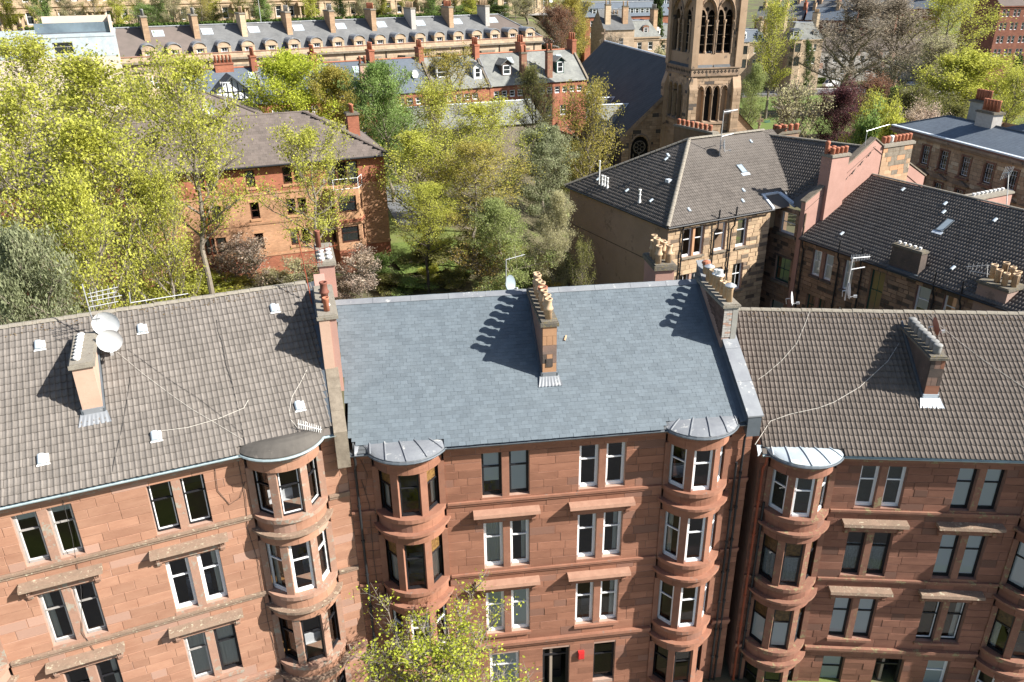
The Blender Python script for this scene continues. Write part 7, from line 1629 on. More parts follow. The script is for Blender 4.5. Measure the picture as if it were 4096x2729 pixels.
vill(1388, 78, 186, 13, 7, 9, 70, 'slate roofed villa with two tall buff stacks below the brick offices', pitch=40, wallm='yellow_stone', roofm='slate_old', kind='gable', wins=wgrid(.8, 2, 2.6, ez(1388, 72, 186) - 3.2, 1.1, 1.7), chims=[(1.2, 1.5, 1.2, .9, 1.0, 2, 'tan_stone', 'buff_pot'), (5.2, 1.5, 1.2, .9, .6, 2, 'tan_stone', 'buff_pot')])
# ---- villas right of the tower, across the park road
for (px, dist, w_, lab, pt_, flag) in ((1693, 262, 9.5, 'stone villa with white arched dormers just right of the church tower', 98, 0), (1772, 268, 9.5, 'stone villa behind the tall lime tree across the park road', 100, 1), (1815, 262, 10.5, 'tall narrow stone villa with ivy and a steep grey mansard across the road', 92, 2)):
    e1 = ez(px, pt_, dist)
    r, W, zr_ = vill(px, pt_, dist, 9, w_, 11, pt_, lab, pitch=60, wallm='yellow_stone', roofm='slate_lichen' if flag == 2 else 'slate_blue', kind='mansard', flat=2.6 if flag == 2 else 1.9, wins=[(w_ * .60 + 1.5 * k, e1 - 3.2, .95, 1.9) for k in range(2)] + [(w_ * .60 + 1.5 * k, e1 - 6.9, .95, 2.0) for k in range(2)], dorms=[(2.0, .4, 2.2, 1.7, 'arch', 'white_paint' if flag == 0 else 'lead_dark'), (w_ * .78, .4, 1.7, 1.5, 'arch', 'white_paint' if flag == 0 else 'lead_dark')], chims=[(-.1, 5, .9, 3.0, 2.2, 5, 'tan_stone', 'buff_pot'), (w_ + .1, 6, .9, 3.0, 2.4, 5, 'tan_stone', 'buff_pot')], trim='gold_stone')
    bo = put(None, 'bay_window', r, (2.2, 0, 0)); pts = [(-1.9, 0), (-1.1, -1.2), (1.1, -1.2), (1.9, 0)]; zg = terr(r.location.x, r.location.y)
    for (p, q) in zip(pts, pts[1:]):
        L2 = math.dist(p, q); Wb = Wall(bo, p[0], p[1], math.atan2(q[1] - p[1], q[0] - p[0])); oo = (.22, L2 - .22)
        hs_ = [(*oo, e1 - 3.3, e1 - .9), (*oo, e1 - 7.2, e1 - 4.7)]
        b = MB(); grid_wall(b, 0, L2, zg - 1, e1 + .1, hs_, y=0, rev=.12); b.m = 1
        for h in hs_: b.poly([(h[0], .1, h[2]), (h[1], .1, h[2]), (h[1], .1, h[3]), (h[0], .1, h[3])])
        Wb.build(b, 'bay_wall', ['yellow_stone', 'far_glass'])
    b = MB(); b.prism([(x * 1.1, y * 1.15, e1 + .1) for x, y in pts], (0, 0, .25)); b.build('bay_roof', 'lead', bo)
    b = MB(); b.box(w_ * .62, w_ * .62 + 1.3, -.05, .1, zg, zg + 3.2); b.build('door', 'black_paint', r); b = MB(); b.box(w_ * .55, w_ * .85, -2.2, 0, zg - .5, zg + .6); b.build('steps', 'skew_stone', r)
# ---- long low school behind the bare trees
e1 = ez(1900, 118, 300)
vill(1885, 118, 292, 4, 46, 12, 118, 'long low beige building with a brown roof behind the bare trees', 'beige_hall', 'hall', pitch=32, wallm='white_brick', roofm='tile_flat', kind='gable', wins=wgrid(1.6, 15, 3.0, e1 - 3.0, 1.6, 2.0) + wgrid(1.6, 15, 3.0, e1 - 6.6, 1.6, 1.8), chims=[(12, 6, 1.4, 1.0, .8, 2, 'white_brick', 'buff_pot')], ridge='tile_flat')
# ---- slate roofs crowding the top right edge
k = 0
labs = ['slate roof with two white skylights, nearest behind the right-hand villas', 'dark slate roof with buff pots near the top edge above the villas', 'slate roof with a broad stack of pots third along the top edge', 'slate roof by the top edge left of the tall bare tree', 'slate roof half behind the tall bare tree at the top', 'small slate roof with a glinting skylight at the top edge', 'slate roof seen between the bare branches at the top edge', 'slate roof with a grey lead ridge right of the bare trees']
for (px, py, dist, yaw) in ((1735, 44, 330, -30), (1770, 30, 350, -30), (1815, 30, 345, -30), (1850, 46, 325, -28), (1900, 60, 330, -25), (1880, 18, 370, -28), (1960, 14, 380, -28), (2060, 20, 390, -25)):
    O = at(px, py, dist); ze = O[2]
    house('slate_house', labs[k], 'house', O[:2], yaw, 17, 10, terr(O[0], O[1]) - 1, ze, 38, 'red_sandstone_far', 'slate_blue' if k % 2 else 'slate_old', 'gable', wgrid(1.2, 6, 2.6, ze - 2.8, 1.1, 1.7) + wgrid(1.2, 6, 2.6, ze - 6.2, 1.1, 1.7), [(2.0, 5, 1.0, 2.8, 1.3, 5, 'tan_stone', 'buff_pot'), (10.0, 5, 1.0, 2.8, 1.3, 5, 'tan_stone', 'buff_pot'), (16.5, 5, 1.0, 2.8, 1.3, 5, 'red_brick', 'red_pot')])
    r = bpy.data.objects[-1] if False else None; k += 1
# ---- red sandstone tenements at the top right corner
for (px, py, dist, w_, lab) in ((2246, 40, 300, 11, 'dark red tenement with a slate mansard at the right edge of the park'), (2300, 14, 285, 26, 'big red sandstone tenement in the top right corner')):
    e1 = ez(px, py, dist)
    house('red_tenement', lab, 'tenement', at(px, py, dist)[:2], -8 if w_ < 20 else 6, w_, 12, terr(*at(px, py, dist)[:2]) - 1, e1, 35, 'red_sandstone_far', 'slate_blue' if w_ < 20 else 'tile_flat', 'mansard' if w_ < 20 else 'gable', [(1.0 + 1.25 * k + (.9 * (k // 2)), e1 - 2.9 - 3.6 * j, .9, 2.0) for k in range(int(w_ / 1.75)) for j in range(4)], flat=1.2, top='slate_blue', trim='red_sandstone_far')
# ------------------------------------------------------------------ trees
def grow(seed, Ht, Wd, n_limb=18, base=.25, up=.8, shape=None, twig=(3, 3), leaves=12000, leaf=.17, droop=0.0, leaf_sig=.26, trunk_r=.2, multi=1, crown_low=None, twig_len=.32, min_tube=.012, elong=1.0, twig_r=.014, bias=0.0):
    """a trunk, limbs, branches and twigs as tapered tubes, and leaf-sized faces along the twigs"""
    rd = random.Random(seed); tb = MB(); tips = []
    shape = shape or (lambda t: math.sin(PI * min(1, max(0, .12 + .88 * t)) ** .8) ** .7)
    def branch(p, d, L, r, lev, curve):
        n = 5 if lev < 2 else 3; pts = [p]; q = Vector(p); dv = Vector(d).normalized()
        for k in range(n):
            dv = (dv + Vector((rd.gauss(0, .16), rd.gauss(0, .16), curve + rd.gauss(0, .1)))).normalized(); q = q + dv * L / n; pts.append(q.copy())
        if r > min_tube: tb.tube(pts, r, 5 if lev < 2 else 3, max(.006, r * .3), cap=False)
        return pts, dv
    for t_ in range(multi):
        off = Vector((rd.gauss(0, .25), rd.gauss(0, .25), 0)) if multi > 1 else Vector((0, 0, 0))
        lean = Vector((rd.gauss(0, .10 if multi == 1 else .28), rd.gauss(0, .10 if multi == 1 else .28), 0))
        n = 9; tr = [off + lean * Ht * .5 * (k / n) ** 1.5 + Vector((rd.gauss(0, .10), rd.gauss(0, .10), 0)) * (k > 0) * (Ht / 10) + Vector((0, 0, Ht * .93 * k / n)) for k in range(n + 1)]
        tb.tube(tr, trunk_r / multi ** .5, 8, trunk_r * .12, cap=False)
        def on(t): x = t * n; k = min(n - 1, int(x)); return tr[k].lerp(tr[k + 1], x - k)
        nl = n_limb // multi
        for i in range(nl):
            t = base + (1 - base) * (i + rd.random()) / nl; p = on(min(.99, t)); a = i * 2.4 + rd.uniform(-.5, .5)
            s = shape((t - base) / (1 - base)); L = Wd * .5 * s * rd.uniform(.75, 1.15); L = max(L, Wd * .09)
            el = up * (.35 + .65 * t) + rd.uniform(-.15, .15); d = Vector((math.cos(a) * math.cos(el), math.sin(a) * math.cos(el), math.sin(el)))
            P, dv = branch(p, d, L * 1.15, trunk_r * .42 * (1 - .65 * t) * (s * .6 + .5), 1, .10 - droop * .3)
            for j in range(1, len(P)):
                for _ in range(twig[0]):
                    a2 = rd.uniform(0, 2 * PI); d2 = (Vector((math.cos(a2), math.sin(a2), rd.uniform(-.1, .8) - droop)) + dv * .9).normalized()
                    L2 = (L * twig_len + Wd * .05) * rd.uniform(.6, 1.2) * (1.15 - .1 * j); P2, dv2 = branch(P[j], d2, L2, twig_r * 1.9, 2, .05 - droop * .35)
                    tips.append(P2[-1]); tips.append(P2[-2])
                    for q in P2[1:]:
                        for _ in range(twig[1]):
                            d3 = (Vector((rd.gauss(0, .8), rd.gauss(0, .8), rd.gauss(.15, .5) - droop)) + dv2 * .6).normalized(); L3 = L2 * .42 * rd.uniform(.5, 1.2)
                            e = q + d3 * L3; tips.append(e); tips.append(q + d3 * L3 * .55)
                            if twig_r > min_tube * .9: tb.tube([q, q + d3 * L3 * .5 + Vector((0, 0, -droop * .05)), e], twig_r * .7, 3, .004, cap=False)
        tips.append(tr[-1])
    T = np.array([(p.x, p.y, p.z) for p in tips]); rng = np.random.default_rng(seed)
    if crown_low is not None: T = T[T[:, 2] > Ht * crown_low] if (T[:, 2] > Ht * crown_low).sum() > 50 else T
    keep_ = rng.random(len(T)) > .12; T = T[keep_]
    # clumps differ: each tip gets its own share of leaves
    wt = rng.gamma(1.1, 1.0, len(T)) + bias; wt /= wt.sum(); idx = rng.choice(len(T), leaves, p=wt)
    C_l = T[idx] + rng.normal(0, leaf_sig, (leaves, 3)) * np.array([1, 1, .8])
    sz = leaf * rng.uniform(.6, 1.35, leaves)
    u = rng.normal(size=(leaves, 3)); u[:, 2] *= .6; u /= np.linalg.norm(u, axis=1)[:, None]
    v = np.cross(u, rng.normal(size=(leaves, 3))); v /= np.linalg.norm(v, axis=1)[:, None]
    if droop: u[:, 2] -= .8; u /= np.linalg.norm(u, axis=1)[:, None]
    a = (sz * .62 * elong)[:, None] * u; b = (sz * .42)[:, None] * v; nrm = np.cross(u, v) * (sz * .16)[:, None]
    Q = np.stack([C_l - a, C_l + b + nrm, C_l + a, C_l - b + nrm], axis=1)
    return tb, Q
PROTO = {}
def proto(key, lm='leaf_lime', bark='bark', **k):
    tb, Q = grow(**k); PROTO[key] = (tb.mesh('trunk', bark), quads_mesh('crown', Q, lm), k['Ht'], k['Wd'])
col_shape = lambda t: .35 + .65 * math.sin(PI * min(1, .15 + .8 * t))
proto('lime_a', seed=101, Ht=15, Wd=9.0, n_limb=24, base=.22, up=.75, leaves=13000, leaf=0.135, leaf_sig=0.36, trunk_r=.26, twig=(3, 2))
proto('lime_b', seed=102, Ht=15, Wd=9.0, n_limb=22, base=.28, up=.95, leaves=12000, leaf=0.135, leaf_sig=0.32, trunk_r=.25, twig=(3, 2), shape=col_shape)
proto('lime_c', seed=103, Ht=15, Wd=9.5, n_limb=20, base=.32, up=.6, leaves=12500, leaf=0.125, leaf_sig=0.3, trunk_r=.24, twig=(3, 2))
proto('sparse', seed=104, Ht=14, Wd=8.5, n_limb=19, base=.34, up=.55, leaves=9500, leaf=0.12, leaf_sig=0.26, trunk_r=.22, twig=(3, 2))
proto('dense', seed=105, Ht=12, Wd=9.0, n_limb=26, base=.16, up=.7, leaves=26000, leaf=0.16, leaf_sig=0.34, trunk_r=.24, twig=(3, 2))
proto('birch', seed=106, Ht=12, Wd=7.0, n_limb=26, base=.12, up=.9, leaves=30000, leaf=0.11, leaf_sig=0.26, trunk_r=.14, droop=.28, twig=(3, 2), bark='pale_bark')
proto('willow', seed=107, Ht=12, Wd=8.0, n_limb=24, base=.14, up=.85, leaves=26000, leaf=0.12, leaf_sig=0.28, trunk_r=.2, droop=.22, twig=(3, 2), elong=1.4)
proto('shrub', seed=108, Ht=3, Wd=3.4, n_limb=20, base=.04, up=.8, leaves=8000, leaf=0.1, leaf_sig=0.17, trunk_r=.06, multi=3, twig=(2, 2))
proto('thin_shrub', seed=109, Ht=4, Wd=4.2, n_limb=22, base=.08, up=.9, leaves=3600, leaf=0.095, leaf_sig=0.13, trunk_r=.05, multi=4, twig=(3, 2), twig_r=.016, bark='pale_bark')
proto('bare', seed=110, Ht=18, Wd=12.0, n_limb=26, base=.2, up=.9, leaves=9000, leaf=.085, leaf_sig=.4, elong=3.6, trunk_r=.42, twig=(4, 3), twig_r=.024, lm='leaf_twig', bark='bark')
proto('bare_b', seed=111, Ht=18, Wd=10.0, n_limb=24, base=.26, up=1.0, leaves=9000, leaf=.085, leaf_sig=.4, elong=3.6, trunk_r=.38, twig=(4, 3), twig_r=.024, multi=2, lm='leaf_twig', bark='bark')
proto('round', seed=112, Ht=9, Wd=8.0, n_limb=30, base=.14, up=.8, leaves=20000, leaf=0.13, leaf_sig=0.3, trunk_r=.2, twig=(4, 2), twig_r=.02)
proto('column', seed=113, Ht=14, Wd=4.4, n_limb=24, base=.12, up=1.05, leaves=11000, leaf=0.15, leaf_sig=0.34, trunk_r=.17, twig=(3, 2), shape=col_shape)
proto('conifer', seed=114, Ht=9, Wd=5.0, n_limb=40, base=.06, up=.2, leaves=16000, leaf=.2, leaf_sig=.2, trunk_r=.16, twig=(3, 2), shape=lambda t: 1.05 - t)
proto('street', seed=115, Ht=11.5, Wd=7.0, n_limb=26, base=.38, up=.75, leaves=9000, leaf=0.085, leaf_sig=0.15, trunk_r=.15, twig=(3, 3), twig_r=.013, bark='pale_bark')
TREES = 0
def tree(kind, x, ytop, wpx, dist, label, lm='leaf_lime', name='tree', cat='tree', group=None, zg=None, rz=None, bark=None, hmin=None):
    global TREES; TREES += 1
    tm, cm, Hp, Wp = PROTO[kind]; p = at(x, ytop, dist); g = terr(p[0], p[1]) if zg is None else zg; h = p[2] - g
    if hmin and h < hmin: h = hmin
    wd = wpx * dist * .97 / 1829.0
    t = thing(name, label, cat, (p[0], p[1], g - .1), rz if rz is not None else TREES * 2.399, group)
    sc = (wd / Wp, wd / Wp, h / Hp)
    put(tm, 'trunk', t, scale=sc, m=bark); put(cm, 'crown', t, scale=sc, m=lm)
    return t
# street tree in front of the middle tenement
tree('street', 1000, 1480, 700, 20.6, 'lime green street tree in front of the middle tenement at the bottom', 'leaf_bright', zg=0, name='street_tree')
# left-hand limes
tree('lime_c', 60, 82, 300, 84, 'far yellow-green lime at the left edge before the modern flats')
tree('lime_a', 205, 120, 330, 68, 'broad yellow-green lime left of the flats, tallest of the left mass')
tree('lime_b', 30, 235, 330, 55, 'yellow-green lime at the left edge above the pale willow')
tree('lime_a', 200, 265, 330, 54, 'yellow-green lime nearest the left chimney', rz=1.0)
tree('lime_c', 385, 122, 300, 60, 'tall open lime with a bare trunk before the left end of the flats', rz=.4)
tree('lime_c', 320, 190, 240, 76, 'yellow-green lime between the tall open lime and the modern flats')
tree('lime_a', 150, 400, 260, 47, 'low yellow-green lime directly behind the left ridge', rz=2.2)
tree('lime_b', 340, 430, 190, 52, 'small yellow-green lime under the tall open lime', rz=.2)
tree('sparse', 700, 285, 250, 59, 'slender open lime in front of the right half of the brick flats', rz=2.0)
tree('willow', 40, 520, 230, 44, 'pale grey-green willow at the left edge behind the ridge', 'leaf_grey')
# middle grove
tree('dense', 665, 132, 200, 99, 'bright green maple before the white gabled house', 'leaf_bright')
tree('dense', 770, 160, 150, 98, 'golden green maple right of the bright maple', 'leaf_gold')
tree('willow', 880, 140, 190, 88, 'pale green airy tree beside the golden maple', 'leaf_green')
tree('sparse', 1040, 108, 170, 104, 'olive green tree with dark fanned limbs before the slate row', 'leaf_gold', bark='dark_bark')
tree('lime_b', 1000, 215, 220, 80, 'yellow-green tree in the middle of the grove', rz=.9)
tree('lime_c', 1130, 232, 250, 76, 'tall open yellow-green tree right of the grove centre', 'leaf_lime', rz=3.0)
tree('lime_a', 960, 300, 250, 68, 'yellow-green tree by the corner of the brick flats')
tree('lime_c', 1085, 330, 280, 66, 'spreading golden green tree over the lawn', 'leaf_gold', rz=1.4)
tree('willow', 1245, 285, 170, 80, 'grey-green tree left of the church gables', 'leaf_grey')
tree('lime_b', 1370, 222, 190, 84, 'golden tree in front of the church rose window', 'leaf_gold', rz=1.9)
tree('bare_b', 1235, 150, 120, 94, 'dark bare twiggy tree before the slate row by the church', 'leaf_olive', bark='dark_bark')
tree('birch', 1165, 455, 200, 60, 'soft green birch above the slate ridge', 'leaf_willow')
tree('birch', 1268, 435, 120, 62, 'pale leaved birch against the roughcast gable', 'leaf_pale')
tree('lime_c', 970, 420, 180, 62, 'thin leaved tree with a straight dark trunk on the lawn', 'leaf_lime', bark='dark_bark', rz=.3)
tree('sparse', 1330, 545, 90, 54, 'dark leafy tree shading the foot of the roughcast gable', 'leaf_olive')
tree('lime_a', 910, 240, 180, 96, 'green tree behind the corner of the brick flats', 'leaf_green', rz=2.7)
tree('dense', 1300, 330, 150, 92, 'deep olive tree under the church side gables', 'leaf_olive', rz=1.1)
# low planting near the gardens (stood on the ground where its foot is seen, or just below the ridges)
def bush(kind, x, ytop, ybase, wpx, label, lm, name='shrub', cat='shrub', bark=None):
    global TREES; TREES += 1
    tm, cm, Hp, Wp = PROTO[kind]; q = gnd(x, ybase); d = math.hypot(q[0], q[1]); h = max(.8, (at(x, ytop, d)[2] - q[2]) * 1.0); wd = wpx * d * .97 / 1829.0
    t = thing(name, label, cat, (q[0], q[1], q[2] - .05), TREES * 2.399); put(tm, 'trunk', t, scale=(wd / Wp, wd / Wp, h / Hp), m=bark); put(cm, 'crown', t, scale=(wd / Wp, wd / Wp, h / Hp), m=lm); return t
bush('thin_shrub', 578, 560, 672, 190, 'pink budding shrub before the wall of the brick flats', 'leaf_blossom')
bush('thin_shrub', 830, 590, 695, 150, 'blossoming cherry just left of the slate ridge', 'leaf_blossom', 'cherry_tree', 'tree')
bush('thin_shrub', 1118, 566, 690, 190, 'small cherry with amber leaves poking above the slate ridge', 'leaf_orange', 'cherry_tree', 'tree', 'pale_bark')
bush('thin_shrub', 700, 600, 676, 150, 'thin twiggy shrub beside the left rear stack', 'leaf_pale')
for (x, y, yb, wp, lm, lab) in [(905, 632, 662, 110, 'leaf_olive', 'dark green shrub at the edge of the lawn left of the trunk'), (985, 620, 655, 70, 'leaf_lime', 'lime green ivy shrub at the foot of the straight trunk'), (1055, 625, 665, 110, 'leaf_olive', 'low shrub in the middle of the garden border'),
     (1235, 600, 668, 110, 'leaf_orange', 'amber shrub right of the small cherry'), (1300, 600, 665, 100, 'leaf_dark', 'dark shrub before the roughcast gable'), (490, 630, 680, 170, 'leaf_lime', 'lime green shrubs before the flats near the left ridge'), (400, 640, 690, 150, 'leaf_gold', 'golden shrub peeping over the left ridge'),
     (640, 632, 670, 120, 'leaf_pale', 'pale shrub by the lawn before the flats'), (790, 640, 690, 100, 'leaf_blossom', 'pink flecked shrub beside the party wall stacks'), (270, 665, 720, 160, 'leaf_gold', 'golden shrub behind the left aerials'), (1010, 560, 610, 140, 'leaf_olive', 'shaded shrub under the grove'), (870, 590, 640, 90, 'leaf_green', 'green shrub at the corner of the flats'),
     (1110, 540, 600, 150, 'leaf_olive', 'dark undergrowth shrub under the spreading tree'), (945, 640, 668, 110, 'leaf_green', 'green border shrub just above the slate ridge'), (1180, 620, 668, 120, 'leaf_green', 'green border shrub left of the slate roof chimney'), (560, 640, 682, 110, 'leaf_gold', 'golden shrub between the flats and the left ridge'), (1150, 560, 620, 150, 'leaf_lime', 'lime green undergrowth below the soft birch')]:
    bush('shrub', x, y, yb, wp, lab, lm)
# row of tall thin trees along the top terrace
lm_ = ['leaf_lime', 'leaf_gold', 'leaf_pale', 'leaf_olive', 'leaf_green', 'leaf_lime', 'leaf_twig']
gdx, gdy = math.cos(math.radians(28)), math.sin(math.radians(28))
def tree_at(kind, x, y, h, wd, label, lm, name='avenue_tree', group=None, cat='tree'):
    global TREES; TREES += 1
    tm, cm, Hp, Wp = PROTO[kind]; t = thing(name, label, cat, (x, y, terr(x, y) - .2), TREES * 2.399, group); put(tm, 'trunk', t, scale=(wd / Wp, wd / Wp, h / Hp)); put(cm, 'crown', t, scale=(wd / Wp, wd / Wp, h / Hp), m=lm)
av = [('leaf_lime', 'thin lime green tree of the row before the golden terrace'), ('leaf_gold', 'thin golden tree of the row before the golden terrace'), ('leaf_pale', 'thin pale tree of the row before the golden terrace'), ('leaf_green', 'thin mid green tree of the row before the golden terrace')]
for k in range(38):
    u = 6 + 3.8 * k + (k * 37 % 17) * .12; o = 8 + (k * 53 % 23) * .7; kd = ('lime_b', 'column', 'birch', 'lime_c', 'column')[k % 5]
    tree_at(kd, GO[0] + u * gdx + o * gdy, GO[1] + u * gdy - o * gdx, 8.5 + (k * 29 % 31) * .14, 4.4 if kd == 'column' else 5.6, av[(k * 3 + k // 5) % 4][1], av[(k * 3 + k // 5) % 4][0], group=av[(k * 3 + k // 5) % 4][1].replace('thin', 'thin').replace('tree', 'trees'))
for k, (x, lm) in enumerate(((330, 'leaf_green'), (870, 'leaf_dark'), (1060, 'leaf_green'), (1000, 'leaf_dark'), (1150, 'leaf_green'), (470, 'leaf_olive'))):
    tree('round', x, 14 + 8 * (k % 2), 90, 178 + x * .03, ['green bush at the left end of the bank above the terrace', 'dark green bush in the middle of the bank above the terrace', 'green bush on the bank right of the dark one', 'darkest bush above the terrace chimneys', 'green bush above the right chimneys of the terrace', 'olive bush on the bank by the modern flats'][k], lm, 'bush', 'bush', hmin=3.0)
tree('round', 1283, 24, 98, 186, 'round copper brown twiggy tree right of the dormered terrace', 'leaf_copper')
tree('willow', 1322, -8, 110, 205, 'tall yellowish willow behind the copper tree', 'leaf_gold')
tree('bare_b', 1215, -6, 90, 195, 'bare pale tree at the end of the dormered terrace', 'leaf_pale')
tree('bare', 1395, 88, 110, 172, 'grey bare bush tree before the pale villas left of the tower', 'leaf_twig')
tree('conifer', 1515, -20, 60, 200, 'dark evergreen touching the left side of the belfry', 'leaf_dark')
tree('column', 1506, 110, 60, 165, 'thin yellow-green tree just left of the tower', 'leaf_pale')
# park on the right
tree('birch', 1728, 145, 78, 150, 'light green weeping tree right of the church tower', 'leaf_willow')
tree('lime_b', 1788, 22, 122, 205, 'tall lime green tree before the villas across the road', rz=.7)
tree('bare', 1968, -6, 250, 215, 'great bare tree with forked limbs in the park', 'leaf_twig')
tree('bare_b', 2090, -10, 190, 220, 'second great bare tree right of the forked one', 'leaf_twig')
tree('lime_c', 2195, -14, 190, 235, 'tall yellow-green tree before the red tenements', 'leaf_lime', rz=1.2)
tree('bare', 2140, 90, 190, 185, 'pale bare tree below the great bare trees', 'leaf_pale')
tree('dense', 2245, 128, 200, 170, 'broad golden green tree at the right edge of the park', 'leaf_lime')
tree('thin_shrub', 1838, 212, 160, 142, 'pale whitish bush in bud beside the park path', 'leaf_pale')
tree('round', 1935, 210, 120, 148, 'dark purple leaved tree in the middle of the park', 'leaf_purple', bark='dark_bark')
tree('round', 2018, 240, 118, 128, 'bright yellow-green round tree behind the pink gable', 'leaf_lime')
tree('conifer', 2062, 196, 62, 168, 'fresh green evergreen beside the park road', 'leaf_green')
tree('round', 2112, 258, 110, 132, 'pale pink blossom tree behind the slate block', 'leaf_blossom', name='cherry_tree')
tree('lime_b', 2330, 175, 120, 160, 'yellow-green tree at the right frame edge above the slate block')
tree('conifer', 2345, 125, 50, 215, 'dark evergreen at the right frame edge below the red tenement', 'leaf_dark')
tree('round', 2010, 190, 120, 176, 'thin reddish bush before the park fence', 'leaf_copper')
tree('round', 2110, 215, 140, 160, 'olive undergrowth bush below the bare trees', 'leaf_olive')
tree('round', 2180, 245, 120, 145, 'olive bush left of the red chimney pots', 'leaf_olive')
tree('shrub', 1990, 292, 90, 112, 'low green shrub behind the pink gable peak', 'leaf_green', 'shrub', 'shrub')
tree('shrub', 2050, 296, 80, 108, 'yellow-green shrub beside the back stack of the pink gable', 'leaf_lime', 'shrub', 'shrub')

# ------------------------------------------------------------------ hedges, park, road, cars
def leaf_box(name, label, cat, p, yaw, L, D, Hh, m, n, leaf=.2, seed=1):
    rng = np.random.default_rng(seed); t = thing(name, label, cat, p, yaw)
    b = MB(); b.box(0, L, -D / 2 + .15, D / 2 - .15, 0, Hh - .2); b.build('stems', 'leaf_dark', t)
    f = rng.integers(0, 3, n); c = np.stack([rng.uniform(0, L, n), rng.uniform(-D / 2, D / 2, n), rng.uniform(0, Hh, n)], 1)
    c[f == 0, 2] = Hh; c[f == 1, 1] = -D / 2; c[f == 2, 1] = D / 2; c += rng.normal(0, .09, c.shape)
    u = rng.normal(size=(n, 3)); u /= np.linalg.norm(u, axis=1)[:, None]; v = np.cross(u, rng.normal(size=(n, 3))); v /= np.linalg.norm(v, axis=1)[:, None]; s = leaf * rng.uniform(.6, 1.4, (n, 1))
    put(quads_mesh('foliage', np.stack([c - u * s, c + v * s * .7, c + u * s, c - v * s * .7], 1), m), 'foliage', t); return t
a1 = (GO[0] + 25 * gdx + 24 * gdy, GO[1] + 25 * gdy - 24 * gdx); a2 = (GO[0] + 146 * gdx + 24 * gdy, GO[1] + 146 * gdy - 24 * gdx)
for k in range(4):
    p = [a1[i] + (a2[i] - a1[i]) * k / 4 for i in (0, 1)]; q = [a1[i] + (a2[i] - a1[i]) * (k + .96) / 4 for i in (0, 1)]; L = math.dist(p, q)
    z = min(terr(*p), terr(*q)) - .3
    leaf_box('hedge', 'clipped green hedge, ' + ['leftmost length', 'second length from the left', 'third length from the left', 'rightmost length'][k] + ' above the dormered terrace', 'hedge', (p[0], p[1], z), math.atan2(q[1] - p[1], q[0] - p[0]), L, 2.2, 2.6, 'hedge', 5000, .22, k)
rp = [gnd(x, y)[:2] for x, y in ((1600, 222), (1760, 216), (1900, 210), (2100, 207), (2360, 214))]
road = strip('road', rp, 9.5, 'asphalt', .06, -1.5); strip('pavement', rp, 2.4, 'paving', .14, 5.0); strip('pavement', rp, 2.0, 'paving', .12, -7.5)
pk = [gnd(x, y)[:2] for x, y in ((1690, 262), (1760, 272), (1850, 262), (1960, 250), (2080, 262))]
strip('lawn', [gnd(x, y)[:2] for x, y in ((1690, 240), (1780, 240), (1900, 232), (2060, 236))], 26, 'grass', .05)
strip('lawn', [gnd(x, y)[:2] for x, y in ((1700, 292), (1790, 295), (1920, 285), (2080, 290))], 22, 'grass', .05)
strip('path', [gnd(x, y)[:2] for x, y in ((1700, 300), (1760, 291), (1830, 283), (1930, 268), (2060, 262))], 3.2, 'path', .13)
strip('path', [gnd(x, y)[:2] for x, y in ((1740, 232), (1775, 244), (1830, 262))], 2.4, 'path', .13)
strip('lawn', [gnd(x, y)[:2] for x, y in ((900, 600), (1000, 590), (1120, 600))], 9, 'grass', .06)
strip('lawn', [gnd(x, y)[:2] for x, y in ((430, 628), (560, 622), (700, 628))], 6, 'grass', .06)
strip('path', [gnd(x, y)[:2] for x, y in ((900, 430), (930, 470), (960, 520))], 4, 'asphalt', .07)
strip('street', [(-60, 12), (60, 12)], 12, 'asphalt', .03)
strip('pavement', [(-60, 20), (-20, 19), (-6, 21.5), (10, 23.5), (40, 22)], 3.0, 'paving', .14)
dr = [gnd(x, y)[:2] for x, y in ((1240, 40), (1330, 22), (1420, 8), (1500, 4))]; strip('side_road', dr, 8, 'paving', .1)
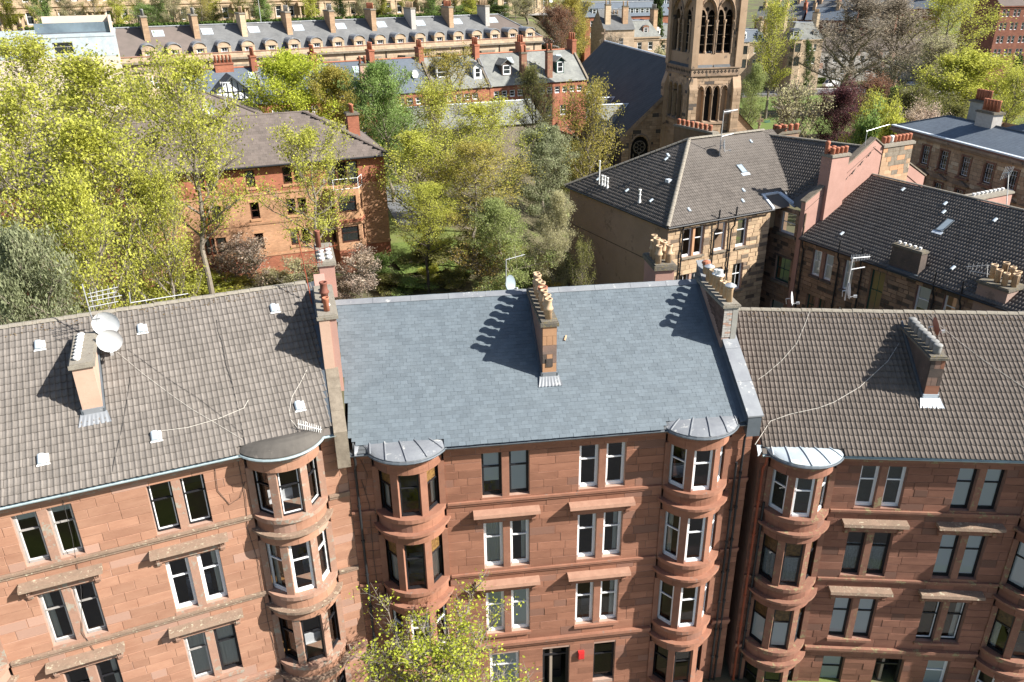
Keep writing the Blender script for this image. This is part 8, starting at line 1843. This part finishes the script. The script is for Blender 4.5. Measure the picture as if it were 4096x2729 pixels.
def car(label, p, yaw, m, kind='hatch', s=1.0):
    t = thing('parked_car' if kind != 'van' else 'parked_van', label, 'car' if kind != 'van' else 'van', p, yaw)
    if kind == 'van':
        L, hw, prof, glass = 5.6, 1.0, [(-2.8, .35), (2.75, .35), (2.8, 1.0), (2.2, 1.25), (1.75, 2.15), (1.5, 2.35), (-2.75, 2.4), (-2.8, 2.2)], [(2.12, 1.28), (1.72, 2.1), (1.1, 2.1), (1.1, 1.28)]
    else:
        hh = 1.62 if kind == 'suv' else 1.42; L, hw = 4.2, .88
        prof = [(-2.1, .3), (2.05, .3), (2.1, .72), (1.9, .88), (1.05, .95), (.45, hh - .05), (.2, hh), (-1.2, hh), (-1.5, hh - .08), (-2.0, 1.0), (-2.1, .8)]
        glass = [(.98, .96), (.42, hh - .1), (-1.25, hh - .1), (-1.75, 1.0)]
    b = MB(); b.prism([(x, -hw, z) for x, z in prof], (0, 2 * hw, 0))
    for i, (x, y, z) in enumerate(b.v):
        if z > 1.05 and kind != 'van': b.v[i] = (x, y * .82, z)
    b.build('body', m, t)
    for sg in (-1, 1):
        k = .845 if kind != 'van' else 1.004; g = MB(); g.poly([(x, sg * (hw * k + .01 + (.0 if z > 1.1 or kind == 'van' else .10)), z) for x, z in glass]); g.build('side_window', 'far_glass', t)
    g = MB(); xs = ((1.06, .93), (.47, prof[5][1] - .02)) if kind != 'van' else ((2.2, 1.3), (1.77, 2.12)); g.poly([(xs[0][0] + .02, -hw * .8, xs[0][1]), (xs[0][0] + .02, hw * .8, xs[0][1]), (xs[1][0] + .02, hw * .72, xs[1][1]), (xs[1][0] + .02, -hw * .72, xs[1][1])]); g.build('windscreen', 'far_glass', t)
    wm = cached('wheel', lambda: MB().tube([(0, -.1, 0), (0, .1, 0)], .33, 12).mesh('wheel', 'tyre'))
    for x in (-1.3, 1.3) if kind != 'van' else (-1.8, 1.75):
        for sg in (-1, 1):
            w_ = put(wm, 'wheel', t, (x, sg * (hw - .08), .33)); r = MB(); r.tube([(0, sg * .1, 0), (0, sg * .115, 0)], .2, 10); r.build('rim', 'metal', w_)
    for sg in (-1, 1): l = MB(); l.box(L / 2 - .08, L / 2 + .02, sg * hw * .75 - .18, sg * hw * .75 + .18, .62, .8); l.build('headlight', 'bright_lead', t)
    return t
def on_road(x, y): q = gnd(x, y); return (q[0], q[1], q[2] + .12)
ry = math.atan2(rp[2][1] - rp[1][1], rp[2][0] - rp[1][0])
car('bright blue hatchback parked across the park road left of the dark car', on_road(1788, 206), ry + PI, 'car_blue')
car('dark hatchback parked between the blue car and the hedge', on_road(1829, 204), ry + PI, 'car_dark')
car('white van parked by the hedge across the park road', on_road(1911, 201), ry + PI, 'car_white', 'van')
car('white estate car parked right of the great bare tree', on_road(2038, 199), ry, 'car_white', 'suv')
car('silver car parked rightmost along the park road', on_road(2092, 200), ry + PI, 'car_silver')
car('white car on the side road right of the dormered terrace', (lambda q: (q[0], q[1], q[2] + .1))(gnd(1236, 13)), 1.9, 'car_white')
car('second white car higher on the side road by the copper tree', (lambda q: (q[0], q[1], q[2] + .1))(gnd(1262, 9)), 1.2, 'car_white', 'suv')
car('white car parked at the end of the dormered terrace', (lambda q: (q[0], q[1], q[2] + .1))(gnd(1258, 108)), .8, 'car_white')
for (x, d, lab, m) in ((600, 186, 'dark car glimpsed through the trees before the golden terrace', 'car_dark'), (985, 206, 'dark blue car parked before the golden terrace', 'car_dark'), (1150, 216, 'silver car parked at the right end of the golden terrace', 'car_silver')):
    d = 0; q = gnd(x, 40); u = (q[0] - GO[0]) * gdx + (q[1] - GO[1]) * gdy; X, Y = GO[0] + u * gdx + 7 * gdy, GO[1] + u * gdy - 7 * gdx; car(lab, (X, Y, terr(X, Y) + .1), math.radians(28), m)
# hedges and railings of the villas
for (x0_, x1_, y, m, lab, hh) in ((1720, 1772, 197, 'yellow_hedge', 'yellow privet hedge behind the blue car', 1.6), (1840, 1896, 193, 'hedge', 'dark clipped hedge left of the white van', 1.7), (1836, 1890, 187, 'yellow_hedge', 'round clipped bush line before the ivy covered villa', 2.2)):
    p, q = gnd(x0_, y), gnd(x1_, y); leaf_box('hedge', lab, 'hedge', (p[0], p[1], min(p[2], q[2])), math.atan2(q[1] - p[1], q[0] - p[0]), math.dist(p[:2], q[:2]), 1.4, hh, m, 2200, .16, int(x0_))
iv = at(1856, 130, 258); tree('column', 1866, 92, 26, 256, 'tall ivy clad trunk against the steep grey villa', 'ivy')
fp = [gnd(x, y)[:2] for x, y in ((1690, 229), (1800, 224), (1900, 221), (2000, 217), (2090, 215))]
fe = thing('park_railing', 'black iron railing along the near side of the park road', 'railing', (fp[0][0], fp[0][1], 0)); bars = MB()
wl_ = MB()
for a, c in zip(fp, fp[1:]):
    n = int(math.dist(a, c) / .35)
    for k in range(n):
        x, y = a[0] + (c[0] - a[0]) * k / n, a[1] + (c[1] - a[1]) * k / n; z = terr(x, y)
        bars.box(x - fp[0][0] - .02, x - fp[0][0] + .02, y - fp[0][1] - .02, y - fp[0][1] + .02, z + .5, z + 1.9)
    for zz in (.7, 1.75):
        b = MB(); b.tube([(a[0] - fp[0][0], a[1] - fp[0][1], terr(*a) + zz), (c[0] - fp[0][0], c[1] - fp[0][1], terr(*c) + zz)], .04, 5); b.build('rail', 'black_paint', fe)
    b = MB(); d = Vector((c[0] - a[0], c[1] - a[1], 0)).normalized() * .2; o = Vector((-d.y, d.x, 0)); P = [Vector((a[0] - fp[0][0], a[1] - fp[0][1], 0)), Vector((c[0] - fp[0][0], c[1] - fp[0][1], 0))]
    b.v = [tuple(P[0] + o + Vector((0, 0, terr(*a) - .3))), tuple(P[1] + o + Vector((0, 0, terr(*c) - .3))), tuple(P[1] - o + Vector((0, 0, terr(*c) - .3))), tuple(P[0] - o + Vector((0, 0, terr(*a) - .3))), tuple(P[0] + o + Vector((0, 0, terr(*a) + .55))), tuple(P[1] + o + Vector((0, 0, terr(*c) + .55))), tuple(P[1] - o + Vector((0, 0, terr(*c) + .55))), tuple(P[0] - o + Vector((0, 0, terr(*a) + .55)))]
    b.f = [(0, 1, 5, 4), (2, 3, 7, 6), (4, 5, 6, 7)]; b.mi = [0] * 3; b.build('dwarf_wall', 'skew_stone', fe)
bars.build('bars', 'black_paint', fe, kind='stuff')
q = gnd(1764, 287); be = thing('park_bench', 'green park bench beside the path right of the stone cross', 'bench', (q[0], q[1], q[2] + .1), .5)
for k in range(3): b = MB(); b.box(-.9, .9, -.2 + .15 * k, -.08 + .15 * k, .42, .46); b.build('seat_slat', 'bench_green', be)
for k in range(3): b = MB(); b.box(-.9, .9, .26, .30, .52 + .14 * k, .62 + .14 * k); b.build('back_slat', 'bench_green', be)
for x in (-.75, .75): b = MB(); b.box(x - .04, x + .04, -.2, .28, 0, .42); b.box(x - .04, x + .04, .24, .30, .42, .95); b.build('leg', 'bench_green', be)
for (x, y0_, y1_, d, lab) in ((600, -2, 52, 172, 'thin grey lamp post among the left avenue trees'), (1249, 0, 40, 205, 'grey lamp post beside the side road'), (1284, 108, 125, 175, 'grey lamp post before the copper tree')):
    p = at(x, y1_, d); g = terr(p[0], p[1]); zt = max(at(x, y0_, d)[2], g + 6.5); t = thing('lamp_post', lab, 'lamp post', (p[0], p[1], g)); b = MB(); b.tube([(0, 0, 0), (0, 0, zt - g)], .09, 6, .05); b.build('post', 'metal', t); b = MB(); b.tube([(0, 0, zt - g), (-.9, -.3, zt - g + .25)], .04, 5); b.box(-1.3, -.8, -.45, -.2, zt - g + .18, zt - g + .3); b.build('lamp_head', 'metal', t)
q = at(2322, 155, 240); sg_t = thing('red_sign', 'small red and white sign on a post at the right frame edge', 'sign', (q[0], q[1], terr(q[0], q[1]))); b = MB(); b.tube([(0, 0, 0), (0, 0, 2.6)], .04, 6); b.build('post', 'metal', sg_t); b = MB(); b.box(-.4, .4, -.03, .03, 2.2, 3.0); b.build('panel', 'sign_red', sg_t); b = MB(); b.box(-.25, .25, -.04, -.03, 2.5, 2.7); b.build('bar', 'white_paint', sg_t)
